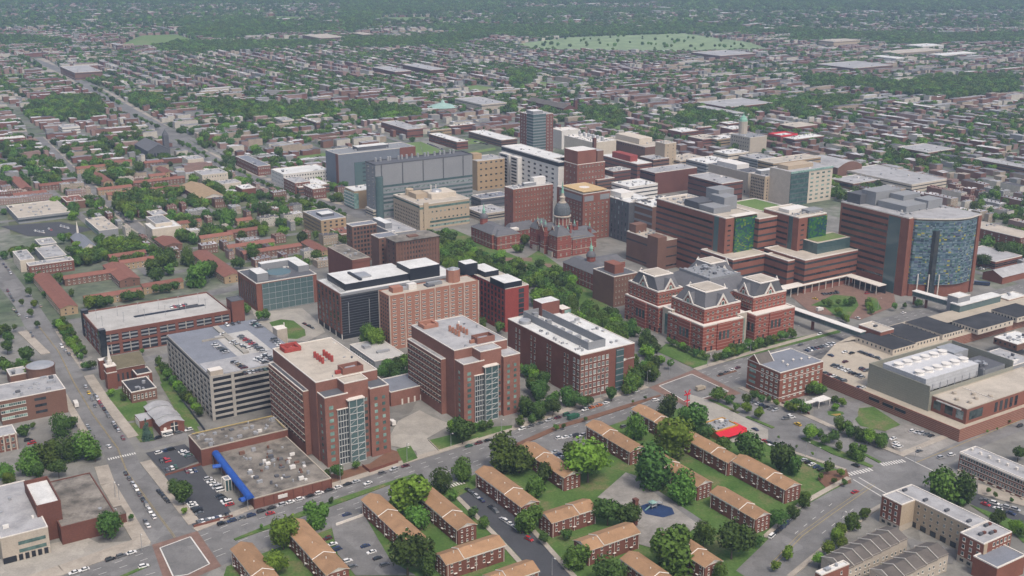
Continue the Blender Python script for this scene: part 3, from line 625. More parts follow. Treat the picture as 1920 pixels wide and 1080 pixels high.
t = pod2('banded brick podium behind the canopy, facing the entrance court','A5',(690,388),(960,312),None,hp,None,45,5); b = MB(); b.box(t.w*.35,t.w*.98,9,30,hp,hp+9,wglas,broof); b.box(t.w*.4,t.w*.92,12,26,hp+9.05,hp+9.3,grassl); t.part('green_roof_block', b); t.done()
pod2('banded brick podium wing joining the blue panelled tower','A5',(1115,352),None,(960,312),hp,38,None,5).done()
pod2('banded brick podium between the two green glass wings','Z6',(1125,712),(1435,652),None,25,None,38,4).done()
pod2('banded brick podium arm against the flank of the right green glass wing','Z6',(1620,722),None,(1435,652),25,16,None,4).done()
podium('tall brick hospital block with dark glazed corner behind the green glass wings','hospital_block',c1u+H1.w*.9,2,o.d*.6,o.d+40,HW-3,9).done()
podium('brick hospital block carrying a yellow green roof garden','hospital_block',o.w*.8,o.w+48,76,130,36,5,roof=grassl).done()
# canopy around the entrance court
t = Bld('entrance_canopy','long white canopy on posts curving round the brick paved entrance court','canopy',Z('A5',575,548),Z('A5',960,462),Z('A5',560,540),h=8,d=6)
b = MB(); b.box(0,t.w,0,9,7.4,8,white); b.box(0,t.w,8.5,9,0,7.4,wind); t.part('canopy_roof', b)
for k in range(11): b = MB(); b.tube([(t.w*k/10,.8,0),(t.w*k/10,.8,7.4)],.3,white,6); t.part('post', b)
t2 = MB(); pR = t.uv(Z('A5',1165,515),8); t2.box(t.w-9,t.w,pR[1],0,7.4,8,white); t2.box(t.w-.5,t.w,pR[1],0,0,7.4,wind); t.part('canopy_roof', t2)
for k in range(6): b = MB(); y = pR[1]*(k+.5)/6; b.tube([(t.w-8,y,0),(t.w-8,y,7.4)],.3,white,6); t.part('post', b)
# ---- round fronted tower
g = Bld('hospital_tower','brick hospital tower with a curved front of blue and yellow glass panels','hospital',Z('Z7',975,385),Z('Z7',1625,345),Z('Z7',410,230),yb=555,land='the blue panelled tower')
h = g.h; w, vR = g.uv(Z('Z7',1628,350),h); g.w = w; vR = min(0,vR)
nn = 16; bul = 10.0; cy_ = lambda x: vR*x/w
arc = [(5+(w-9)*k/nn, cy_(5+(w-9)*k/nn)-bul*math.sin(math.pi*(k+.8)/(nn+1.6))-.3) for k in range(nn+1)]
b = MB(); b.prism([(0,0),(w,vR),(w,g.d),(0,g.d)],0,h,bricko); g.part('wall', b)
b = MB(); b.prism([(4.6,.5)]+arc+[(w-3.4,cy_(w)+.5)], h*.16, h-1.2, tblue, broof); g.part('curved_glass_wall', b)
b = MB(); b.prism([(5.2,.5)]+[(x,cy_(x)+(y-cy_(x))*.85) for x,y in arc]+[(w-3.9,cy_(w)+.5)], 0, h*.16-.1, bricko, broof); g.part('curved_base', b)
b = MB(); b.prism([(0,-.6),(4.4,-.8)]+[(x,y-.7) for x,y in arc]+[(w,vR-.6),(w,g.d),(0,g.d)], h-.1, h+.9, white, lroof); g.part('roof_edge', b)
b = MB(); b.prism([(0,-1.2),(4.4,-1.2),(4.4,0),(0,0)],0,h-.1,bricko); g.part('pier', b); b = MB(); b.prism([(w-3.6,vR-1.0),(w+.1,vR-1),(w+.1,vR+3),(w-3.6,vR+3)],0,h-.1,bricko); g.part('pier', b)
for k in range(13): b = MB(); z_ = h*.16+(h*.84-2)*k/12; b.prism([(4.6,.4)]+[(x_,y_-.14) for x_,y_ in arc]+[(w-3.4,cy_(w)+.4)], z_, z_+.35, mat('spandrel_blue',(.16,.22,.25))); g.part('floor_band', b)
x, y = arc[4]; b = MB(); b.prism([(x-2.6,y-1.0),(x+2.8,y-1.4),(x+2.8,y+4),(x-2.6,y+4)],0,h*.86,wind); g.part('dark_glass_fin', b)
g.r = (0,w,0,g.d); b = MB(); b.box(-.25,.02,g.d*.1,g.d*.27,0,h-1,wglas); g.part('glass_strip', b)
g.bands('L',10,12,h-4,1.9,wind,u0=.28,u1=.97)
for k in range(3): x, y = arc[1+k*2]; b = MB(); b.tube([(x,y-2,0),(x,y-2,h*.3)],.5,white,6); g.part('column', b)
for (u,v,sx,sy,sz,m) in ((.5,.38,.62,.42,5,greyc),(.42,.72,.5,.22,11,greyc),(.62,.5,.35,.2,9,greyc),(.2,.85,.3,.2,8,greyd),(.75,.25,.3,.2,7,greyc)): g.unit(w*u,g.d*v,w*sx,g.d*sy,sz,m,z=h+.9,name='penthouse')
g.clutter(10,(2,w-2,4,g.d*.3),h+.9,seed=8); g.done(); RND = g
# ---- dome complex
g = Bld('domed_hospital','Victorian red brick hospital hall with slate roofs under a tall grey dome','domed hall',Z('Z5',905,520),Z('Z5',1130,480),Z('Z5',690,430),h=17,land='the domed hall')
def hip(t, r, z, hh, m=slate, name='roof', flat=.0):
    u0,u1,v0,v1 = r; k = min(u1-u0,v1-v0)/2*(1-flat); b = MB()
    b.frustum([(u0-.5,v0-.5),(u1+.5,v0-.5),(u1+.5,v1+.5),(u0-.5,v1+.5)],z,[(u0+k,v0+k),(u1-k+.01,v0+k),(u1-k+.01,v1-k+.01),(u0+k,v1-k+.01)],z+hh,m); t.part(name, b)
def vwing(t, r, z, hh=5, wl=vict, cols=(4,4), rows=3, style='gs', flat=.3):
    b = MB(); b.box(*r,0,z,wl,bottom=False); t.part('wall', b)
    b = MB(); b.box(r[0]-.4,r[1]+.4,r[2]-.4,r[3]+.4,z-.5,z+.02,stone); b.box(r[0]-.2,r[1]+.2,r[2]-.2,r[3]+.2,z*.35,z*.35+.5,stone); t.part('cornice', b)
    hip(t,r,z+.05,hh,flat=flat); t.win('F',cols[0],rows,1.1,2.3,3,z-2.6,.06,.94,style=style,r=r); t.win('L',cols[1],rows,1.1,2.3,3,z-2.6,.06,.94,style=style,r=r)
def spire(t, u, v, z, s=1.0, drum=vict):
    b = MB(); b.lathe(u,v,[(3.2*s,z-6),(3.2*s,z),(3.5*s,z+.1)],drum,8); t.part('turret', b)
    b = MB(); b.lathe(u,v,[(3.6*s,z),(3.3*s,z+1.5*s),(2.4*s,z+3*s),(1.3*s,z+3.8*s)],slate,12); t.part('cupola_roof', b)
    b = MB(); b.lathe(u,v,[(1.2*s,z+3.8*s),(1.2*s,z+5.5*s),(1.5*s,z+5.6*s),(.5*s,z+8*s),(.08,z+12*s)],verdi,8); t.part('spire', b)
W, D = g.w, g.d
vwing(g,(0,W,0,D),17,5,cols=(5,8)); vwing(g,(-3,W*.4,-1.5,W*.42),20,7,cols=(2,2)); vwing(g,(-3,W*.4,D-W*.36,D+1),20,7,cols=(2,2)); vwing(g,(-4,W*.3,D*.42,D*.58),21,6,cols=(1,2))
vwing(g,(W*.5,W+10,-1,W*.5),15,5,cols=(4,2)); vwing(g,(W*.9,W+22,D*.3,D*.66),14,5,cols=(3,2))
dz = 17; du, dv = W*.62, D*.50
b = MB(); b.box(du-8,du+8,dv-8,dv+8,14,24,vict,greyd); g.part('drum_base', b)
b = MB(); b.lathe(du,dv,[(6.6,22),(6.6,31),(7.4,31.2),(7.4,32),(6.8,32.2),(6.8,33.2)],vict,24); g.part('drum', b)
for k in range(12):
    a = k*math.pi/6; b = MB(); x, y = du+6.8*math.cos(a), dv+6.8*math.sin(a); b.tube([(x,y,24),(x,y,31)],.5,stone,6); g.part('column', b)
b = MB(); b.lathe(du,dv,[(7.8,31.2),(8,32.2),(7.8,32.4),(7.5,32.6)],stone,24); g.part('cornice', b)
b = MB(); b.lathe(du,dv,[(7.1,33),(7.2,35),(7.0,37.5),(6.4,40),(5.2,42),(3.6,43.5),(2.4,44.2)],mat('lead_dome',(.115,.13,.145),var=.2,scale=.5),24); g.part('dome', b)
for k in range(16):
    a = k*math.pi/8; b = MB(); b.tube([(du+r*math.cos(a),dv+r*math.sin(a),z) for r,z in ((7.25,33),(7.3,35),(7.1,37.5),(6.5,40),(5.3,42.1),(3.7,43.6))],.14,slate,4); g.part('dome_rib', b)
b = MB(); b.lathe(du,dv,[(3.6,43.6),(3.4,44.4),(2.2,44.6),(2.2,48.5),(2.8,48.7),(1.6,50),(1.3,53)],stone,10); g.part('lantern', b)
b = MB(); b.lathe(du,dv,[(1.5,52.5),(1.2,54),(.6,58),(.1,63)],verdi,8); g.part('spire', b)
for (u,v,z) in ((2,4,24),(2,D-4,24),(W*.4,3,22),(W+8,4,21),(-3,D*.42,25),(-3,D*.58,25),(W*.9,D*.3,23),(W*.9,D*.7,23)): spire(g,u,v,z,.55)
for (u,v) in ((-4,D*.5),(0,D*.22),(0,D*.8)):
    b = MB(); b.prism([(u-.8,v-4),(u-.8,v+4),(u+3,v+4),(u+3,v-4)],16,21,vict); b.face([(u-.9,v-4,21),(u-.9,v+4,21),(u-.9,v,27)][::-1],vict); b.face([(u-.9,v-4,21),(u-.9,v,27),(u+8,v,27),(u+8,v-4,21)][::-1],slate); b.face([(u-.9,v,27),(u-.9,v+4,21),(u+8,v+4,21),(u+8,v,27)][::-1],slate); g.part('gable', b)
    b = MB(); b.tube([(u-1,v-4.2,21),(u-1,v,27.2),(u-1,v+4.2,21)],.3,stone,4); g.part('gable_trim', b)
for (u,v) in ((W*.2,D*.12),(W*.2,D*.88),(W*.55,D*.12),(W*.3,D*.3),(W*.3,D*.7),(W*.7,D*.25),(W*.75,D*.75),(W,D*.3),(W*.1,D*.5)):
    b = MB(); b.box(u-.9,u+.9,v-.7,v+.7,16,27,vict,stone); g.part('chimney', b)
for k in (0,1,2):
    b = MB(); v = D*(.2+.3*k); b.prism([(-4.4,v-3),(-4.4,v+3),(-1,v+3),(-1,v-3)],0,5,stone,slate); g.part('porch', b)
g.done(); DOME = g
g = Bld('hospital_pavilion','left Victorian brick pavilion with slate roof and green copper spire','pavilion',Z('Z5',300,480),Z('Z5',510,455),Z('Z5',140,400),h=14,land='the left copper spired pavilion')
vwing(g,(0,g.w,0,g.d),14,5,cols=(4,6)); vwing(g,(g.w*.1,g.w+3,-5,g.w*.5),13,4,cols=(4,3)); spire(g,g.w*.35,g.d*.75,23,1.15); vwing(g,(g.w,g.w+30,g.d*.2,g.d*.5),12,6,cols=(6,2),rows=2); g.unit(g.w+3,g.d*.1,7,5,2,white,z=14); g.done()
g = Bld('hospital_pavilion','right Victorian brick pavilion with slate roof and green copper spire','pavilion',Z('Z5',1250,850),Z('Z5',1310,840),Z('Z5',970,720),h=14,d=None,land='the right copper spired pavilion')
g.w = 18; vwing(g,(0,g.w,0,g.d),14,5,cols=(3,9)); vwing(g,(2,g.w+4,g.d*.3,g.d*.62),15,4,cols=(2,3)); spire(g,g.w*.6,g.d*.5,23,1.15); vwing(g,(g.w,g.w+34,g.d*.66,g.d*.95),11,5,cols=(6,2),rows=2); g.done()
# ---- table of box buildings: view, corners, height, wall, roof, label, category, landmark, window spec
def blk(z, c, h=None, yb=None, wall=brick, roof=lroof, label='', cat='building', name='office_building', land=None, F=None, L=None, par=.6, pent=(), cl=5, cop=white, w=None, d=None, seed=None, bF=None, bL=None, top=None, group=None):
    P3 = B3(z,*c) if z else c
    if z and yb: yb = ZO[z][1]+yb/ZO[z][2]
    g = Bld(name,label,cat,*P3,h=h,yb=yb,land=land,w=w,d=d,group=group); g.body(wall=wall,roof=roof,cop=cop,par=par)
    if F: cc,rr,ww,wh,st = F; g.win('F',cc,rr,ww,wh,3,g.h-(top or 2.4),.04,.96,style=st)
    if L: cc,rr,ww,wh,st = L; g.win('L',cc,rr,ww,wh,3,g.h-(top or 2.4),.04,.96,style=st)
    if bF: g.bands('F',bF[0],3,g.h-(top or 2.4),bF[1],bF[2])
    if bL: g.bands('L',bL[0],3,g.h-(top or 2.4),bL[1],bL[2])
    for (u,v,sx,sy,sz,m) in pent: g.unit(g.w*u,g.d*v,g.w*sx,g.d*sy,sz,m,mt=whiter if m in (greyc,greyd) else None,name='penthouse')
    if cl: g.clutter(cl,seed=seed or len(FOOT)); 
    return g
blk('Z1',(825,355,1040,320,660,275),h=16,wall=tan,roof=bgroof,label='tan four storey office block with dark windows and roof plant',cat='office block',land='the tan office block',F=(4,4,2.2,1.7,'d'),L=(13,4,1.7,1.7,'d'),pent=((.5,.45,.5,.3,2.5,greyd),)).done()
blk('Z1',(1105,710,1265,685,885,590),h=27,wall=brick,roof=groof,label='plain windowless red brick block with gravel roof',cat='block',land='the windowless brick block',bF=(3,1,brickd),par=.4,cop=stone,cl=3).done()
g = blk('Z1',(1500,550,1870,485,1390,510),h=33,wall=brickb,roof=groof,label='brown brick tower with rows of narrow dark windows and overhanging flat roof',cat='tower',land='the brown brick tower',F=(14,8,1.2,1.9,'d'),L=(2,8,1.2,1.9,'d'),pent=((.5,.5,.22,.3,1.5,brickb),),cl=0,cop=groof,par=.2)
g.fins('F',15,0,g.h-1,.7,brickb,out=.35); b = MB(); b.box(-1,g.w+1,-1,g.d+1,g.h+.1,g.h+.5,groof); g.part('roof_overhang', b); g.done()
blk('Z1',(1345,515,1430,500,1250,485),h=31,wall=brickb,roof=bgroof,label='narrow brown brick wing on the left side of the brown tower',cat='wing',F=(3,8,1.6,1.8,'d'),w=18,cl=0).done()
blk('Z1',(1105,410,1310,370,1050,385),h=32,wall=brickb,roof=bgroof,label='brown brick block with square windows behind the brown tower',cat='block',land='the rear brown block',F=(7,8,2.0,2.2,'d'),L=(3,8,1.4,1.4,'g'),cl=0).done()
blk('Z1',(1475,470,1680,440,1350,350),h=30,wall=greyc,roof=lroof,label='grey clad plant penthouse block between the brown towers',cat='plant block',pent=((.2,.6,.3,.5,5,greyc),),cl=4).done()
g = blk('Z2',(800,745,1265,690,560,650),yb=972,wall=beige,roof=broof,label='long beige office building with green window ribbons and round roof plant',cat='office building',land='the long beige building',F=(11,3,1.7,1.5,'g'),L=(15,5,1.3,1.6,'d'),cl=8,pent=((.3,.6,.25,.3,5,beige),(.65,.5,.5,.4,5,cream)),top=8)
g.band('F',g.h-3.2,2.2,wint); g.band('L',g.h-2.0,1.6,wint); g.fins('F',1,0,g.h+2,5,beige,.04,.2,out=1.2); g.bands('F',2,-1+4,7,2,wint,u0=.2); b = MB(); b.lathe(g.w*.25,g.d*.85,[(4,g.h),(4,g.h+6),(3,g.h+6.4)],beige,12); g.part('round_penthouse', b)
for k in range(2): b = MB(); b.tube([(g.w*(.5+.1*k),g.d*.5,g.h+5),(g.w*(.5+.1*k),g.d*.5,g.h+12)],.5,white,6); g.part('chimney', b)
b = MB(); b.lathe(g.w*.6,g.d*.5,[(6,g.h+5),(5,g.h+6.6),(2,g.h+7.6)],metal,12); g.part('round_roof_plant', b); g.done()
g = blk('Z2',(400,388,1310,300,335,375),yb=862,wall=greyc,roof=greyd,label='very long grey metal clad laboratory with teal glass bands and roof exhausts',cat='laboratory',name='laboratory_building',land='the long grey laboratory',cl=0,L=(2,11,2.5,1.6,'dw'),d=22,par=1.2,cop=greyd)
for j in range(8): g.band('F',2.5+j*(g.h*.62)/8,2.1,wglas if j%2 else wing,u0=.03)
for k in range(5): b = MB(); x = g.w*(.06+.21*k); b.box(x-.5,x+.5,-.5,0,g.h*.6,g.h,greyd); g.part('panel_joint', b)
b = MB(); b.lathe(3.5,-.5,[(4.0,0),(4.0,g.h-11),(3.8,g.h-10.9)],wglas,16); g.part('glass_corner_tower', b)
for k in range(16): b = MB(); x = g.w*(.08+.055*k)+random.uniform(-2,2); b.lathe(x,g.d*.8,[(1.1,g.h),(1.1,g.h+4.2),(.7,g.h+4.4)],metal,8); g.part('exhaust_stack', b)
g.done()
g = blk('Z2',(65,290,835,240,55,270),h=38,wall=mat('slate_blue_cladding',(.16,.18,.215),var=.06),roof=greyc,label='blue grey clad block with brick ends behind the long grey laboratory',cat='office block',land='the blue grey block',d=34,cl=8,pent=((.5,.5,.4,.4,4,greyd),))
b = MB(); b.box(g.w-20,g.w+.2,-.4,0,0,g.h+.6,brick); g.part('brick_end', b); b = MB(); b.box(-.4,0,-.4,6,0,g.h+.6,brick); g.part('brick_end', b); b = MB(); b.box(g.w*.2,g.w*.45,-.6,0,0,g.h*.72,wglas); g.part('curtain_wall', b); g.bands('F',5,6,g.h*.66,1.5,wind,u0=.3,u1=.45,out=.7); g.done()
g = blk('Z2',(215,620,360,600,120,600),h=19,wall=tan,roof=whiter,label='small cream and teal glass block with white roof beside the avenue',cat='block',land='the cream and teal block',cl=2,w=30,d=24); b = MB(); b.box(-1,0,-.5,g.d,1,g.h-2,wint); b.box(-1.1,4,-.8,0,1,g.h-2,wint); g.part('glass_flank', b); g.bands('L',5,3,g.h-3,.5,white,out=1.2,name='floor_band'); g.done()
blk('Z2',(1320,350,1580,325,1300,330),h=33,wall=tan,roof=lroof,label='tan parking structure with rows of small dark openings',cat='parking garage',name='parking_garage',F=(5,5,2.6,1.6,'d'),d=28,cl=4,land='the tan garage',pent=((.2,.6,.3,.4,6,tan),)).done()
g = blk('Z3',(610,548,660,540,90,405),h=42,wall=whitew,roof=whiter,label='white concrete block with black roof band and dark window strips',cat='office building',land='the white banded building',L=(9,7,4.2,2.0,'d'),w=26,cl=5,top=9,cop=whitew); g.band('L',g.h-2.6,4.0,navy,out=.3); g.band('F',g.h-2.6,4.0,navy,out=.3)
b = MB(); b.box(-5,0,g.d*.80,g.d*.98,0,g.h-6,whitew); b.box(-6,0,g.d*.62,g.d*.75,0,g.h-6,whitew); g.part('stair_tower', b)
for k in range(9): b = MB(); z = 4+k*3.6; b.box(-5.3,-5,g.d*.83,g.d*.95,z,z+1.9,wind); b.box(-6.3,-6,g.d*.64,g.d*.73,z,z+1.9,wind); g.part('window_band', b)
g.done()
blk('Z5',(490,75,860,30,440,50),h=44,wall=bricko,roof=lroof,label='tall orange brick hospital block left of the helipad block',cat='hospital block',name='hospital_block',land='the tall orange brick block',F=(12,9,1.2,1.7,'gs'),L=(2,9,1.0,1.4,'g'),cl=9,d=15,pent=((.75,.6,.3,.4,7,whitew),(.5,.5,.3,.3,3,greyc))).done()
g = blk('Z5',(1120,120,1365,85,860,50),h=44,wall=bricko,roof=lroof,label='orange brick hospital block with tan helipad deck and grey top windows',cat='hospital block',name='hospital_block',land='the helipad block',F=(6,8,1.5,1.8,'gs'),L=(8,8,1.5,1.8,'gs'),cl=2,top=10)
g.band('L',g.h-4.5,5,greyc,u0=.05,u1=.9,out=.2); g.band('F',g.h-4.5,5,greyc,u0=.05,u1=.38,out=.2); g.band('F',g.h-4.5,5,greyc,u0=.62,u1=.97,out=.2)
b = MB(); b.box(1.5,g.w*.92,g.d*.04,g.d*.86,g.h+1.2,g.h+2,mat('helipad_tan',(.50,.36,.19),var=.06)); g.part('helipad', b); b = MB(); b.lathe(g.w*.48,g.d*.45,[(5,g.h+2.01),(5,g.h+2.06)],white,20); g.part('helipad_marking', b); g.done()
g = blk('Z3',(780,575,1035,545,610,510),h=42,wall=bricko,roof=lroof,label='stepped brick hospital tower with pale cornices behind the helipad block',cat='hospital block',name='hospital_block',land='the stepped hospital tower',F=(8,7,1.6,1.9,'gs'),L=(6,7,1.4,1.6,'gs'),cl=4)
b = MB(); b.box(g.w*.05,g.w*.72,g.d*.05,g.d*.6,g.h,g.h+14,bricko,whitew); b.box(g.w*.76,g.w*.98,g.d*.05,g.d*.5,g.h,g.h+12,brickb,lroof); g.part('upper_storeys', b); g.done()
blk('Z3',(1320,570,1420,545,1040,480),h=20,wall=brick,roof=whiter,label='low red brick block with white roof right of the stepped hospital tower',cat='hospital block',name='hospital_block',bL=(4,1.2,wind),bF=(4,1.2,wind),pent=((.4,.5,.5,.5,7,redpan),),cl=3).done()
blk('Z3',(1130,690,1240,670,1040,600),h=22,wall=greyd,roof=lroof,label='dark grey glass block in front of the low red brick block',cat='block',F=(5,4,1.8,2,'g'),L=(5,4,1.8,2,'g'),cl=5).done()
g = blk('Z3',(385,128,515,100,180,108),h=52,wall=brick,roof=lroof,label='tall apartment tower, glass centre between brick sides, farthest of the towers',cat='tower',name='apartment_tower',land='the far apartment tower',L=(5,12,1.8,1.8,'dw'),cl=3,pent=((.4,.5,.5,.5,4,greyc),))
b = MB(); b.box(-.5,g.w*.62,-.6,0,0,g.h+1,wglas); b.box(-.6,0,-.6,g.d*.45,0,g.h+1,wglas); g.part('curtain_wall', b)
for j in range(13): b = MB(); z = 3+j*3.75; b.box(-.7,g.w*.62,-.8,-.6,z,z+1.3,greyc); b.box(-.8,-.6,-.8,g.d*.45,z,z+1.3,greyc); g.part('spandrel', b)
g.win('F',2,12,1.8,1.8,3,g.h-3,.66,.98,style='dw').done()
g = blk('Z3',(930,375,1080,340,655,310),h=27,wall=cream,roof=whitew,label='cream laboratory crowded with large white roof exhausts',cat='laboratory',name='laboratory_building',land='the cream exhaust laboratory',L=(10,1,2.4,3,'d'),cl=14,top=14); g.clutter(16,z=g.h,m=whitew,big=5,seed=77)
b = MB(); b.box(-.3,3.5,-.4,3,0,g.h+6,brickd); g.part('brick_stair_tower', b)
for k in range(6): b = MB(); b.lathe(g.w*.5,g.d*(.1+.15*k),[(2,g.h),(2,g.h+5),(1,g.h+6)],metal,8); g.part('exhaust_stack', b)
g.done()
blk('Z3',(640,270,660,268,520,250),h=24,wall=whitew,roof=whitew,label='plain off-white block right of the far apartment tower',cat='block',w=30,cl=2).done()
g = blk('Z3',(1390,415,1500,400,1075,325),h=24,wall=brickb,roof=broof,label='brown stone block with a row of top windows and beige penthouses',cat='office block',L=(16,2,1.3,1.8,'d'),cl=5,pent=((.5,.55,.6,.6,7,cream),),land='the brown stone block',w=34); g.done()
blk('Z3',(1570,385,1650,368,1490,375),h=34,wall=beige,roof=broof,label='tall beige stone tower closing the brown stone block on its right',cat='tower',F=(2,8,1.0,1.4,'g'),cl=3,d=18).done()
blk('Z4',(935,680,1165,635,800,650),yb=902,wall=beige,roof=lroof,label='sand coloured office block with a dense grid of windows',cat='office block',land='the sand coloured block',F=(9,7,1.3,1.7,'d'),L=(8,7,1.3,1.7,'d'),cl=6,pent=((.5,.7,.8,.4,4,greyc),),top=4).done()
g = blk('Z4',(1170,640,1500,575,1020,590),h=36,wall=cream,roof=lroof,label='cream and teal glass office block with grid windows at the campus edge',cat='office block',land='the teal glass block',cl=6,pent=((.4,.6,.6,.5,4,beige),)); b = MB(); b.box(-.4,g.w*.42,-.5,.0,0,g.h,wint); g.part('curtain_wall', b); g.bands('F',7,3,g.h-3,.9,greyd,u0=.0,u1=.42,out=.6); b = MB(); b.box(-.5,g.w,-.7,0,g.h-1.5,g.h+.6,wint); g.part('cornice', b); g.win('F',4,7,4.0,1.8,4,g.h-5,.44,.98,style='t').done()
blk('Z4',(785,648,805,642,380,568),h=24,wall=stone,roof=greyd,label='long grey stone block with tall windows and green roof edge',cat='block',L=(14,1,1.6,3,'d'),w=26,cl=6,pent=((.5,.6,.7,.5,5,whitew),),top=6).done()
g = blk('Z4',(545,745,755,722,240,668),h=22,wall=brickd,roof=lroof,label='dark red brick banded block left of the sand coloured block',cat='block',cl=3,bL=(4,1.3,wind),bF=(4,1.3,wind),land='the dark banded block'); g.done()
blk('Z3',(1480,648,1840,592,1350,612),h=24,wall=brickd,roof=lroof,label='dark red brick banded block with ring shaped roof plant, behind its twin',cat='block',cl=4,bL=(4,1.3,wind)).done()
g = Bld('sports_hall','brick hall with a pale barrel vaulted metal roof','hall',Z('Z4',1590,600),Z('Z4',1770,560),Z('Z4',1460,520),h=14,land='the barrel roofed hall'); b = MB(); b.box(0,g.w,0,g.d,0,g.h,brickb); g.part('wall', b)
b = MB()
for k in range(10):
    f = lambda i: (g.w*i/10, g.h+6*math.sin(math.pi*i/10)); (x0,z0),(x1,z1) = f(k),f(k+1); b.face([(x0,-.3,z0),(x1,-.3,z1),(x1,g.d,z1),(x0,g.d,z0)], lroof); b.face([(x0,-.3,g.h),(x1,-.3,g.h),(x1,-.3,z1),(x0,-.3,z0)], brickb)
g.part('vaulted_roof', b)
g = blk('Z6',(455,548,630,515,70,468),h=25,wall=brickb,roof=broof,label='brown brick hospital block with round corner shaft and beige roof',cat='hospital block',name='hospital_block',land='the brown hospital block',cl=5,bL=(2,1.4,wind),bF=(3,1.2,wind),top=6); b = MB(); b.box(-1.5,8,-1,g.d*.30,0,g.h+4,brickb,brickb); g.part('shaft', b); g.unit(g.w*.4,g.d*.9,12,9,7,brickb,name='penthouse'); g.done()
g = blk('Z8',(150,240,345,195,-60,170),yb=512,wall=brickb,roof=greyd,label='plain brown brick block with small paired windows left of the slate pavilions',cat='block',land='the plain brown block',F=(7,5,.8,1.4,'gs'),cl=2,pent=((.45,.5,.4,.5,7,bricko),)); g.done()
blk('Z6',(190,195,235,183,15,100),h=38,wall=greyd,roof=whiter,label='dark glazed hospital block between the helipad block and the ribbon windowed wing',cat='hospital block',name='hospital_block',L=(8,8,1.2,3,'g'),w=30,cl=7,pent=((.4,.6,.5,.4,5,whitew),)).done()
g = blk('Z6',(400,235,420,230,190,180),h=38,wall=brickb,roof=whiter,label='grey and brown hospital block with grey window ribbons, left of the orange wing',cat='hospital block',name='hospital_block',w=40,cl=14,bL=(6,2.0,greyc)); g.clutter(10,m=greyd,big=4,seed=51); g.done()
# classical clock tower building and red-edged roof, far right of campus
g = blk('Z4',(800,330,830,322,660,290),h=20,wall=stone,roof=greyc,label='grey stone block with domed green copper cupola under repair',cat='civic building',name='civic_building',L=(8,4,1.3,1.6,'d'),w=30,cl=5,land='the copper cupola building'); b = MB(); b.lathe(g.w*.6,g.d*.9,[(6,g.h),(6,g.h+16),(6.4,g.h+16.2)],stone,12); g.part('drum', b); b = MB(); b.lathe(g.w*.6,g.d*.9,[(5.5,g.h+16.2),(5,g.h+19),(3,g.h+22),(.6,g.h+24),(.1,g.h+29)],verdi,12); g.part('cupola', b); g.done()
g = blk('Z4',(1075,322,1210,300,960,300),h=9,wall=brick,roof=whiter,label='low brick store with bright red fascia round its white roof',cat='store',name='store_building',cl=2,cop=redroof,par=2.2,land='the red edged store'); g.done()
blk('Z4',(1205,235,1210,232,970,240),h=10,wall=brick,roof=broof,label='low brick hall with beige roof behind the red edged store',cat='hall',w=45,d=30,cl=1).done()
for i,(c,lb,m) in enumerate((((370,345,520,320,230,318),'low brick school block with beige roof, nearest of the far brick cluster',brick),((610,310,670,290,500,300),'tan low block with beige roof beside the copper cupola building',tan),((330,240,450,225,190,250),'low brick block with white roof at the left of the far brick cluster',brick),((600,205,690,190,440,200),'low brick block with white roof at the back of the far brick cluster',brick),((640,255,740,235,520,235),'low brick block with white roof in the middle of the far brick cluster',brick),((180,280,330,262,60,255),'low white roofed block left in the far brick cluster',brick))):
    blk('Z4',c,h=9,wall=m,roof=broof if i < 2 else whiter,label=lb,cat='school block',name='school_block',cl=3,bF=(2,1.2,wind),group='low blocks of the far brick school').done()
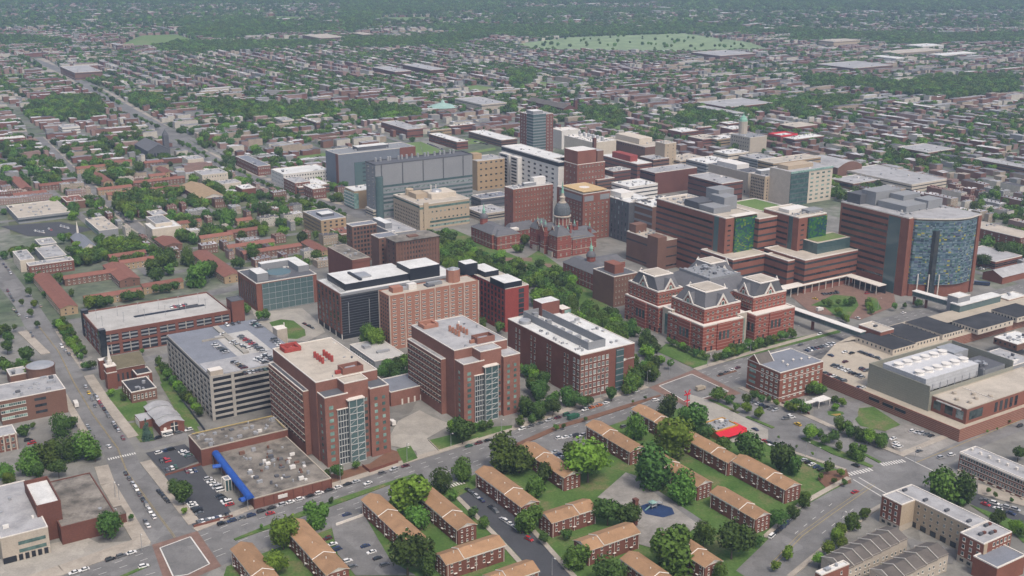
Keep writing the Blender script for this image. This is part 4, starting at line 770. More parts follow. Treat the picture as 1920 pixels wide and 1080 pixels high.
# avenue side and mid-left
for z,c,h,wl,rf,lb,ct,wF,wL in (
 ('Z16',(1110,615,1480,550,950,570),14,whitew,whiter,'white roofed brick and cream apartment row on the far side of the avenue','apartment row',(16,3,1.4,1.6,'d'),(8,3,1.2,1.6,'d')),
 ('Z16',(1215,690,1330,665,1090,645),13,brick,lroof,'red brick block with grey roof facing the avenue median','block',(5,3,1.4,1.6,'gw'),(8,3,1.2,1.6,'gw')),
 ('Z16',(1375,745,1470,720,1290,705),11,brick,whiter,'small red brick block with white roof beside the avenue junction','block',(5,2,1.4,1.6,'gw'),(5,2,1.2,1.6,'gw')),
 ('Z16',(880,540,1010,535,660,450),11,brick,bgroof,'long brick terrace with black and white roof along the avenue','terrace',(6,2,1.3,1.7,'gw'),(15,2,1.2,1.7,'gw')),
 ('Z16',(740,745,860,730,690,712),11,brick,whiter,'plain brick block with white roof on the near side of the avenue','block',None,(3,2,1,1.4,'g')),
 ('Z16',(560,700,700,665,440,680),9,cream,lroof,'low cream block with stepped grey roofs beside the avenue trees','block',(4,1,1.4,1.6,'g'),(4,1,1.4,1.6,'g')),
 ('Z16',(380,620,600,590,310,580),11,cream,lroof,'cream terrace with grey roof on the near side of the avenue','terrace',(9,2,1,1.6,'g'),(4,2,1,1.6,'g')),
 ('Z16',(250,480,400,470,175,455),12,cream,lroof,'cream block with flat grey roof at the upper end of the near avenue side','block',None,(3,2,1,1.6,'g')),
 ('Z12',(1370,340,1620,300,1330,285),12,cream,whiter,'cream flat roofed hall with white roof beside the diagonal street','hall',None,(2,2,1.2,1.6,'g')),
 ('Z12',(1400,290,1550,270,1290,230),15,cream,greyc,'cream block with grey penthouse behind the cream hall','block',None,None),
 ('Z12',(1375,215,1510,200,1365,170),10,brickb,lroof,'small brown block with pale roof behind the grey penthouse','block',None,None),
 ('Z15',(600,860,780,850,580,810),8,brickb,shingr,'brown hip roofed community block beside the diagonal street','block',None,None),
 ('Z12',(260,670,650,600,240,640),9,brick,lroof,'long red brick terrace with rows of white framed windows','terrace',(12,2,1.4,1.6,'gw'),(2,2,1.2,1.6,'gw')),
 ('Z12',(180,620,300,590,100,540),10,cream,lroof,'pale end building with stepped white roof on the left street','block',None,(5,2,1,1.6,'gw')),
 ('Z12',(400,600,600,570,350,500),7,greyc,lroof,'grey low block with large flat grey roof behind the red terrace','block',None,None),
 ('Z12',(360,480,500,450,310,430),7,greyc,lroof,'small grey block with pale roof above the grey low block','block',None,None)):
    g = blk(z,c,h=h,wall=wl,roof=rf,label=lb,cat=ct,name={'terrace':'terrace','block':'street_block','hall':'hall','apartment row':'apartment_row'}[ct],F=wF,L=wL,cl=4,land=None); g.done()
LAND.append((*Z('Z16',1300,600),'the white roofed apartment row'))
# shopping centre L
g = blk('Z12',(160,235,640,185,30,205),h=6,wall=greyc,roof=broof,label='long flat beige roofed shopping centre behind its parking lot',cat='shopping centre',name='shopping_centre',d=62,cl=12,bF=(1,2,wind),land='the shopping centre'); g.done()
g = blk('Z12',(890,350,1040,310,800,240),h=6,wall=greyc,roof=broof,label='beige roofed wing of the shopping centre with blue shop windows',cat='shopping centre',name='shopping_centre',cl=6,bL=(1,2,wint)); g.done()
g = Bld('church','small brick church with slate blue gable roof beyond the terraces','church',Z('Z12',745,510),Z('Z12',860,480),Z('Z12',670,400),h=6,land='the slate blue roofed church'); g.gable(brick,bgroof,4); b = MB(); b.lathe(g.w*.5,g.d*.93,[(1,9),(1,14),(.9,14.1),(.05,21)],white,8); g.part('steeple', b); g.done()
g = Bld('church','large dark stone church with a tall square tower among the trees','church',Z('Z15',1330,400),Z('Z15',1490,360),Z('Z15',1275,330),h=13,land='the dark stone church'); g.gable(greyd,slate,7,trim=greyd); b = MB(); b.box(g.w-2,g.w+4.5,g.d*.3,g.d*.3+6.5,0,28,greyd); b.frustum([(g.w-2,g.d*.3),(g.w+4.5,g.d*.3),(g.w+4.5,g.d*.3+6.5),(g.w-2,g.d*.3+6.5)],28,[(g.w+1.2,g.d*.3+3.2),(g.w+1.3,g.d*.3+3.2),(g.w+1.3,g.d*.3+3.3),(g.w+1.2,g.d*.3+3.3)],35,greyd); g.part('tower', b); g.win('F',6,1,1.5,5,7,7,.1,.9,style='d').done()
# ---- lower left
W0 = dict(cop=white)
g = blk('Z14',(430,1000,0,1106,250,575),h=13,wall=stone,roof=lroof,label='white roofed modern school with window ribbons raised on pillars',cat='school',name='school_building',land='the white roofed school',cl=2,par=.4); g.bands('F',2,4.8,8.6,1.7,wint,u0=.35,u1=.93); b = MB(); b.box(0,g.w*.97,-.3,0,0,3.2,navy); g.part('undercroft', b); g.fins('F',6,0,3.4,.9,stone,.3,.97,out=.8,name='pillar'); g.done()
g = blk('Z14',(545,1010,1040,880,440,600),h=9,wall=brickd,roof=groof,label='low brick school hall with stained grey flat roof',cat='school hall',name='school_hall',par=.5,cl=1,d=None,cop=brickd); g.done()
g = Bld('school_hall','dark brick stage block rising between the white roof and the grey roof','school hall',Z('Z14',330,845),Z('Z14',520,740),Z('Z14',240,615),h=17,land='the dark brick stage block'); g.body(wall=brickd,roof=whiter,cop=brickd,par=2.0,copw=.4).done()
g = blk('Z14',(550,1025,1135,875,530,980),h=5,wall=brickd,roof=groof,label='low brick front range of the school with overhanging grey roof',cat='school range',name='school_hall',par=.3,cl=2,w=None,d=9,cop=groof); g.done()
g = blk('Z13',(590,812,0,935,470,690),yb=1022,wall=brickb,roof=lroof,label='large brown brick school block on the left street with grey flat roof',cat='school',name='school_building',land='the brown brick school',cl=8,cop=white,par=.4); g.win('F',3,3,2.6,1.6,4,g.h-3,.52,.68,style='d'); g.win('F',6,3,2.4,1.8,4,g.h-3,.0,.38,style='tw'); g.done()
g = Bld('round_tower','round brick hall with a silver cap roof on the left street','hall',Z('Z13',330,670),Z('Z13',430,650),Z('Z13',220,600),h=10,land='the round brick hall')
b = MB(); b.lathe(g.w*.6,g.d*.5,[(8.5,0),(8.5,11),(8.8,11.1),(8.8,11.6)],brickb,24); g.part('wall', b); b = MB(); b.lathe(g.w*.6,g.d*.5,[(8.4,11.7),(6,12.6),(2,13)],metal,24); g.part('roof', b)
g = blk('Z13',(90,700,300,660,60,640),h=7,wall=brickb,roof=lroof,label='low curved wing beside the round brick hall',cat='wing',name='school_range',cl=3,w=26); g.done()
g = Bld('school_building','brick school gable front with stone trim at the left edge','school',Z('B0',95,280),Z('B0',96,279),Z('B0',60,210),h=9); g.p = g.p-g.a*34; g.e.location=(g.p.x,g.p.y,0); g.w = 34; g.d = 14; g.body(wall=brick,roof=lroof,par=.5); g.win('F',12,2,1.6,2.2,2.6,6.4,.03,.97,style='gs').done(); g.fins('F',4,0,9.8,.8,stone,.7,.98)
g = Bld('church','brick church with olive roof, copper topped tower and white steeple','church',Z('Z13',1000,640),Z('Z13',1290,570),Z('Z13',870,560),h=12,land='the steepled brick church')
g.gable(brick,mat('olive_roof',(.13,.115,.075)),5,along='A'); g.win('F',6,1,1.2,5,6,6,.12,.95,style='d')
b = MB(); b.box(-3.5,2.5,-3.0,3,0,15,brick,verdi); g.part('tower', b); b = MB(); b.box(-3.7,2.7,-3.2,3.2,11,11.6,white); b.box(-3.7,2.7,-3.2,3.2,15,15.6,white); g.part('cornice', b)
b = MB(); b.lathe(-.5,0,[(1.6,15.6),(1.6,18.5),(1.2,18.7),(.08,28)],white,8); g.part('steeple', b); b = MB(); b.box(-3,1.5,g.d-4,g.d+1,0,13,brick,white); g.part('tower', b)
b = MB(); b.box(-.4,0,4,g.d-4,1,10,wing); b.box(-.7,-.3,g.d*.35,g.d*.65,0,14,white) if 0 else None; g.part('arched_window', b); g.done()
g = blk('Z13',(1180,850,1405,800,1095,745),h=7,wall=brickb,roof=droof,label='small brown brick rectory with black flat roof beside the steepled church',cat='rectory',name='rectory',F=(6,2,1.2,1.5,'gw'),L=(3,2,1.2,1.5,'gw'),cl=2); g.done()
blk('Z13',(1230,690,1360,655,1200,640),h=9,wall=brick,roof=droof,label='small brick sacristy wing behind the black roofed rectory',cat='wing',name='rectory',F=(2,2,1,1.6,'gw'),cl=0).done()
g = Bld('church_hall','low modern brick chapel with curved silver metal roof and cross window','chapel',Z('B0',900,240),Z('B0',1030,205),Z('B0',830,130),h=6,land='the silver roofed chapel'); b = MB(); b.box(0,g.w,0,g.d,0,g.h,brick); g.part('wall', b)
for k in range(4):
    b = MB(); v0 = g.d*k/4; v1 = g.d*(k+1)/4; n = 8; dz = .8*(k%2)
    for i in range(n):
        f = lambda t: (-.5+(g.w+1)*t, g.h+dz+2.2*math.sin(math.pi*t)); (x0,z0),(x1,z1) = f(i/n),f((i+1)/n)
        b.face([(x0,v0,z0),(x1,v0,z1),(x1,v1,z1),(x0,v1,z0)], lroof); b.face([(x0,v0,g.h-.4),(x1,v0,g.h-.4),(x1,v0,z1),(x0,v0,z0)], brick if k == 0 else metal)
    g.part('curved_roof', b)
b = MB(); b.box(g.w*.45,g.w*.72,-.12,0,.5,6.6,wind); b.box(g.w*.57,g.w*.60,-.2,-.12,.5,7.4,white); b.box(g.w*.42,g.w*.75,-.2,-.12,4.4,4.8,white); g.part('cross_window', b); b = MB(); b.lathe(0,0,[(.9,0),(.9,.15)],white,14); o = link('round_window', b.mesh('round_window'), g.e, (g.w*.2,-.02,4)); o.rotation_euler = (math.pi/2,0,0)
b = MB(); b.box(-7,0,g.d*.5,g.d*.85,0,5,brick,lroof); b.box(-7.2,-7,g.d*.55,g.d*.8,.4,4.2,white); g.part('porch', b)
# ---- old flat roofed hospital block with blue canopy
g = Bld('flat_roofed_building','wide low brick building with stained gravel roof and blue tubular walkway','building',(476,936),(616,893),(400,850),h=5.5,land='the gravel roofed building'); g.body(wall=brick,roof=groof,cop=stone,par=.5,copw=.5)
w = g.w
g.clutter(16,(6,w-3,3,g.d*.9),5.5,metal,1.9,21); g.clutter(9,(6,w-3,3,g.d*.9),5.5,brickb,2.0,23); g.clutter(5,(6,w-3,3,g.d*.9),5.5,whitew,1.8,22); g.fins('F',9,0,5.4,.5,brickd,out=.2); OLD = g
b = MB(); b.box(w*.3,w*.42,-.3,-.05,2.2,4.2,whitew); g.part('sign_board', b); text('MONUMENT  HEALTH', 1.0, g.e, (w*.36,-.34,2.9), 0, navy) if 0 else None
g.done()
g = blk('B1',(230,912,695,775,145,835),h=9.5,wall=brick,roof=groof,label='raised brick rear part with yellow pipe along its stained gravel roof',cat='building',name='flat_roofed_building',cl=14,cop=stone,par=.5,seed=31)
b = MB(); b.tube([(1.5,g.d-1.5,10.8),(g.w-1.5,g.d-1.5,10.8),(g.w-1.5,1.5,10.8)],.35,ypaint,6); g.part('yellow_pipe', b); g.done()
t = bpy.data.objects.new('covered_walkway', None); C.objects.link(t); tag(t,'bright blue tubular canopy walkway along the gravel roofed building','walkway'); bp = P(*Z('B0',1210,390),6.5); t.location = (bp.x,bp.y,0)
def vault(pts, r, z, m):
    b = MB(); n = 7; rows = []
    for i, p in enumerate(pts):
        p = Vector(p); d = (Vector(pts[min(i+1,len(pts)-1)])-Vector(pts[max(i-1,0)])).normalized(); s_ = Vector((-d.y,d.x))
        rows.append([(p.x-bp.x+s_.x*r*math.cos(a), p.y-bp.y+s_.y*r*math.cos(a), z+r*.9*math.sin(a)) for a in [math.pi*k/n for k in range(n+1)]])
    for i in range(len(rows)-1):
        for k in range(n): b.face([rows[i][k],rows[i][k+1],rows[i+1][k+1],rows[i+1][k]], m)
    for e in (rows[0], rows[-1]): b.face(e, m)
    return b
vault([P(*Z('B0',1212,385),6.5),P(*Z('B0',1300,500),6.5),P(*Z('B0',1410,640),6.5)],2.0,6.0,blue).obj('canopy', t); vault([P(*Z('B0',1270,447),6.5),P(*Z('B0',1195,458),6.5)],1.5,5.4,blue).obj('canopy', t); vault([P(*Z('B0',1418,630),5),P(*Z('B0',1350,655),5)],1.7,4.6,blue).obj('canopy', t)
for k in range(9):
    f = k/8; p = P(*Z('B0',1212+198*f,385+255*f),6.5); b = MB()
    for s_ in (-1.7,1.7): b.tube([(p.x-bp.x+s_*.9,p.y-bp.y+s_*.3,0),(p.x-bp.x+s_*.9,p.y-bp.y+s_*.3,6.2)],.16,greyc,5)
    b.obj('post', t)
g = Bld('lift_kiosk','small glass and grey lift kiosk beside the blue walkway','kiosk',Z('B0',1265,545),Z('B0',1295,530),Z('B0',1245,525),h=6); g.body(wall=wglas,roof=greyc,par=.3); g.fins('F',3,0,6,.3,white); g.fins('L',3,0,6,.3,white)
# ---- right side: brick office with gable, parking deck, cooling towers, power house, bridges
g = Bld('office_building','five storey brick office with grey gabled corner and pale cornice','office building',Z('Z11',400,385),Z('Z11',775,275),Z('Z11',100,262),yb=756,land='the gabled brick office')
g.body(wall=bricko,roof=bgroof,par=.5); k = g.d*.62
g.win('F',7,5,2.0,1.5,3,g.h-2.4,.04,.96,style='tw'); g.win('L',4,5,2.0,1.5,3,g.h-2.4,.03,.6,style='tw'); g.win('L',1,5,5.5,1.6,3,g.h-2.4,.68,.98,style='t')
b = MB(); h = g.h; b.face([(0,k,h),(0,g.d,h),(0,(k+g.d)/2,h+5)][::-1],bricko); b.face([(0,k,h),(0,(k+g.d)/2,h+5),(12,(k+g.d)/2,h+5),(12,k,h)][::-1],shingg); b.face([(0,g.d,h),(0,(k+g.d)/2,h+5),(12,(k+g.d)/2,h+5),(12,g.d,h)],shingg); b.face([(12,k,h),(12,g.d,h),(12,(k+g.d)/2,h+5)],bricko); g.part('gable', b)
b = MB(); m = (k+g.d)/2; b.tube([(-.2,k-.3,h),(-.2,m,h+5.2),(-.2,g.d+.3,h)],.3,white,4); b.tube([(12,k,h),(12,m,h+5.2),(12,g.d,h)],.3,white,4); g.part('gable_trim', b)
b = MB(); b.box(-.12,g.w+.1,-.14,-.001,3.2,3.6,white); b.box(-.12,g.w+.1,-.14,-.001,g.h-4.6,g.h-4.3,white); b.box(-.14,-.001,0,g.d,3.2,3.6,white); b.box(-.14,-.001,0,g.d,g.h-4.6,g.h-4.3,white); g.part('string_course', b)
for (x,y) in ((.35,.25),(.6,.4),(.75,.35),(.9,.3),(.4,.45)): b = MB(); b.lathe(g.w*x,g.d*y,[(.5,h),(.5,h+.9),(.9,h+1),(.3,h+1.5)],white,8); g.part('roof_vent', b)
g.done(); GOF = g
t = Bld('entrance_canopy','white flat canopy on posts over the drive of the gabled brick office','canopy',Z('Z11',750,640),Z('Z11',850,605),Z('Z11',680,590),h=5,d=6); b = MB(); b.box(0,t.w,0,t.d,4.5,5,whitew); b.box(-16,0,t.d*.3,t.d*.8,4.5,4.9,whitew); t.part('canopy_roof', b)
for x,y in ((.5,.5),(t.w-.5,.5),(.5,t.d-.5),(t.w-.5,t.d-.5),(-10,t.d*.5)): b = MB(); b.tube([(x,y,0),(x,y,4.5)],.25,white,6); t.part('post', b)
DK = Bld('parking_deck','broad parking deck behind long banded brick walls carrying the plant buildings','parking deck',Z('B4',1078,268),Z('B4',1440,128),Z('Z11',770,398),h=6.5,land='the banded parking deck')
bb = mat('brick_striped_wall',(.24,.10,.07),var=.08,lines=(1.1,.14,(.42,.33,.26)))
DK.w += 60; DK.r = (0,DK.w,0,DK.d+110); b = MB(); b.box(0,DK.w,0,DK.d,0,6.5,bb,conc,bottom=False); DK.part('wall', b); PD = mat('pale_deck',(.42,.37,.30),var=.08,scale=.06,stain=.15); up = [DK.uv(p_,6.5) for p_ in [Z('Z11',700,330),Z('Z11',900,112),Z('Z11',1045,45),Z('Z9',600,660),Z('Z9',860,585),Z('Z9',1050,548),Z('Z9',1215,500),Z('Z9',1420,465),Z('Z9',1700,385),Z('Z9',1920,345),(2060,585)]]; b = MB(); b.prism([(0,DK.d)]+up+[(DK.w+220,up[-1][1]),(DK.w+220,DK.d-1)],0,6.5,bb,PD); DK.part('upper_deck', b)
b = MB(); b.box(.6,DK.w,.6,DK.d,6.5,6.54,MATS['pale_deck']); DK.part('deck_surface', b); b = MB(); b.box(-.1,.5,-.1,DK.d,6.5,7.5,bb); b.box(.5,DK.w,-.1,.5,6.5,7.5,bb); DK.part('parapet', b)
for a in (.36,.45,.55): b = MB(); b.box(-.2,0,DK.d*a,DK.d*(a+.075),3.6,5.4,navy); DK.part('opening', b)
def ondeck(name,label,cat,c,z,h,zone='Z9',**k): return Bld(name,label,cat,*B3(zone,*c),h=h,z0=z,**k)
g = Bld('plant_building','brick plant hall with tall dark windows and beige flat roof on the deck corner','plant hall',Z('h',1280,890),Z('h',1920,650),Z('h',870,740),h=15.5,z0=6.55,land='the brick plant hall'); g.w += 30
g.body(wall=bricko,roof=broof,par=.5,cop=stone); 
for (a,c) in ((.08,.28),(.4,.62),(.72,.92)): b = MB(); b.box(-.15,.0,g.d*(1-c),g.d*(1-a),2,7,wing); g.part('window', b)
b = MB(); b.box(g.w*.03,g.w*.17,-.15,0,2,7.4,wing); g.part('window', b)
for k in range(5): b = MB(); x = g.w*(.30+.055*k); b.box(x,x+2.4,-.15,0,1.5,7.5,wind); g.part('window', b)
b = MB(); b.box(-.6,-.1,g.d*.15,g.d*.85,7.4,8.1,whitew); g.part('sign_board', b)
for x,y in ((.05,.5),(.1,.8),(.13,.3),(.16,.5),(.20,.2),(.07,.22)): b = MB(); b.lathe(g.w*x*1.6,g.d*y,[(1.3,9),(1.3,10.3),(1.1,10.6)],stone,12); g.part('roof_vent', b)
b = MB(); b.box(g.w*.3,g.w*.3+.4,1,g.d-1,9,9.4,white); g.part('expansion_joint', b)
g = Bld('cooling_plant','cooling tower plant screened by tall metal mesh walls on the parking deck','cooling plant',Z('h',870,630),Z('h',1830,345),Z('h',180,365),h=22,z0=6.55,land='the cooling plant'); H = g.h-6.55; t = .4
for nm,(a,b_,c,d_) in (('F',(0,g.w,0,t)),('L',(0,t,t,g.d)),('B',(t,g.w,g.d-t,g.d)),('R',(g.w-t,g.w,t,g.d-t))):
    b = MB(); b.box(a,b_,c,d_,0,H-(3.5 if nm == 'F' else 0),meshp); g.part('mesh_screen', b)
b = MB(); b.box(t,g.w-t,t,g.d-t,0,H*.35,conc); g.part('floor', b)
cw = g.w*.62; b = MB(); b.box(5,5+cw,g.d*.16,g.d*.86,H*.35+3,H+1,mat('pale_metal',(.50,.51,.53),var=.1,lines=(2.2,.1,(.36,.37,.39)))); g.part('cooling_tower', b)
for i in range(6):
    for j in range(2):
        x = 5+cw*(i+.5)/6; y = g.d*(.34+.34*j); b = MB(); b.lathe(x,y,[(3.1,H+1),(2.7,H+2.0),(3.0,H+2.9)],whitew,18); g.part('fan_stack', b)
        b = MB(); b.lathe(x,y,[(2.5,H+2.4),(2.5,H+2.5)],greyd,14); b.box(x-2.4,x+2.4,y-.2,y+.2,H+2.55,H+2.7,metal); b.box(x-.2,x+.2,y-2.4,y+2.4,H+2.75,H+2.85,metal); g.part('fan', b)
for k in range(8): b = MB(); x = 6+cw*k/7.2; b.tube([(x,3,3),(x,3,H-1)],.3,metal,6); g.part('post', b)
b = MB(); b.box(5+cw+3,g.w-2,g.d*.1,g.d*.5,H*.35,H*.8,greyc,greyd); b.box(5+cw+3,g.w-8,g.d*.6,g.d*.9,H*.35,H*1.05,metal); g.part('plant_box', b); g.clutter(8,(5+cw+2,g.w-3,3,g.d-3),H*.85+6.55,metal,4,13)
wl = []
for i,(c,lb) in enumerate((((740,845,950,790,440,715),'nearest black roofed low white building by the footbridge'),((945,778,1150,715,650,650),'second black roofed low white building from the footbridge'),((1190,708,1370,650,885,585),'third black roofed low white building from the footbridge'),((1510,662,1830,575,1262,590),'largest black roofed low white building, right of the other black roofs'),((1860,555,2100,500,1620,485),'black roofed low building cut by the right picture edge'))):
    g = ondeck('low_building',lb,'low building',c,6.55,10.5,group='black roofed low buildings on the deck'); g.body(wall=cream,roof=droof,cop=droof,par=.15,copw=.2); g.win('L',8,1,1.1,1.5,8.8,8.8,.03,.97,style='d'); g.win('F',7,1,1.1,1.5,8.8,8.8,.05,.95,style='d').done()
for c_,w_,r_,l_ in (((1860,800,2050,740,1690,720),brickb,whiter,'low brown building with white cluttered roof behind the cooling plant'),((1800,1000,1990,930,1640,850),greyc,lroof,'grey roofed low building against the back of the cooling plant')): g = ondeck('low_building',l_,'low building',c_,6.55,11); g.body(wall=w_,roof=r_,par=.4); g.clutter(9,z=11,seed=61); g.win('L',5,1,1.4,1.4,9,9,style='d').done()
g = blk(None,(Z('Z9',630,690),Z('Z9',725,650),Z('Z9',555,590)),h=13,wall=bricko,roof=broof,label='small brick lift tower at the near end of the glazed footbridge',cat='lift tower',name='lift_tower',cl=1); g.done()
g = Bld('lift_tower','grey metal lift tower of the second footbridge','lift tower',Z('Z9',1330,380),Z('Z9',1430,350),Z('Z9',1240,350),h=16,yb=None,land='the grey lift tower'); g.body(wall=greyc,roof=whiter,par=.4)
g = Bld('glass_gallery','glass gallery with white roof running right from the grey lift tower','gallery',Z('Z9',1345,445),Z('Z9',1700,345),Z('Z9',1300,400),h=12,d=8); b = MB(); b.box(0,g.w,0,g.d,0,11.4,wglas,bottom=False); b.box(-.4,g.w+.4,-.6,g.d+.6,11.4,12,whiter); g.part('gallery', b)
def bridge(label, p0, p1, z, wd=5, h=4.2):
    a, c = P(*p0,z+h), P(*p1,z+h); d = (c-a); L = d.length; an = math.atan2(d.y,d.x); e = bpy.data.objects.new('footbridge', None); C.objects.link(e); e.location = (a.x,a.y,0); e.rotation_euler = (0,0,an); tag(e,label,'footbridge')
    b = MB(); b.box(0,L,-wd/2,wd/2,z,z+.6,greyc); b.obj('deck', e); b = MB(); b.box(0,L,-wd/2+.1,wd/2-.1,z+.6,z+h-.4,wglas); b.obj('glass_side', e); b = MB(); b.box(-.3,L+.3,-wd/2-.5,wd/2+.5,z+h-.4,z+h,whitew); b.obj('roof', e)
    for k in range(12): b = MB(); x = L*(k+.5)/12; b.box(x-.12,x+.12,-wd/2-.06,wd/2+.06,z+.6,z+h-.4,greyd); b.obj('mullion', e)
    for k in (.02,.36,.97): b = MB(); b.box(L*k-.6,L*k+.6,-1,1,0,z,brick); b.obj('pier', e)
bridge('glazed footbridge with white roof crossing the avenue beside the slate pavilions',Z('A5',590,640),Z('A5',1015,785),7)
bridge('short dark footbridge from the blue panelled tower to the grey lift tower',Z('A5',1305,552),Z('A5',1505,608),7)
# ---- corner restaurant
g = Bld('restaurant','small fast food restaurant with yellow band and bright red awning','restaurant',Z('B3',1150,270),Z('B3',1255,225),Z('B3',1100,215),h=4.5,land='the red awning restaurant'); g.body(wall=yellow,roof=lroof,cop=yellow,par=.6); b = MB(); b.face([(-1,-6,2.9),(g.w+2,-6,2.9),(g.w+2,0,4.3),(-1,0,4.3)],redroof); b.face([(-1,-6,2.6),(g.w+2,-6,2.6),(g.w+2,-6,2.9),(-1,-6,2.9)],redroof); b.box(g.w+.2,g.w+3,-4,g.d*.5,2.8,3.8,redroof); g.part('awning', b); g.clutter(5,m=metal,seed=2); b = MB(); b.tube([(0,-5.5,0),(0,-5.5,2.8)],.15,redroof,5); b.tube([(g.w,-5.5,0),(g.w,-5.5,2.8)],.15,redroof,5); g.part('post', b)
# ---- apartment building bottom right
g = Bld('apartment_building','four storey apartment building with grey flat roof, brick ends and beige courtyard side','apartment building',Z('g',1400,830),Z('g',1795,690),Z('g',1070,690),h=14,land='the grey roofed apartment building'); U0,V0 = g.w,g.d
fr = P(*Z('g',470,62),14); far = (fr-g.p).dot(g.b); lw = P(*Z('g',150,230),14); lu = (lw-g.p).dot(g.a); lv = (lw-g.p).dot(g.b); bu = (fr-g.p).dot(g.a)
A1 = (0,U0,0,V0); g.body(A1,0,14,bricko,lroof,white,par=.5); A2 = (U0*.42,U0,V0,far); g.body(A2,0,14,beige,lroof,white,par=.5)
A3_ = (min(0,lu),U0*.42,far-V0*.95,far); g.body(A3_,0,14,bricko,lroof,white,par=.5)
b = MB(); b.box(A1[0]-.08,A1[1]+.08,A1[2]-.08,A1[3],0,3.2,stone); b.box(A3_[0]-.08,A3_[1],A3_[2]-.08,A3_[3],0,3.2,stone); g.part('stone_base', b)
b = MB(); b.box(A3_[0]+.0,A3_[1]-.1,A3_[2]-.12,A3_[2],3.2,14,beige); g.part('beige_wall', b)
g.win('L',3,3,1.4,1.9,5,12,.05,.95,style='gw',r=A1); g.win('F',5,3,1.4,1.9,5,12,.3,.98,style='gw',r=A1); g.win('L',3,3,1.4,1.9,5,12,.1,.95,style='gw',r=A3_); g.win('L',11,3,1.2,1.5,5,12,.03,.97,style='gs',r=A2); g.win('L',3,1,2.0,1.4,1.6,1.6,.05,.95,style='d',r=A1); g.win('L',3,1,2.0,1.4,1.6,1.6,.05,.95,style='d',r=A3_)
b = MB(); b.box(A1[0]+.1,A1[0]+2.5,A1[2]-.3,A1[2],0,14,beige); g.part('beige_bay', b)
b = MB(); 
for k in range(7): y = A2[2]+(A2[3]-A2[2])*(.03+.13*k); b.box(A2[0]-.1,A2[0],y,y+3.2,.2,2.9,wind)
g.part('garage_opening', b)
for k,(x,y) in enumerate(((.3,.5),(.55,.35),(.75,.8))): g.unit(U0*x,V0*y,2.2,1.2,1.3,greyd); g.unit(U0*x+2.6,V0*y,1.6,1.2,1.1,brickd)
for k in range(4): g.unit(U0*.6,V0+(far-V0)*(.1+.28*k),2.6,1.2,1.2,greyd)
g.done(); APT = g
g = Bld('terrace','three storey orange brick terrace with white trimmed windows and pale flat roof','terrace',Z('B4',1490,560),Z('B4',1560,530),Z('B4',1078,385),h=10.5,w=13,land='the white trimmed terrace'); g.body(wall=bricko,roof=lroof,cop=white,par=.5); g.win('L',26,3,1.15,1.9,2.6,8.6,.01,.99,style='gw'); g.win('F',3,3,1.1,1.8,2.6,8.6,.1,.9,style='gw'); b = MB(); b.box(-.5,0,0,g.d,9.7,10.5,white); g.part('cornice', b)
for k in range(8): b = MB(); y = g.d*(k+.6)/8; b.box(-1.6,0,y,y+1.6,0,1.1,stone); g.part('front_steps', b); g.unit(7,y,1.2,1.2,1.4,white)
g.done()
# town houses with stepped roofs, bottom right
def steps(label, c0, cB, n, w, h, roof, wall, dz, rev=False, ridge=2.2, land=None):
    g = Bld('terrace',label,'terrace',c0,c0,cB,h=h,w=w,land=land); L = g.d/n; g.w = w
    for k in range(n):
        v0, v1 = L*k, L*(k+1)-.05; z = h+dz*k; b = MB(); b.box(0,w,v0,v1,0,z,wall,bottom=False); g.part('wall', b)
        b = MB(); b.face([(-.4,v0,z-.2),(w/2,v0,z+ridge),(w/2,v1,z+ridge),(-.4,v1,z-.2)][::-1],roof); b.face([(w/2,v0,z+ridge),(w+.4,v0,z-.2),(w+.4,v1,z-.2),(w/2,v1,z+ridge)],roof); b.face([(0,v0,z),(w,v0,z),(w/2,v0,z+ridge)],wall); b.face([(0,v1,z),(w,v1,z),(w/2,v1,z+ridge)][::-1],wall); g.part('roof', b)
        b = MB(); b.tube([(-.4,v0,z-.1),(w/2,v0,z+ridge+.1),(w+.4,v0,z-.1)],.18,white,4); g.part('gable_trim', b)
        for y in (v0+L*.3, v0+L*.7):
            for zz in (2,5): g.wins.append((win_mesh(1.1,1.5,'gw'),(0,y,zz),-math.pi/2))
        g.r = (0,w,v0,v1)
    g.win('F',2,2,1.1,1.5,2,5,.15,.85,style='gw',r=(0,w,0,L)); return g.done()

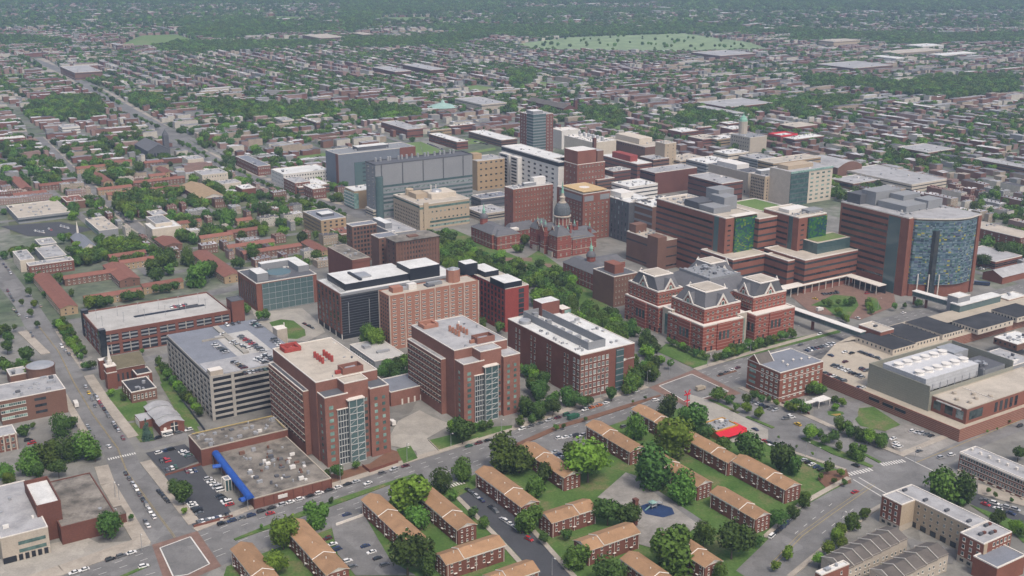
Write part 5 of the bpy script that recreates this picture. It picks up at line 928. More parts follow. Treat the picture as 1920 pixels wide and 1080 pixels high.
for c_,h_,w_,r_,l_ in (((1275,302,1318,294,1252,293),14,beige,broof,'low beige block with beige roof right of the tall stone end tower'),((1325,308,1368,300,1292,298),17,greyc,whiter,'white roofed grey plant block left of the long grey stone block'),((1450,307,1532,293,1425,300),26,tan,broof,'tan block with beige roof rising behind the sand coloured block'),((902,374,955,365,880,367),10,greyd,bgroof,'dark glazed low block between the beige building and the tall orange block'),((905,402,950,394,874,390),8,stone,lroof,'low pale walled block with grey roof in front of the dark glazed low block'),
 ((1365,290,1400,284,1345,283),15,cream,whiter,'cream low block with white roof left of the copper cupola building'),((1420,300,1450,294,1395,291),12,greyc,lroof,'low grey roofed block in front of the copper cupola building'),((1225,300,1250,295,1205,293),18,brickb,lroof,'small brown block between the cream laboratory and the brown stone block'),((1120,338,1150,333,1100,330),24,brickb,lroof,'brown block with grey roof just left of the low red brick block'),((1180,352,1232,344,1150,342),22,whitew,whiter,'white plant block in front of the dark banded blocks'),((1150,322,1180,317,1135,316),30,brickd,lroof,'dark brick block with pale roof touching the stepped hospital tower'),
 ((1490,262,1540,254,1465,258),8,brick,whiter,'low brick block with white roof right of the red edged store'),((1560,318,1620,306,1530,306),8,cream,lroof,'cream low block with grey roof beside the barrel roofed hall'),((1600,345,1660,333,1570,333),7,brickb,lroof,'brown low block with pale roof behind the blue panelled tower'),((1345,262,1385,256,1330,256),9,tan,whiter,'tan low block with white roof at the near side of the far brick cluster'),((1180,280,1230,273,1160,270),7,greyc,lroof,'low grey shed beside the wooded railway'),
 ((700,395,730,388,690,388),8,cream,lroof,'cream kiosk block by the grey glass laboratory end'),((560,352,610,342,545,340),9,brickb,whiter,'brown low block with white roof among the avenue terraces'),((640,440,668,434,610,420),7,brickb,shingr,'brown roofed low block beside the tan office block')):
    g = blk('r',c_,h=h_,wall=w_,roof=r_,label=l_,cat='block',name='campus_block',cl=6,bF=(max(2,int(h_/4)),1.3,wind),bL=(max(2,int(h_/4)),1.3,wind)); g.done()
# ================================================================ foreground brick townhouses with tan roofs
TH = [  # along, near-left eave, near-right eave, far-left eave, label
 ('B',(613,1078),(652,1063),(542,983),'longest tan roofed brick row beside the small car park, by the boulevard'),
 ('B',(767,1020),(802,1013),(678,938),'tan roofed brick row between the small car park and the round bright tree'),
 ('B',(858,993),(893,982),(793,913),'tan roofed brick row on the left kerb of the fresh black street'),
 ('B',(978,950),(1008,938),(888,887),'tan roofed brick row on the right kerb of the fresh black street'),
 ('B',(1058,895),(1087,885),(990,835),'tan roofed brick row left of the large round tree near the boulevard'),
 ('B',(1182,847),(1207,837),(1100,798),'tan roofed brick row with parked cars at its boulevard end'),
 ('B',(1250,803),(1272,794),(1180,770),'short tan roofed brick row nearest the brick paved crossing'),
 ('B',(1365,867),(1386,856),(1282,818),'tan roofed brick row behind the dark tree of the red awning restaurant'),
 ('B',(1473,918),(1502,908),(1377,863),'tan roofed brick row ending near the curved road, right end of its line'),
 ('B',(1308,912),(1332,902),(1208,857),'tan roofed brick row hidden behind two trees above the blue play surface'),
 ('B',(1417,973),(1442,962),(1335,923),'tan roofed brick row with grass strip, nearest the curved road'),
 ('B',(1322,1063),(1353,1050),(1250,1003),'tan roofed brick row behind the big tree at the bottom centre'),
 ('B',(1250,1110),(1285,1098),(1160,1050),'tan roofed brick row cut by the bottom edge, right of the lawn square'),
 ('B',(490,1103),(530,1090),(418,1035),'tan roofed brick row cut by the bottom edge beside the brick paved junction'),
 ('A',(837,1058),(943,1020),(815,1038),'tan roofed brick row lying across, near the bottom of the black street'),
 ('A',(1035,980),(1115,952),(1012,960),'tan roofed brick row lying across, left of the paved play court'),
 ('A',(1103,1032),(1193,995),(1077,1010),'tan roofed brick row lying across with the tall brick chimney'),
 ('A',(930,1098),(1013,1073),(905,1078),'tan roofed brick row lying across, cut by the bottom edge')]
for al,c0,cR,cB,lb in TH:
    g = Bld('townhouse_row',lb,'brick row',c0,cR,cB,h=8.0,group='tan roofed brick rows of the housing court')
    if al == 'B': g.w = max(9.5,min(11,g.w))
    else: g.d = max(9.5,min(11,g.d))
    g.gable(brick,shing,2.1,al,step=random.choice([.3,.35,.62]))
    L = g.d if al == 'B' else g.w; n = max(5,int(L/4.2)); m = max(3,int(min(g.w,g.d)/3))
    fl, fs = ('L','F') if al == 'B' else ('F','L')
    g.win(fl,n,2,1.1,1.4,3.6,6.5,.02,.98,style='dw'); g.win(fs,m,3,.9,1.2,1.3,6.5,.08,.92,style='dw')
    me = WM.setdefault('door', None)
    b = MB(); b.box(-.5,.5,-.16,.02,-1.1,1.1,brickd); b.box(-.8,.8,-.9,-.1,1.15,1.3,white)
    if WM['door'] is None: WM['door'] = b.mesh('door')
    for k in range(n//2):
        t = (2*k+1)/n*L
        link('door', WM['door'], g.e, (0 if fl == 'L' else t, t if fl == 'L' else 0, 1.1), -math.pi/2 if fl == 'L' else 0)
    for k in range(3):
        t = L*(.02+.48*k); b = MB(); (b.box(-.25,-.02,t,t+.2,0,8,white) if fl == 'L' else b.box(t,t+.2,-.25,-.02,0,8,white)); g.part('downpipe', b)
    for k in range(3):
        t = L*(.2+.3*k); b = MB(); b.lathe(g.w*.4 if al == 'B' else t, t if al == 'B' else g.d*.4, [(.25,8.5),(.25,10.6)], white, 6); g.part('vent_pipe', b)
    g.done()
ch = P(1190,985,0); b = MB(); b.box(-1,1,-1,1,0,14,brick); b.box(-1.15,1.15,-1.15,1.15,13.2,14.2,brickd); o = b.obj('chimney_stack'); o.location = (ch.x,ch.y,0); o.rotation_euler = (0,0,AZ); tag(o,'tall free standing square brick chimney at the end of a tan roofed row','chimney')
# grey-brown stepped town houses, bottom right
def gabA(c0, cR, d, h, lab, n=6):
    g = Bld('terrace',lab,'terrace',c0,cR,c0,h=h); g.d = d; L = g.w/n
    for k in range(n):
        g.r = None; z = h+.5*k; r = (L*k,L*(k+1)-.03,0,d); b = MB(); b.box(*r,0,z,stone,bottom=False); g.part('wall', b); m = d/2; b = MB()
        b.face([(r[0],-.4,z-.2),(r[1],-.4,z-.2),(r[1],m,z+2.4),(r[0],m,z+2.4)],shingg); b.face([(r[0],m,z+2.4),(r[1],m,z+2.4),(r[1],d+.4,z-.2),(r[0],d+.4,z-.2)],shingg); b.face([(r[0],0,z),(r[0],d,z),(r[0],m,z+2.4)][::-1],cream); b.face([(r[1],0,z),(r[1],d,z),(r[1],m,z+2.4)],cream); g.part('roof', b)
        b = MB(); b.tube([(r[0],-.4,z-.1),(r[0],m,z+2.5),(r[0],d+.4,z-.1)],.16,white,4); g.part('gable_trim', b); g.win('F',2,2,1.1,1.5,2,5.2,.1,.9,style='gw',r=r)
    g.win('L',2,2,1,1.5,2,5.2,.15,.85,style='gw',r=(0,1,0,d)); return g.done()
gabA(Z('B4',430,1045),Z('B4',698,855),13,7.5,'stepped grey brown roofed terrace between the curved road and the apartment courtyard',7)
gabA(Z('B4',700,1110),Z('B4',1120,1030),12,7,'grey brown roofed terrace below the courtyard cut by the bottom edge',5)
blk('B4',(300,1080,465,1020,265,1060),h=10,wall=bricko,roof=whiter,label='small flat roofed brick house end with pale roof at the bottom edge',cat='house',name='corner_house',cl=1,F=(2,2,1.1,1.5,'gw')).done()
blk('B4',(1290,1040,1440,1000,1420,920),h=9,wall=bricko,roof=bgroof,label='brick house corner with white trim cut by the right bottom corner',cat='house',name='corner_house',cl=0,d=12,w=20).done()
# brown hipped apartments left of centre
AP = [('A','Z12',580,785,1050,700),('A','Z12',770,968,1260,868),('A','Z12',1290,858,1640,795),('A','Z12',990,590,1310,540),('A','Z12',1085,645,1385,595),('B','Z12',540,1050,690,1015,330,750),('B','Z12',1075,800,1290,745,1050,640),
 ('B','A3',1262,478,1340,450,1060,345),('A','A3',1285,315,1530,268),('A','A3',1372,350,1680,292),('B','A3',1800,340,1855,325,1730,275),('A','A3',1130,262,1275,215),('A','A3',1290,232,1440,200),('A','A3',1005,180,1130,160),('A','A3',1335,165,1415,150),('B','A3',925,305,1055,275,915,255),
 ('A','Z15',690,560,960,515),('A','Z15',125,800,400,750),('A','Z15',360,715,610,668),('A','Z15',885,752,1170,705),('A','Z15',970,795,1400,745),('A','Z15',1195,690,1700,660),('A','Z15',1410,745,1600,710),('B','Z15',930,680,1010,665,860,600),('A','Z15',1305,510,1460,485),('B','Z15',1480,600,1555,585,1430,550),('A','Z15',1350,628,1480,608),('B','Z15',190,740,275,720,115,640),('A','Z15',1035,505,1170,480)]
nb = 0
for a in AP:
    al, z = a[:2]; c = a[2:]
    c0 = Z(z,c[0],c[1]); cR = Z(z,c[2],c[3]); cB = Z(z,c[4],c[5]) if al == 'B' else c0
    g = Bld('apartment_row','','apartment row',c0,cR,cB,h=6,group='brown roofed apartment rows')
    if al == 'A': g.d = 9.5
    else: g.w = max(10,min(g.w,16))
    m = tan if nb % 3 else brickb; nb += 1
    g.gable(m,shingr,1.8,al,trim=m)
    n = max(3,int((g.w if al == 'A' else g.d)/4)); g.win('F' if al == 'A' else 'L',n,2,1.4,1.3,1.6,4.5,.03,.97,style='dw'); g.win('L' if al == 'A' else 'F',2,2,1,1.2,1.6,4.5,.1,.9,style='d').done()
    c = g.p+g.a*g.w/2+g.b*g.d/2; LATER = globals().setdefault('LATER',[]); LATER.append((g.e,(c.x,c.y),'brown roofed apartment row','long' if max(g.w,g.d) > 42 else 'short'))
g = Bld('community_hall','brown gable roofed hall with pale end wall beside the lawn','hall',Z('Z16',380,830),Z('Z16',560,790),Z('Z16',290,700),h=6,land='the gabled community hall'); g.gable(brick,mat('buff_roof',(.33,.24,.15)),4); g.done()
# ================================================================ GROUND
LZ = [0]
def lift(z): LZ[0] += 1; return z+LZ[0]*.0021
def strip(name, N, Sx, z, m, kind='structure'):
    z = lift(z)
    """road surface between two edges given in pixels"""
    b = MB(); A_ = [P(*p) for p in N]; B_ = [P(*p) for p in Sx]
    if len(A_) == len(B_):
        for i in range(len(A_)-1): b.face([(*A_[i],z),(*B_[i],z),(*B_[i+1],z),(*A_[i+1],z)], m)
    else: b.face([(*p,z) for p in A_+B_[::-1]], m)
    o = b.obj(name); tag(o, kind=kind); return A_, B_
def area(name, pts, m, z, lbl=None):
    z = lift(z)
    b = MB(); w = [P(*p) for p in pts]; a = sum(w[i-1].x*w[i].y-w[i].x*w[i-1].y for i in range(len(w)))
    if a < 0: w = w[::-1]
    b.face([(p.x,p.y,z) for p in w], m); o = b.obj(name); tag(o, kind='structure'); return o
# base ground: one sheet to the horizon, urban mixture of dull green and hard grey
m, n, l, bs = nt('city_ground'); pos = wpos(n)
a = noise(n,l,pos,.012,8,.65); c = noise(n,l,pos,.09,6,.6); r1 = ramp(n,l,a.outputs['Fac'],[(.35,(.065,.095,.05)),(.5,(.12,.14,.10)),(.62,(.24,.235,.22))]); r2 = ramp(n,l,c.outputs['Fac'],[(.35,(.6,.62,.6)),(.7,(1.3,1.28,1.25))])
mx = n.new('ShaderNodeMix'); mx.data_type = 'RGBA'; mx.blend_type = 'MULTIPLY'; mx.inputs[0].default_value = 1; l.new(r1.outputs[0],mx.inputs[6]); l.new(r2.outputs[0],mx.inputs[7]); l.new(mx.outputs[2],bs.inputs['Base Color']); bs.inputs['Roughness'].default_value = .95; MATS['city_ground'] = m
b = MB(); b.face([(-14000,-400,0),(14000,-400,0),(14000,17000,0),(-14000,17000,0)],m); tag(b.obj('ground'),kind='structure')
# near district base: paler hard ground around the campus and the courts
area('campus_ground',[(0,1180),(1920,1180),(2000,640),(1900,560),(1650,430),(1300,330),(950,300),(640,300),(620,480),(440,560),(130,600),(-60,640)],mat('campus_hard',(.205,.20,.185),var=.28,scale=.03,stain=.25,patch=.15),.02)
area('housing_court_ground',[(400,1140),(1340,1160),(1560,935),(1590,890),(1310,760),(1180,782),(985,848),(700,962),(425,1062)],grass,.04)
def ribbon_(pts, w, m, name='pavement'):
    z = lift(.03); W = [P(*p) for p in pts]; b = MB()
    for i in range(len(W)-1):
        p, k = W[i], W[i+1]; d = (k-p).normalized(); s_ = Vector((-d.y,d.x))*w; b.face([(*(p-s_),z),(*(k-s_),z),(*(k+s_),z),(*(p+s_),z)],m)
    tag(b.obj(name),kind='structure')
ribbon_([(720,408),(605,382),(504,347),(419,311)],17,pave); ribbon_([(419,311),(350,277),(280,229)],17,pave); ribbon_([(280,229),(195,177),(105,134),(70,110)],17,pave); ribbon_([(340,475),(258,426)],8,pave); ribbon_([(256,425),(186,366),(132,317)],7.5,pave); ribbon_([(132,316.5),(72,257)],7.2,pave)
N1 = [(-60,1138),(123,1077),(283,1020),(370,997),(480,953),(617,917),(783,863),(960,808),(1100,760),(1217,727),(1307,695),(1409,664),(1570,620),(1672,592),(1764,570),(1860,545),(1960,520)]
S1 = [(-60,1210),(200,1130),(345,1093),(417,1060),(500,1026),(640,982),(825,915),(1000,848),(1130,803),(1262,755),(1374,726),(1450,697),(1600,655),(1710,622),(1800,597),(1890,568),(1990,543)]
area('court_green',[(20,440),(250,440),(330,500),(640,500),(640,360),(480,380),(330,345),(100,330),(0,330)],turf('court_grass',(.055,.095,.035),(.11,.125,.07),(.21,.20,.17),.03),.0)
strip('boulevard',N1,S1,.06,asph)
strip('street',[(285,1022),(215,905),(195,850),(160,800),(125,739),(94,662),(46,612),(28,575),(-40,490)],[(372,996),(262,868),(247,833),(187,753),(154,700),(125,656),(99,612),(72,572),(0,478)],.055,asph)
strip('avenue',[(1318,757),(1400,797),(1440,828),(1587,880)],[(1379,730),(1513,783),(1561,805),(1693,857)],.065,asph)
strip('avenue',[(1225,725),(1120,650),(960,552),(800,466),(690,414),(585,383),(479,345),(392,306),(312,270),(233,212),(127,144),(83,124),(40,100)],[(1290,700),(1180,622),(1010,528),(850,450),(740,405),(625,381),(529,349),(446,316),(387,284),(330,246),(262,210),(150,143),(100,122)][:13],.065,asph)
strip('curved_road',[(1380,1070),(1440,1012),(1507,950),(1560,920),(1600,900)],[(1440,1110),(1475,1078),(1560,1008),(1627,957),(1665,935)],.07,asph)
area('junction',[(1585,880),(1693,856),(1800,815),(1812,830),(1752,880),(1765,905),(1662,936),(1600,902)],asph,.075)
strip('street',[(1693,857),(1800,812),(1960,745)],[(1750,882),(1840,838),(1990,778)],.07,asph)
strip('street',[(1752,885),(1830,925),(1960,985)],[(1735,900),(1810,940),(1940,1008)],.08,asphd)
strip('court_street',[(860,930),(940,1008),(1010,1085)],[(898,912),(985,985),(1085,1095)],.08,asphd)
strip('street',[(65,258),(125,319),(177,367),(248,428),(330,480)],[(80,256),(140,316),(195,365),(268,424),(350,470)],.07,asph)
strip('street',[(20,130),(65,258)],[(30,130),(80,256)],.07,asph) if 0 else None
strip('street',[(150,693),(230,676),(315,662)],[(165,702),(245,684),(330,667)],.07,asph); strip('street',[(255,832),(350,811)],[(272,845),(352,823)],.07,asph)
strip('street',[(-20,618),(46,612)],[(-20,628),(50,622)],.07,asph); strip('street',[(99,605),(250,578),(460,530),(620,490)],[(102,613),(255,586),(465,540),(625,498)],.07,asph) 
strip('street',[(-20,392),(90,375),(160,368)],[(-20,404),(95,386),(165,376)],.07,asph); strip('street',[(325,388),(400,368),(480,352)],[(330,398),(405,376),(485,360)],.07,asph)
# paved junctions
def junction(c, cin, name='crossing'):
    area(name,c,pbrick,.09); area('junction',cin,asph,.10)
    W = [P(*p) for p in cin]; b = MB()
    for i in range(len(W)):
        p, k = W[i-1], W[i]; d = (k-p).normalized(); s_ = Vector((-d.y,d.x))*.3; b.face([(*(p-s_),.26),(*(k-s_),.26),(*(k+s_),.26),(*(p+s_),.26)],paint)
    tag(b.obj('crossing_line'),kind='structure')
junction([(285,1022),(370,996),(415,1062),(345,1092),(310,1095)],[(300,1028),(357,1007),(393,1058),(352,1078),(325,1082)])
junction([(1217,727),(1302,693),(1390,738),(1290,764)],[(1236,724),(1297,702),(1366,734),(1288,755)])
def zebra(p0, p1, wpx, n, m=paint):
    zz = lift(.20)
    a, c = P(*p0), P(*p1); d = c-a; dn = d.normalized(); s_ = Vector((-dn.y,dn.x)); b = MB(); L = d.length/n
    for k in range(n):
        o = a+d*(k/n); e = o+dn*L*.55; b.face([(*(o-s_*wpx),zz),(*(e-s_*wpx),zz),(*(e+s_*wpx),zz),(*(o+s_*wpx),zz)],m)
    tag(b.obj('zebra_crossing'),kind='structure')
zebra((1587,891),(1636,880),1.8,9); zebra((1653,872),(1697,864),1.8,9); zebra((832,915),(872,904),1.8,8); zebra((203,862),(256,850),1.3,12)
def line(pts, m=paint, w=.12, z=.20, dash=0):
    z = lift(z)
    b = MB(); W = [P(*p) for p in pts]
    for i in range(len(W)-1):
        p, k = W[i], W[i+1]; d = (k-p); n = max(1,int(d.length/9)) if dash else 1; dn = d.normalized(); s_ = Vector((-dn.y,dn.x))*w
        for j in range(n):
            a = p+d*(j/n); c = p+d*((j+(.38 if dash else 1))/n); b.face([(*(a-s_),z),(*(c-s_),z),(*(c+s_),z),(*(a+s_),z)],m)
    tag(b.obj('lane_marking'),kind='structure')
def mid(A_, B_, f): return [(a[0]+(b_[0]-a[0])*f, a[1]+(b_[1]-a[1])*f) for a, b_ in zip(A_, B_)]
for f in (.14,.28,.62,.76): line(mid(N1[3:10],S1[3:10],f),dash=1); line(mid(N1[10:],S1[10:],f),dash=1); line(mid(N1[:3],S1[:3],f),dash=1)
LS = [(285,1022),(215,905),(195,850),(160,800),(125,739),(94,662),(46,612)], [(372,996),(262,868),(247,833),(187,753),(154,700),(125,656),(99,612)]
for f in (.485,.515): line(mid(*LS,f),ypaint,w=.09)
line([(1640,910),(1560,965),(1505,1005),(1450,1062)],ypaint,w=.16); line([(1634,907),(1554,962),(1499,1002),(1444,1059)],ypaint,w=.12); line([(1718,868),(1830,822),(1970,765)],ypaint,w=.2)
line([(1600,900),(1658,935)],w=.3); line([(1610,896),(1668,930)],w=.3); line([(1560,945),(1480,1010)],dash=1); line([(1600,955),(1530,1010)],dash=1); line([(1697,858),(1750,884)],w=.3)
# pavements raised as kerbed slabs, broken where a street crosses
def pavement(pts, w, side, m=pave, z=.24):
    z = lift(z)
    W = [P(*p) for p in pts]; b = MB()
    for i in range(len(W)-1):
        p, k = W[i], W[i+1]; d = (k-p).normalized(); s_ = Vector((-d.y,d.x))*w*side
        b.prism([(p.x,p.y),(k.x,k.y),(k.x+s_.x,k.y+s_.y),(p.x+s_.x,p.y+s_.y)],0,z,m)
    tag(b.obj('pavement'),kind='structure')
pavement(N1[4:10],4.5,1); pavement(N1[10:13],4,1); pavement(N1[0:3],9,1); pavement([(370,997),(480,953)],4.5,1)
pavement([(353,985),(305,922),(262,868)],6,-1); pavement([(240,822),(187,753),(157,706)],6,-1); pavement([(150,690),(125,656),(104,622)],3.5,-1); pavement([(283,1018),(215,905),(203,872)],7,1); pavement([(185,838),(160,800),(125,739)],4,1); pavement([(94,662),(50,620)],6,1)
pavement([(1384,728),(1513,783),(1561,805),(1693,857)],4,1); pavement([(1440,830),(1587,880)],2.5,-1); pavement([(1696,855),(1800,812),(1960,745)],4,1); pavement([(862,932),(940,1010),(1008,1085)],2.5,-1); pavement([(902,913),(985,985),(1080,1092)],2.5,1)
pavement([(1665,937),(1627,959),(1560,1010),(1475,1080)],2.5,1); pavement([(1440,1010),(1507,948),(1560,918),(1597,898)],3,1)
# medians
def median(pts, w, m=grass, name='median'):
    zt = lift(.34)
    W = [P(*p) for p in pts]; b = MB(); Lf, Rt = [], []
    for i, p in enumerate(W):
        d = (W[min(i+1,len(W)-1)]-W[max(i-1,0)]).normalized(); s_ = Vector((-d.y,d.x))*w*(.5 if 0 < i < len(W)-1 else .2); Lf.append(p+s_); Rt.append(p-s_)
    b.prism([tuple(v) for v in Lf+Rt[::-1]],0,zt,m); tag(b.obj(name),kind='structure')
median([(440,1013),(560,967),(647,936),(780,890)],4.5); median([(950,842),(1000,822),(1050,800),(1110,783),(1170,764),(1238,742)],4,mulch); median([(1345,706),(1380,696)],4,mulch); median([(160,1112),(280,1060)],4.5)
median([(1330,750),(1385,775)],6); median([(1350,745),(1400,768)],4) ; median([(1400,782),(1450,803)],6,grass); median([(1505,822),(1570,850),(1635,876)],7); median([(1620,852),(1650,868)],5)
for c in ([(560,368),(480,338)],[(470,330),(400,300)],[(392,294),(330,262)],[(300,238),(250,214)],[(230,196),(170,160)],[(160,152),(120,135)]): median(c,9,grass)
# lawns, courts and lots
area('lawn',Z('B1',0,470,215,780,160,800,0,520),grass,.08); area('lawn',Z('B0',650,120,820,95,870,190,700,215),grass,.08); area('lawn',Z('B0',710,225,850,205,870,320,790,330),grass,.08); area('lawn',Z('B0',900,0,960,0,1125,240,1040,240),grass,.08); area('lawn',Z('Z13',930,850,1150,800,1180,950,1040,980),grass,.08)
area('oval_lawn',Z('B1',615,195,680,178,750,185,815,235,820,270,770,290,700,285,650,250),grass,.12); area('drive',Z('B1',520,140,800,115,900,200,930,250,830,300,700,300,560,200),conc,.09)
area('lawn',[(380,820),(352,800),(290,690),(300,680)],grass,.08)
area('campus_green',[(770,440),(850,430),(1000,495),(1010,530),(960,545),(850,480)],grass,.08); area('campus_green',[(960,500),(1010,470),(1080,520),(1170,600),(1140,610),(1060,560)],grass,.09)
area('brick_path',Z('Z5',760,740,830,750,950,850,870,840),pbrick,.12); area('brick_path',Z('Z5',420,780,620,750,560,830,600,860,740,880,740,900,600,880,480,820),pbrick,.12); area('brick_path',Z('Z5',400,690,660,690,660,720,410,720),pbrick,.13)
area('lawn',Z('Z10',250,190,330,120,540,160,720,250,690,320,600,350),grass,.08); area('lawn',Z('Z10',690,320,860,220,1200,120,1900,-10,1900,20,720,320),grass,.09)
area('entrance_court',Z('A5',600,580,960,500,1180,530,1200,640,1080,690,1000,720,720,680),pbrick,.09); area('court_green',Z('A5',720,640,850,580,970,590,990,640,930,720,860,700,800,650),grass,.12); area('court_green',Z('A5',1040,590,1090,600,1120,660,1040,690,1030,640),grass,.12)
area('drive',Z('Z11',700,640,1060,640,1150,590,1160,640,1090,700,1100,770,1020,850,830,870,700,790),asph,.10); area('lawn',Z('Z11',1110,700,1240,690,1480,850,1340,910,1120,860,1070,800),grass,.09); area('flower_bed',Z('Z11',820,730,890,720,960,735,975,755,900,780,830,765),grass,.14); area('flower_bed',Z('Z11',850,757,940,750,945,762,895,772),mat('flowers',(.30,.20,.06),var=.4,fine=3),.16)
area('parking_lot',Z('B4',660,260,780,230,1000,300,1060,330,880,415,760,400,690,350),lot,.08); area('parking_lot',Z('B2',420,780,600,700,620,760,760,1000,900,1080,560,1080,460,960),asph,.09); area('parking_lot',Z('B0',820,390,1040,340,1130,430,930,510),asphd,.09)
area('parking_lot',Z('B0',930,520,1130,460,1310,740,1100,820,950,620),asphd,.10); area('school_yard',Z('B0',0,990,200,920,480,860,560,900,800,880,850,910,380,1060,0,1150),conc,.08); area('play_court',Z('B3',480,640,640,500,1000,740,1050,800,840,940,700,900,680,700),lot,.09)
area('play_surface',Z('B3',720,690,790,665,900,700,915,735,850,755,750,735),bluepad,.12); area('path',Z('B3',640,500,700,520,1100,790,1060,800),asph,.11); area('yard',Z('B2',755,290,800,210,920,150,1000,190,1100,230,960,310,1040,380,915,430,900,380,760,350),conc,.09); area('parking_lot',Z('B3',90,330,400,240,440,320,240,470,160,400),asph,.10)
area('parking_lot',Z('B3',1000,60,1130,100,1440,260,1440,330,1240,330,1000,180),conc,.09); area('garden',Z('B4',290,500,440,480,470,560,330,590,280,540),mulch,.09); area('courtyard',Z('g',200,700,1050,900,1000,1080,560,1080,420,800),asph,.09); area('lawn',Z('B4',1130,680,1440,790,1440,900,1380,840),grass,.09); area('pavement_apron',Z('B4',1180,560,1440,640,1440,690,1180,620),pave,.10)
area('yard',Z('B2',240,560,640,450,760,370,900,420,780,470,400,590),mulch,.07); area('lawn',Z('B2',790,370,870,350,910,420,830,450),grass,.10); area('lawn',Z('B2',970,320,1250,250,1440,235,1440,250,1030,375),grass,.10); area('car_park',Z('Z12',0,310,540,270,850,340,560,400,250,400),asphd,.08)
area('alley',Z('f',200,930,290,960,700,1080,560,1080,200,990),pave,.09); area('parking_lot',Z('A3',1400,640,1460,610,1560,640,1440,700),conc,.08)
# fields and parks further out
FIELDS = [Z('A1',460,880,440,800,280,815,70,850,60,870,240,870),Z('A1',440,795,570,850,470,885),Z('A1',690,860,865,830,870,845,720,870),Z('A0',1890,855,1890,900,1720,925,1640,885),Z('A1',0,850,0,870,60,860,60,845),Z('A1',660,490,760,480,940,510,780,525),Z('A1',1100,460,1230,465,1270,480,1110,490),Z('A0',660,260,800,200,990,195,1220,260,1000,270),Z('A0',1240,130,1400,90,1460,100,1300,140),Z('A0',1500,90,1700,95,1690,115,1480,115),
 Z('A1',970,250,1280,210,1900,185,2300,240,2430,285,2000,300,1300,290,1060,285),Z('A1',1490,710,1740,700,1740,730,1500,740),Z('A2',530,570,650,575,640,600,520,585),Z('A0',330,650,500,645,500,670,340,670),Z('A0',20,420,150,415,150,435,20,440),Z('A1',200,100,500,95,620,115,300,125),Z('A1',640,140,940,140,900,155,660,150),Z('A1',220,465,310,455,300,470,210,480),Z('A0',1500,215,1890,225,1890,240,1520,230),Z('A1',680,780,830,780,850,800,700,815)]
for i, f in enumerate(FIELDS): area('cemetery_field' if i == 10 else 'sports_field', f, mat('cemetery_grass',(.20,.27,.14),var=.3,scale=.02,fine=.08) if i == 10 else grassl, .10)
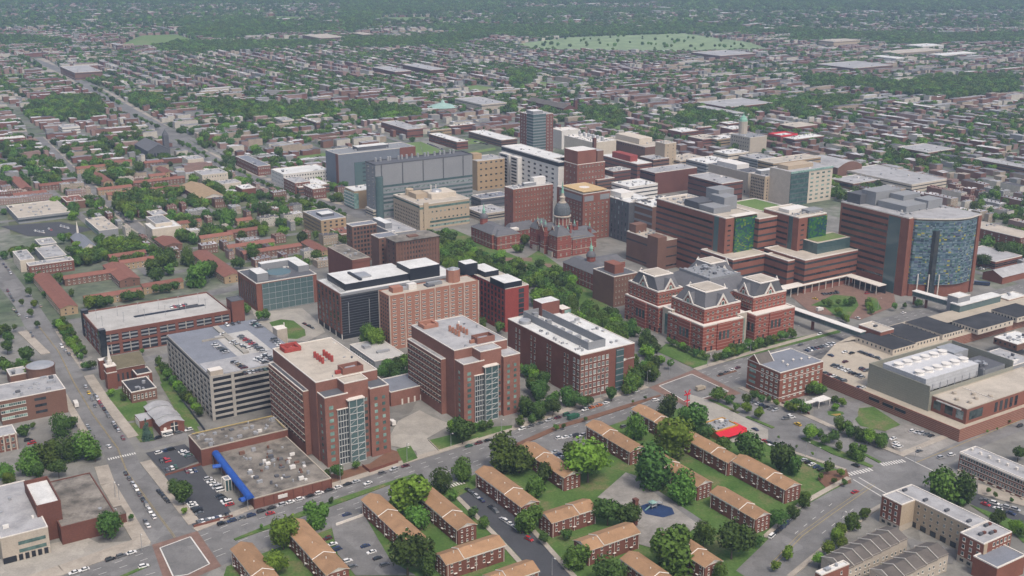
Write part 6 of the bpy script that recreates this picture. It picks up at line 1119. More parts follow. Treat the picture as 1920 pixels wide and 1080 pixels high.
# ================================================================ more distant single buildings
for z,c,h,wl,rf,lb,nm in (
 ('A0',(420,410,560,395,340,375),14,brickb,lroof,'long brown brick factory block by the upper avenue, far left','factory'),
 ('A1',(300,405,400,400,230,375),12,brickd,lroof,'dark red brick school block left of its taller twin, far centre','school_building'),
 ('A1',(500,395,570,385,405,360),14,brickd,lroof,'taller dark red brick school block, far centre','school_building'),
 ('A1',(370,730,455,720,240,685),12,brick,lroof,'brick school block with grey roof behind the sports lawn','school_building'),
 ('A1',(500,735,605,720,455,740),10,tan,whiter,'pale terrace with white roof at the corner of the lawn street','terrace'),
 ('A1',(615,710,765,700,610,705),10,brick,whiter,'brick terrace with white roof above the parking court','terrace'),
 ('A1',(650,800,700,790,480,755),10,brick,whiter,'long brick terrace with white roof facing the lawn avenue','terrace'),
 ('A1',(900,790,950,770,760,735),9,brickb,whiter,'white roofed low rows left of the far apartment tower','terrace'),
 ('A2',(850,235,1030,228,840,222),14,beige,broof,'large plain beige warehouse on the far right skyline','warehouse'),
 ('A2',(960,385,1130,360,880,350),10,brickb,lroof,'wide grey roofed warehouse among the far right rows','warehouse'),
 ('A2',(1395,605,1410,600,1165,575),7,brickb,whiter,'long narrow shed with bright white roof among the right hand rows','warehouse'),
 ('A2',(1200,330,1225,322,1110,312),8,whitew,whiter,'bright white roofed shed, far right','warehouse'),
 ('A2',(1350,262,1490,255,1365,245),10,whitew,whiter,'pair of white domed roof sheds, far right edge','warehouse'),
 ('A2',(1200,300,1520,285,1180,285),8,beige,broof,'very long beige depot roof, far right','warehouse'),
 ('A2',(1460,312,1690,300,1450,300),8,whitew,whiter,'long white depot roof behind the beige depot','warehouse'),
 ('A2',(1380,860,1490,830,1325,812),9,brickb,lroof,'brown brick block with tan end wall right of the red edged store','street_block'),
 ('A2',(1290,1040,1500,1010,1000,940),9,cream,lroof,'long low cream market hall with grey roof right of the campus','market_hall'),
 ('A2',(1940,950,2000,940,1700,885),9,brickb,lroof,'long brown walled hall with pale roof at the right edge','market_hall'),
 ('A2',(250,605,450,570,240,560),10,brick,lroof,'brick school with green field behind it, right of the wooded railway','school_building'),
 ('A2',(300,640,320,630,80,600),8,greyc,lroof,'long grey shed along the wooded railway','warehouse'),
 ('A2',(210,315,400,300,120,290),12,brickb,lroof,'dark brick works beside the cemetery field','factory'),
 ('A1',(120,195,170,190,-40,190),10,brickb,broof,'long low brick school on the wooded hillside','school_building'),
 ('A0',(1800,215,1920,205,1640,200),10,brickb,broof,'long low brick school left of its twin on the wooded hillside','school_building'),
 ('A0',(660,255,680,250,480,250),9,brickd,lroof,'dark brick row beside the far left sports field','factory'),
 ('A0',(1780,690,1790,685,1660,665),11,brickb,whiter,'brown brick hall with white roof behind the campus trees','street_block'),
 ('A0',(1590,680,1655,675,1575,660),10,cream,lroof,'cream stucco hall with arched gable behind the campus trees','street_block'),
 ('A0',(350,720,450,712,330,705),9,whitew,lroof,'white walled garage block on the upper left street','street_block'),
 ('A0',(0,785,145,775,-10,775),8,brick,whiter,'red brick row at the far left edge of the picture','street_block'),
 ('A1',(790,590,850,560,755,545),14,stone,lroof,'grey stone church hall behind the sports lawn','street_block'),
 ('A5',(1900,260,2000,240,1780,130),12,brick,broof,'three storey brick apartment block with white windows at the right edge','street_block'),
 ('A5',(1760,395,1870,350,1655,310),7,bricko,lroof,'brick terrace with grey hip roof right of the blue panelled tower','terrace'),
 ('A5',(1835,610,1960,590,1825,570),7,bricko,whiter,'low brick block with white roof at the right edge beside the deck','street_block')):
    wn = (8,3,1.3,1.7,'gw') if 'white windows' in lb else None
    g = blk(z,c,h=h,wall=wl,roof=rf,label=lb,cat=nm.replace('_',' '),name=nm,cl=3 if h > 8 else 1,L=wn,F=wn,bF=None if wn else (2,1.1,wind),bL=None if wn else (2,1.1,wind)); g.done()
g = Bld('chapel','brick chapel with gabled grey roof right of the blue panelled tower','chapel',Z('A5',1800,480),Z('A5',1900,440),Z('A5',1730,440),h=6); g.w += 12; g.gable(bricko,lroof,4,'A',trim=bricko).done()
g = Bld('brick_hall','very long brick train shed with pitched roof and corner turret, upper centre','hall',Z('A1',1250,610),Z('A1',1300,600),Z('A1',1040,565),h=9,land='the long brick train shed'); g.gable(brickd,shingg,5,trim=brickd); b = MB(); b.box(g.w-1,g.w+4,0,5,0,20,brickd); b.frustum([(g.w-1,0),(g.w+4,0),(g.w+4,5),(g.w-1,5)],20,[(g.w+1.4,2.4),(g.w+1.6,2.4),(g.w+1.6,2.6),(g.w+1.4,2.6)],26,slate); g.part('turret', b); g.win('L',16,1,1.6,3.5,4.5,4.5,.02,.98,style='gw').done()
g = Bld('round_hall','round hall with a pale green conical roof, upper centre','hall',Z('A1',570,600),Z('A1',640,595),Z('A1',500,585),h=6,land='the round green roofed hall'); b = MB(); b.lathe(0,0,[(24,0),(24,6),(25,6.2)],stone,28); g.part('wall', b); b = MB(); b.lathe(0,0,[(25,6.3),(14,9.5),(4,12),(3,14),(.2,18)],mat('pale_green_roof',(.28,.42,.38)),28); g.part('roof', b)
LAND += [(900,430,'the shaded campus trees'),(1540,800,'the planted avenue median'),(1225,760,'the brick paved crossing'),(345,1050,'the bottom left brick paved junction'),(1235,955,'the blue play surface'),(540,618,'the oval lawn'),(1580,570,'the brick paved entrance court'),(1640,885,'the zebra crossing on the curved road'),(1560,970,'the curved road'),(1510,265,'the red roofed shops'),(230,850,'the left street crossing'),(420,300,'the green avenue median'),(1570,765,'the round flower bed'),(930,970,'the fresh black street'),(640,1000,'the small townhouse car park'),(285,80,'the far left sports field'),(1180,80,'the cemetery field'),(1300,940,'the paved play court'),(700,900,'the boulevard'),(1750,460,'the blue panelled tower'),(60,300,'the upper left street'),(130,560,'the brown roofed apartment courts')]
# ================================================================ descriptions that single out repeats
ORD = ['nearest','second nearest','third nearest','fourth nearest','fifth nearest','sixth nearest','seventh nearest','eighth nearest','ninth nearest','tenth nearest','eleventh nearest','twelfth nearest','thirteenth nearest','fourteenth nearest','fifteenth nearest','sixteenth nearest','seventeenth nearest','eighteenth nearest','nineteenth nearest','twentieth nearest']
def auto_label(items):
    """items: (object, (X,Y), noun, adjective)"""
    bk = {}
    for o, p, noun, adj in items:
        x, y = pix(p[0],p[1],3); l = min(LAND, key=lambda L: (L[0]-x)**2+((L[1]-y)*1.4)**2); dx, dy = x-l[0], (y-l[1])*1.4
        d = ('left of' if dx < 0 else 'right of') if abs(dx) > abs(dy) else ('behind' if dy < 0 else 'in front of')
        bk.setdefault((adj,noun,l[2],d),[]).append((math.hypot(dx,dy),id(o),o))
    for (adj,noun,l,d),v in bk.items():
        v.sort(key=lambda t: t[:2])
        for k,(_,_,o) in enumerate(v):
            if len(v) == 1: s = '%s %s %s %s' % (adj,noun,d,l)
            else: s = '%s %s %s %s %s' % (ORD[k] if k < 20 else ('twenty '*(k//20))+ORD[k%20],adj,noun,d,l)
            o['label'] = ' '.join(s.split()[:16])
auto_label(LATER)
FT = np.array([[f.p.x,f.p.y,f.a.x,f.a.y,f.w,f.d] for f in FOOT])
def hit(x, y, m=2.0):
    dx = x-FT[:,0]; dy = y-FT[:,1]; u = dx*FT[:,2]+dy*FT[:,3]; v = -dx*FT[:,3]+dy*FT[:,2]
    return bool(np.any((u > -m)&(u < FT[:,4]+m)&(v > -m)&(v < FT[:,5]+m)))
def inside(poly, x, y):
    c = False; n = len(poly)
    for i in range(n):
        x0,y0 = poly[i-1]; x1,y1 = poly[i]
        if (y0 > y) != (y1 > y) and x < (x1-x0)*(y-y0)/(y1-y0)+x0: c = not c
    return c
# ================================================================ TREES
def leafmat(name, col, v=.35):
    m, n, l, b = nt(name); oi = n.new('ShaderNodeObjectInfo'); g = n.new('ShaderNodeTexCoord')
    ns = noise(n,l,wpos(n),.55,3); r = ramp(n,l,ns.outputs['Fac'],[(.3,tuple(c*(1-v) for c in col)),(.7,tuple(c*(1+v) for c in col))])
    hs = n.new('ShaderNodeHueSaturation'); a = n.new('ShaderNodeMapRange'); a.inputs[3].default_value = .65; a.inputs[4].default_value = 1.5; l.new(oi.outputs['Random'],a.inputs[0]); l.new(a.outputs[0],hs.inputs['Value'])
    h = n.new('ShaderNodeMapRange'); h.inputs[3].default_value = .470; h.inputs[4].default_value = .515; l.new(oi.outputs['Random'],h.inputs[0]); l.new(h.outputs[0],hs.inputs['Hue'])
    l.new(r.outputs[0],hs.inputs['Color']); l.new(hs.outputs[0],b.inputs['Base Color']); b.inputs['Roughness'].default_value = .7; b.inputs['Specular IOR Level'].default_value = .15
    return m
LEAF = {'dark':leafmat('leaves_dark',(.046,.092,.020)),'green':leafmat('leaves_green',(.066,.126,.022)),'bright':leafmat('leaves_bright',(.100,.178,.022)),'plum':leafmat('leaves_plum',(.035,.02,.03)),'blue':leafmat('leaves_spruce',(.04,.075,.055))}
def crown_mesh(seed, nleaf, lobes, tall=1.0, leaf=.10, mt='green', cone=False):
    R = np.random.RandomState(seed); cs = []; 
    for i in range(lobes):
        if cone: f = i/(lobes-1); c = np.array([R.uniform(-.1,.1),R.uniform(-.1,.1),-.9+1.9*f]); r = .55*(1-f)+.12
        else:
            a = R.uniform(0,2*np.pi); t = R.uniform(.0,.62) if i else 0; z = R.uniform(-.45,.55); r = R.uniform(.30,.52); c = np.array([t*np.cos(a),t*np.sin(a),z*(1-.4*t)])
            if i == 0: r = .62
        cs.append((c,r))
    V = []; Fc = []
    ico = [(0,0,1)]+[(math.cos(k*1.2566)*.894,math.sin(k*1.2566)*.894,.447) for k in range(5)]+[(math.cos(k*1.2566+.628)*.894,math.sin(k*1.2566+.628)*.894,-.447) for k in range(5)]+[(0,0,-1)]
    tri = [(0,1+k,1+(k+1)%5) for k in range(5)]+[(1+k,6+k,1+(k+1)%5) for k in range(5)]+[(1+(k+1)%5,6+k,6+(k+1)%5) for k in range(5)]+[(11,6+(k+1)%5,6+k) for k in range(5)]
    for c, r in cs:
        b0 = len(V); V += [tuple((c+np.array(p)*r*.66)*[1,1,tall]) for p in ico]; Fc += [tuple(b0+i for i in t) for t in tri]
    tot = sum(r*r for _,r in cs); per = [int(nleaf*r*r/tot) for _,r in cs]
    for (c,r),n in zip(cs,per):
        d = R.normal(size=(n,3)); d /= np.linalg.norm(d,axis=1)[:,None]
        bump = 1+.18*np.sin(d[:,0]*5+seed)*np.sin(d[:,1]*6+1)+R.uniform(-.26,.20,n)
        p = c+d*r*bump[:,None]
        ok = np.ones(n,bool)
        for c2,r2 in cs:
            if c2 is c: continue
            ok &= np.linalg.norm(p-c2,axis=1) > r2*.86
        for i in np.nonzero(ok)[0]:
            nn = d[i]+R.normal(size=3)*.55; nn /= np.linalg.norm(nn); t = np.cross(nn,R.normal(size=3)); t /= np.linalg.norm(t); w = np.cross(nn,t); s = leaf*R.uniform(.7,1.4)
            q_ = p[i]*[1,1,tall]; b0 = len(V); V += [tuple(q_+t*s),tuple(q_+w*s*.8),tuple(q_-t*s),tuple(q_-w*s*.8)]; Fc.append((b0,b0+1,b0+2,b0+3))
    me = bpy.data.meshes.new('crown'); me.from_pydata(V,[],Fc); me.materials.append(LEAF[mt]); return me
CR = {}
for i,mt in enumerate(('dark','green','bright')):
    for k in range(5): CR[(mt,k)] = crown_mesh(10*i+k,2600,[9,6,12,14,7][k],[.92,1.05,1.2,.82,1.3][k],[.075,.085,.065,.07,.08][k],mt)
for k in range(2): CR[('blue',k)] = CR[('blue',2)] = crown_mesh(50+k,1500,6,1.6,.09,'blue',True); CR[('plum',k)] = CR[('plum',2)] = crown_mesh(60+k,1200,7,.8,.10,'plum')
tb = MB(); tb.tube([(0,0,0),(.03,.02,.5),(0,0,1)],[.1,.075,.05],bark,7)
for k in range(4): a = k*1.57+.4; tb.tube([(0,0,.7+.06*k),(.3*math.cos(a),.3*math.sin(a),1.15+.05*k),(.55*math.cos(a),.55*math.sin(a),1.5)],[.05,.03,.015],bark,5)
TRK = tb.mesh('trunk')
TREES = []; NR = random.Random(3)
def T(px, py, R, mt=None, zone='r', tall=None):
    x, y = Z(zone,px,py); s = ZO[zone][2]; R = R/s; k0 = (115+.955*y)/HC; r = R/k0*(1.08 if zone in ('B2','B3') and R > 15 else 1); H = max(1.72*r+1.6, 3.2); zc = H-r*.95
    p = P(x,y,zc); TREES.append([p.x,p.y,r,H,mt or NR.choice(['dark','green','green','bright']),1])
for t in ((150,850,85,'bright'),(110,1010,80,'bright'),(340,740,70,'green'),(850,620,115,'bright'),(915,730,85,'green'),(850,960,130,'dark'),(960,1010,60,'dark'),(1040,540,70,'dark'),(1165,480,55,'green'),(1390,390,100,'green'),(1285,770,40,'green'),(455,490,45,'dark'),(400,500,30,'green'),(560,450,25,'dark'),(1160,270,70,'dark'),(420,650,18),(370,680,18),(30,800,14),(1110,620,35,'dark'),(1220,720,35)): T(*t[:3],*(t[3:]),zone='B2')
for t in ((40,410,95,'green'),(430,430,135,'bright'),(350,370,60,'green'),(185,500,60,'dark'),(130,590,60,'green'),(690,250,65,'green'),(875,130,60,'dark'),(900,310,125,'bright'),(1030,200,90,'dark'),(1080,260,50,'dark'),(800,490,115,'dark'),(970,580,85,'green'),(540,720,80,'dark'),(670,740,70,'dark'),(930,930,130,'green'),(1080,850,70,'green'),(1240,880,115,'dark'),(1390,880,35,'green'),(350,960,80,'green'),(560,1060,100,'dark'),(1330,355,95,'dark'),(1190,330,50,'green'),(310,840,35),(180,860,35,'dark'),(80,750,80,'green'),(1170,1060,50,'green'),(1160,50,50,'green'),(250,240,18),(290,235,16),(415,195,14),(680,100,10),(750,75,10),(1220,80,30),(1260,130,25),(1320,90,35),(1360,55,25),(1320,130,32),(1390,160,35),(150,55,40,'dark'),(230,130,50,'dark'),(80,130,50,'dark'),(110,190,30),(430,100,40,'dark'),(560,55,40,'dark'),(640,30,30,'green')): T(*t[:3],*(t[3:]),zone='B3')
for t in ((70,420,90,'dark'),(150,460,55,'dark'),(1010,560,120,'green'),(1110,600,85,'dark'),(60,750,60),(140,710,45),(210,650,42),(340,470,38,'green'),(410,495,24),(300,515,20),(370,540,18),(430,550,20),(540,720,40,'green'),(480,775,45,'green'),(415,815,40,'bright'),(385,850,50),(415,890,38),(345,930,42,'bright'),(290,985,45,'bright'),(110,950,40,'bright'),(45,1020,30),(240,270,48),(290,275,30),(400,225,42),(470,260,38),(520,280,40),(370,290,38),(320,310,34),(570,290,48),(640,310,48),(510,380,50),(460,385,25),(400,345,28),(1300,750,52,'dark'),(1390,800,45),(1430,830,30),(1410,390,45,'dark'),(720,910,50,'dark'),(650,1040,30,'dark'),(380,125,20,'dark'),(170,110,35,'plum'),(210,130,35,'plum'),(140,100,25,'plum'),(280,20,40,'bright'),(1240,600,18),(1280,620,16),(1370,650,14),(1235,265,8),(1290,250,8),(1360,210,9),(60,300,10),(160,350,10),(250,390,10),(350,420,8),(740,870,20),(1090,670,25)): T(*t[:3],*(t[3:]),zone='B4')
for t in ((270,410,110,'green'),(440,340,120,'green'),(600,280,130,'dark'),(760,280,130,'green'),(850,340,70,'green'),(60,480,100,'green'),(80,560,70,'bright'),(520,470,90,'dark'),(340,500,80,'dark'),(970,980,140,'dark'),(1640,700,110,'dark'),(1560,620,65,'dark'),(1660,850,30),(540,70,120,'dark'),(640,40,60),(200,120,60,'dark'),(1320,140,65,'blue'),(1180,905,28,'bright'),(290,80,30)): T(*t[:3],*(t[3:]),zone='Z14')
for t in ((1280,475,28,'bright'),(820,590,45,'bright'),(770,600,40,'green'),(1110,880,35,'dark'),(30,560,60),(60,430,70,'dark'),(20,270,50,'dark'),(130,260,30),(240,600,1),(1000,840,35,'green'),(90,640,30)): T(*t[:3],*(t[3:]),zone='Z13')
def row(z, x0,y0,x1,y1,n,R,mt=None,jit=.25):
    for i in range(n): f = (i+.5)/n; T(x0+(x1-x0)*f+NR.uniform(-R,R)*jit, y0+(y1-y0)*f+NR.uniform(-R,R)*jit, R*NR.uniform(.8,1.2), mt, z)
row('B1',-20,400,230,700,13,30,'dark'); row('Z13',500,190,740,530,13,42,'green'); row('Z13',560,180,780,500,10,36,'bright')
row('A4',100,820,300,840,1,70,'bright'); T(150,810,60,'green','A4'); T(260,970,50,'green','A4'); T(310,1010,55,'dark','A4'); T(220,1020,40,'dark','A4'); T(340,960,30,'dark','A4')
T(890,765,35,'dark','A4'); T(790,740,35,'green','A4'); row('A4',790,640,800,760,2,30,'dark'); row('Z12',780,990,1010,970,5,55,'green'); row('Z12',1060,920,1280,930,4,50,'green'); row('Z12',1370,880,1600,830,4,48,'green')
for t in ((1500,560,110,'dark'),(1390,660,100,'green'),(1400,750,90,'dark'),(1530,690,60,'green'),(1680,590,75,'green'),(1760,740,120,'green'),(1880,700,80,'dark'),(1000,480,80,'bright'),(690,480,45,'dark'),(700,520,40,'dark'),(270,760,55,'green'),(530,780,55,'dark'),(620,400,40,'dark'),(560,420,50,'dark'),(910,410,38,'dark'),(1185,385,32,'dark'),(1280,445,38,'dark'),(1740,410,60,'green'),(1750,270,45,'dark'),(1860,320,60,'green'),(1400,420,32,'green'),(820,510,35),(1070,575,35),(1330,510,35,'dark'),(350,520,40),(40,560,42,'dark'),(310,1000,35,'green'),(260,900,40,'green'),(640,900,35),(1050,760,35)): T(*t[:3],*(t[3:]),zone='Z12')
def cluster(z, poly, n, r0, r1, mt=None):
    pts = [Z(z,poly[i],poly[i+1]) for i in range(0,len(poly),2)]; xs = [p[0] for p in pts]; ys = [p[1] for p in pts]; k = 0
    while k < n:
        x, y = NR.uniform(min(xs),max(xs)), NR.uniform(min(ys),max(ys))
        if not inside(pts,x,y): continue
        k += 1; T(x,y,NR.uniform(r0,r1)*(115+.955*y)/HC,mt)
cluster('r',[800,440,850,436,890,462,960,490,1000,500,1000,530,940,545,880,515,820,500],130,4.2,6.5,None); cluster('r',[1005,545,1060,575,1150,640,1230,720,1180,720,1090,650,1010,600],90,4.5,7,None)
cluster('r',[1010,540,1080,560,1160,600,1180,640,1120,625,1040,585],60,4.5,6.5,'green'); cluster('r',[985,500,1010,545,1050,520,1030,490],5,4,6); cluster('r',[990,440,1010,465,960,470],4,4,5.5)
row('Z10',860,190,1480,20,13,48,'green'); row('Z10',760,240,1000,180,6,38,'green'); row('Z10',120,60,230,330,6,60,'dark'); row('Z8',620,800,1000,960,9,34,'green'); row('Z8',60,520,560,880,9,60,'dark')
T(280,260,45,'dark','Z10'); T(370,300,45,'dark','Z10'); row('Z9',80,430,400,400,5,38,'green'); row('Z9',500,400,560,500,3,34,'green'); T(755,455,35,'green','Z9'); T(845,440,25,'green','Z9'); T(970,420,40,'green','Z9'); row('Z9',230,480,330,580,4,34,'green')
cluster('r',[1840,425,1920,435,1920,475,1850,475],12,5,8,'dark'); cluster('r',[1560,370,1600,350,1640,340,1640,365,1580,385],9,4,6.5); cluster('r',[1830,330,1920,380,1920,400,1840,360],6,4,6); row('r',1838,470,1850,495,2,14,'dark'); cluster('Z12',[1020,0,1560,0,1560,130,1350,200,1180,230,1040,100],34,5,7.5); cluster('Z15',[780,300,1240,260,1240,400,700,420],16,5,8); cluster('Z15',[1020,760,1550,780,1550,960,1240,1060,1080,940],14,5,8)
cluster('Z15',[200,480,560,500,600,600,560,640,260,640],16,5,7.5); cluster('Z15',[0,370,220,370,200,460,0,440],9,5,7); cluster('Z15',[0,560,110,570,110,660,0,680],6,5,7); cluster('Z15',[780,620,920,600,920,670,800,680],3,6,8); cluster('Z15',[960,520,1350,520,1350,660,1060,690],16,5,8)
cluster('Z16',[500,400,660,440,670,520,600,500],6,4,6); cluster('Z16',[760,380,1090,400,1100,530,960,540],12,5,8); cluster('Z16',[340,180,1040,160,1040,260,640,330,380,280],30,5,8); cluster('Z16',[1060,220,1330,230,1250,280,980,280],8,5,7); cluster('Z16',[500,800,700,780,720,850,520,860],6,5,7); cluster('Z16',[820,820,960,830,940,960,840,940],5,5,8); T(1120,970,65,'green','Z16'); T(600,990,100,'green','Z16'); T(300,1040,50,'green','Z16'); T(650,740,40,'dark','Z16'); T(890,1020,40,'green','Z16')
for (x0,y0,x1,y1,n) in ((560,368,480,338,9),(470,330,400,300,8),(392,294,330,262,8),(300,238,250,214,5),(230,196,170,160,5),(640,395,570,370,8)): row('r',x0,y0,x1,y1,n,5,None,.5)
for (x0,y0,x1,y1,n) in ((540,384,460,352,6),(445,343,360,300,6),(590,362,520,335,6),(50,470,90,560,5),(30,560,80,620,3),(620,420,560,380,5)): row('r',x0,y0,x1,y1,n,7,None,.5)
row('Z11',640,500,800,540,3,50,'bright'); row('Z11',860,610,980,640,3,35,'green'); T(893,685,35,'dark','Z11'); row('Z11',440,660,640,720,5,40,'plum'); row('Z11',130,560,400,650,4,34,'dark'); row('Z11',900,840,1380,980,7,58,'green')
cluster('Z1',[330,180,480,260,420,300,330,300],3,4,6); T(500,290,55,'dark','Z1'); T(655,520,70,'dark','Z1'); T(310,440,55,'dark','Z1'); T(480,450,60,'green','Z1'); T(440,600,60,'green','Z1'); T(210,650,65,'dark','Z1'); T(80,730,60,'dark','Z1'); T(780,490,45,'dark','Z1'); T(700,730,40,'dark','Z1'); row('Z1',900,480,1040,520,4,45,'green'); T(930,150,35,'green','Z1'); row('Z1',540,160,800,220,7,26,'green'); row('Z1',120,960,160,1060,3,26,'green')
row('r',978,688,1022,712,6,13,'dark'); cluster('r',[1005,488,1040,500,1095,540,1060,565,1000,530],30,3.6,5.5); cluster('r',[1225,470,1260,480,1240,505,1215,490],5,3,5); cluster('r',[870,455,910,470,900,480,870,470],8,4,6); cluster('r',[0,610,48,640,60,700,0,690],9,3.5,6); cluster('r',[0,700,60,690,70,720,0,720],4,3,5); cluster('r',[960,760,1090,735,1100,755,970,790],8,3.5,5.5,'dark'); cluster('r',[860,800,940,780,945,800,880,812],7,2.5,4); cluster('r',[720,690,760,670,775,700,735,715],8,3.5,5,'dark'); cluster('r',[430,560,500,585,500,600,440,590],7,2.5,4); cluster('r',[985,715,1040,735,1050,775,1000,770],7,4,6,'dark'); cluster('r',[1195,650,1235,660,1240,700,1205,700],6,4,6); cluster('r',[830,800,880,795,880,812,835,818],3,3.5,5)
# ================================================================ generic terraces (outer districts) and their trees
EX = [(-150,500),(20,455),(250,455),(330,500),(640,500),(645,345),(640,290),(800,262),(900,252),(1060,262),(1200,300),(1300,300),(1420,285),(1560,370),(1640,400),(1880,420),(1900,500),(2200,560),(2200,1400),(-150,1400)]
WOODS = [Z('A0',1000,110,1480,100,1500,130,1900,140,1900,185,1600,190,1230,230,1010,200),Z('A0',1000,240,1900,240,1760,270,1200,300,900,300,860,270),Z('A1',0,30,900,30,900,60,500,70,200,90,150,170,0,180),Z('A1',0,215,320,220,700,190,900,200,660,260,200,280,0,275),Z('A1',900,50,1920,60,1920,75,950,80),Z('A1',350,150,900,145,1300,165,1920,140,1920,190,1000,220,700,190),Z('A2',0,150,250,160,700,170,1000,190,1000,230,640,240,600,200,200,190,0,185),Z('A2',0,20,1920,30,1920,60,1300,70,0,60),Z('A2',1000,190,1500,200,1920,190,1920,240,1500,250,1200,265,1010,230),Z('A2',640,430,800,430,1200,470,1500,430,1900,440,1900,520,1500,560,1200,540,1000,500,700,500),
 Z('A2',0,620,340,600,700,560,1000,560,900,610,600,620,200,700,0,710),Z('A1',1300,620,1500,620,1600,660,1590,720,1400,700),Z('A1',1100,610,1300,650,1130,690),Z('A0',300,550,560,560,600,650,480,690,150,670,150,610),Z('A0',700,540,900,540,960,620,760,620),Z('A0',1120,570,1570,600,1840,590,1900,650,1560,680,1120,650),Z('A1',30,580,430,620,440,680,240,690,60,670),Z('A1',860,590,990,590,980,650,870,640),Z('A1',940,410,1080,400,1090,470,1010,520,940,490),Z('A0',0,210,400,230,400,250,0,260),Z('A0',0,0,1920,0,1920,25,0,30),Z('A2',0,0,1920,0,1920,18,0,18),Z('A1',0,0,1920,0,1920,22,0,25),Z('A2',560,600,760,640,770,690,620,680)]
WC = [mat('w_red',(.17,.078,.062)),brickb,mat('w_tan',(.34,.28,.22)),mat('w_cream',(.47,.44,.39)),mat('w_grey',(.25,.25,.25)),mat('w_pink',(.27,.18,.16)),mat('w_rust',(.20,.11,.085))]
RC = [mat('r_white',(.50,.50,.51),var=.15),mat('r_silver',(.31,.315,.33),var=.2),mat('r_grey',(.20,.20,.215),var=.25),mat('r_dark',(.09,.09,.10),var=.25),mat('r_beige',(.32,.28,.24),var=.15),mat('r_brown',(.20,.13,.11))]
HR = random.Random(11); HOUSES = []; fx = lambda u, v: (EA.x*u+EB.x*v, EA.y*u+EB.y*v)
FIELDS += [Z('Z12',-40,260,560,240,860,340,700,560,0,560),[(-60,700),(-60,440),(20,470),(110,620),(160,700)]]
FP = [(f, min(p[0] for p in f),max(p[0] for p in f),min(p[1] for p in f),max(p[1] for p in f)) for f in FIELDS]
WP = [(f, min(p[0] for p in f),max(p[0] for p in f),min(p[1] for p in f),max(p[1] for p in f)) for f in WOODS]
def inany(L, x, y): return any(a <= x <= b and c <= y <= d and inside(f,x,y) for f,a,b,c,d in L)
def avenue_near(x, y):
    for a, c in zip(AVP[:-1], AVP[1:]):
        dx, dy = c[0]-a[0], c[1]-a[1]; t = max(0,min(1,((x-a[0])*dx+(y-a[1])*dy)/(dx*dx+dy*dy)))
        if math.hypot(x-a[0]-dx*t, y-a[1]-dy*t) < 17.5: return True
    return False
AVP = [P(*p) for p in ((720,408),(605,382),(504,347),(419,311),(350,277),(280,229),(195,177),(105,134),(70,110))]
AVP2 = [P(*p) for p in ((340,475),(258,426),(186,366),(132,317),(72,257),(20,200))]
def street2(x, y):
    for a, c in zip(AVP2[:-1], AVP2[1:]):
        dx, dy = c[0]-a[0], c[1]-a[1]; t = max(0,min(1,((x-a[0])*dx+(y-a[1])*dy)/(dx*dx+dy*dy)))
        if math.hypot(x-a[0]-dx*t, y-a[1]-dy*t) < 9.5: return True
    return False
stg = MB()
BU, BV = 118.0, 66.0
FAR_T = []
for iu in range(-60,70):
    for iv in range(4,75):
        u0, v0 = iu*BU, iv*BV; c = fx(u0+BU/2, v0+BV/2)
        if c[1] < 700 or c[1] > 5200: continue
        x, y = pix(*c)
        if x < -120 or x > 2040 or y > 520 or y < -40: continue
        far = c[1] > 3300
        along = (math.sin(iu*.35+1.3)+math.cos(iv*.27)) > -.3
        dens = .90 if not far else .55
        if not far and not inside(EX,x,y) and not inany(FP,x,y):
            a_, b_, c_, d_ = [fx(*t) for t in ((u0,v0-4),(u0+BU,v0-4),(u0+BU,v0+4),(u0,v0+4))]; stg.face([(*t,.3) for t in (a_,b_,c_,d_)],asph)
            a_, b_, c_, d_ = [fx(*t) for t in ((u0-4,v0+4),(u0+4,v0+4),(u0+4,v0+BV-4),(u0-4,v0+BV-4))]; stg.face([(*t,.3) for t in (a_,b_,c_,d_)],asph)
        if along: rows_ = [(u0+8,v0+13,BU-16,0),(u0+8,v0+BV-13-11,BU-16,0)]
        else: rows_ = [(u0+12+k*29.5,v0+8,BV-16,1) for k in range(4)] 
        for (ru,rv,L,o) in rows_:
            s = 0; wc = HR.randrange(7); rc = HR.choice([0,1,1,2,2,3,4,5]); hh = HR.choice([6.2,7,8,9]); gap = 0
            while s < L:
                w = 4.9 if not far else 9.8
                if HR.random() < .06: gap = HR.randint(1,4)
                if gap > 0: gap -= 1; s += w; continue
                if HR.random() < .16: wc = HR.randrange(7); hh = HR.choice([6.2,7,7,8,9])
                if HR.random() < .20: rc = HR.choice([0,0,1,1,1,2,2,2,3,3,4,5])
                uu, vv = (ru+s, rv) if o == 0 else (ru, rv+s); dp = HR.uniform(9.5,12.5) if not far else 12
                ctr = fx(uu+(w/2 if o == 0 else dp/2), vv+(dp/2 if o == 0 else w/2)); s += w
                if HR.random() > (dens if ctr[1] > 1150 else .55): continue
                px, py = pix(*ctr)
                if px < -30 or px > 1950 or py < 0: continue
                if inside(EX,px,py) or inany(FP,px,py) or inany(WP,px,py): continue
                if hit(ctr[0],ctr[1],6) or avenue_near(*ctr) or street2(*ctr): continue
                HOUSES.append((uu,vv,w if o == 0 else dp, dp if o == 0 else w, hh+HR.uniform(-.3,.3), wc, rc, ctr))
        # alley and yard trees
        for _ in range(84 if not far else 70):
            t = fx(u0+HR.uniform(0,BU), v0+(HR.uniform(BV*.38,BV*.62) if along and HR.random() < .7 else HR.uniform(0,BV))); px, py = pix(*t)
            nz = math.sin(t[0]*.011+2)*math.cos(t[1]*.013)+math.sin(t[0]*.027)*math.sin(t[1]*.022+1)
            if HR.random() < .42+.55*nz and not inside(EX,px,py) and not inany(FP,px,py): FAR_T.append((t[0],t[1],HR.uniform(3.2,6.5)))
tag(stg.obj('street_grid'),kind='structure')
HOUSES.sort(key=lambda h: h[7][0]**2+h[7][1]**2)
hl = []; WALLM = {}; 
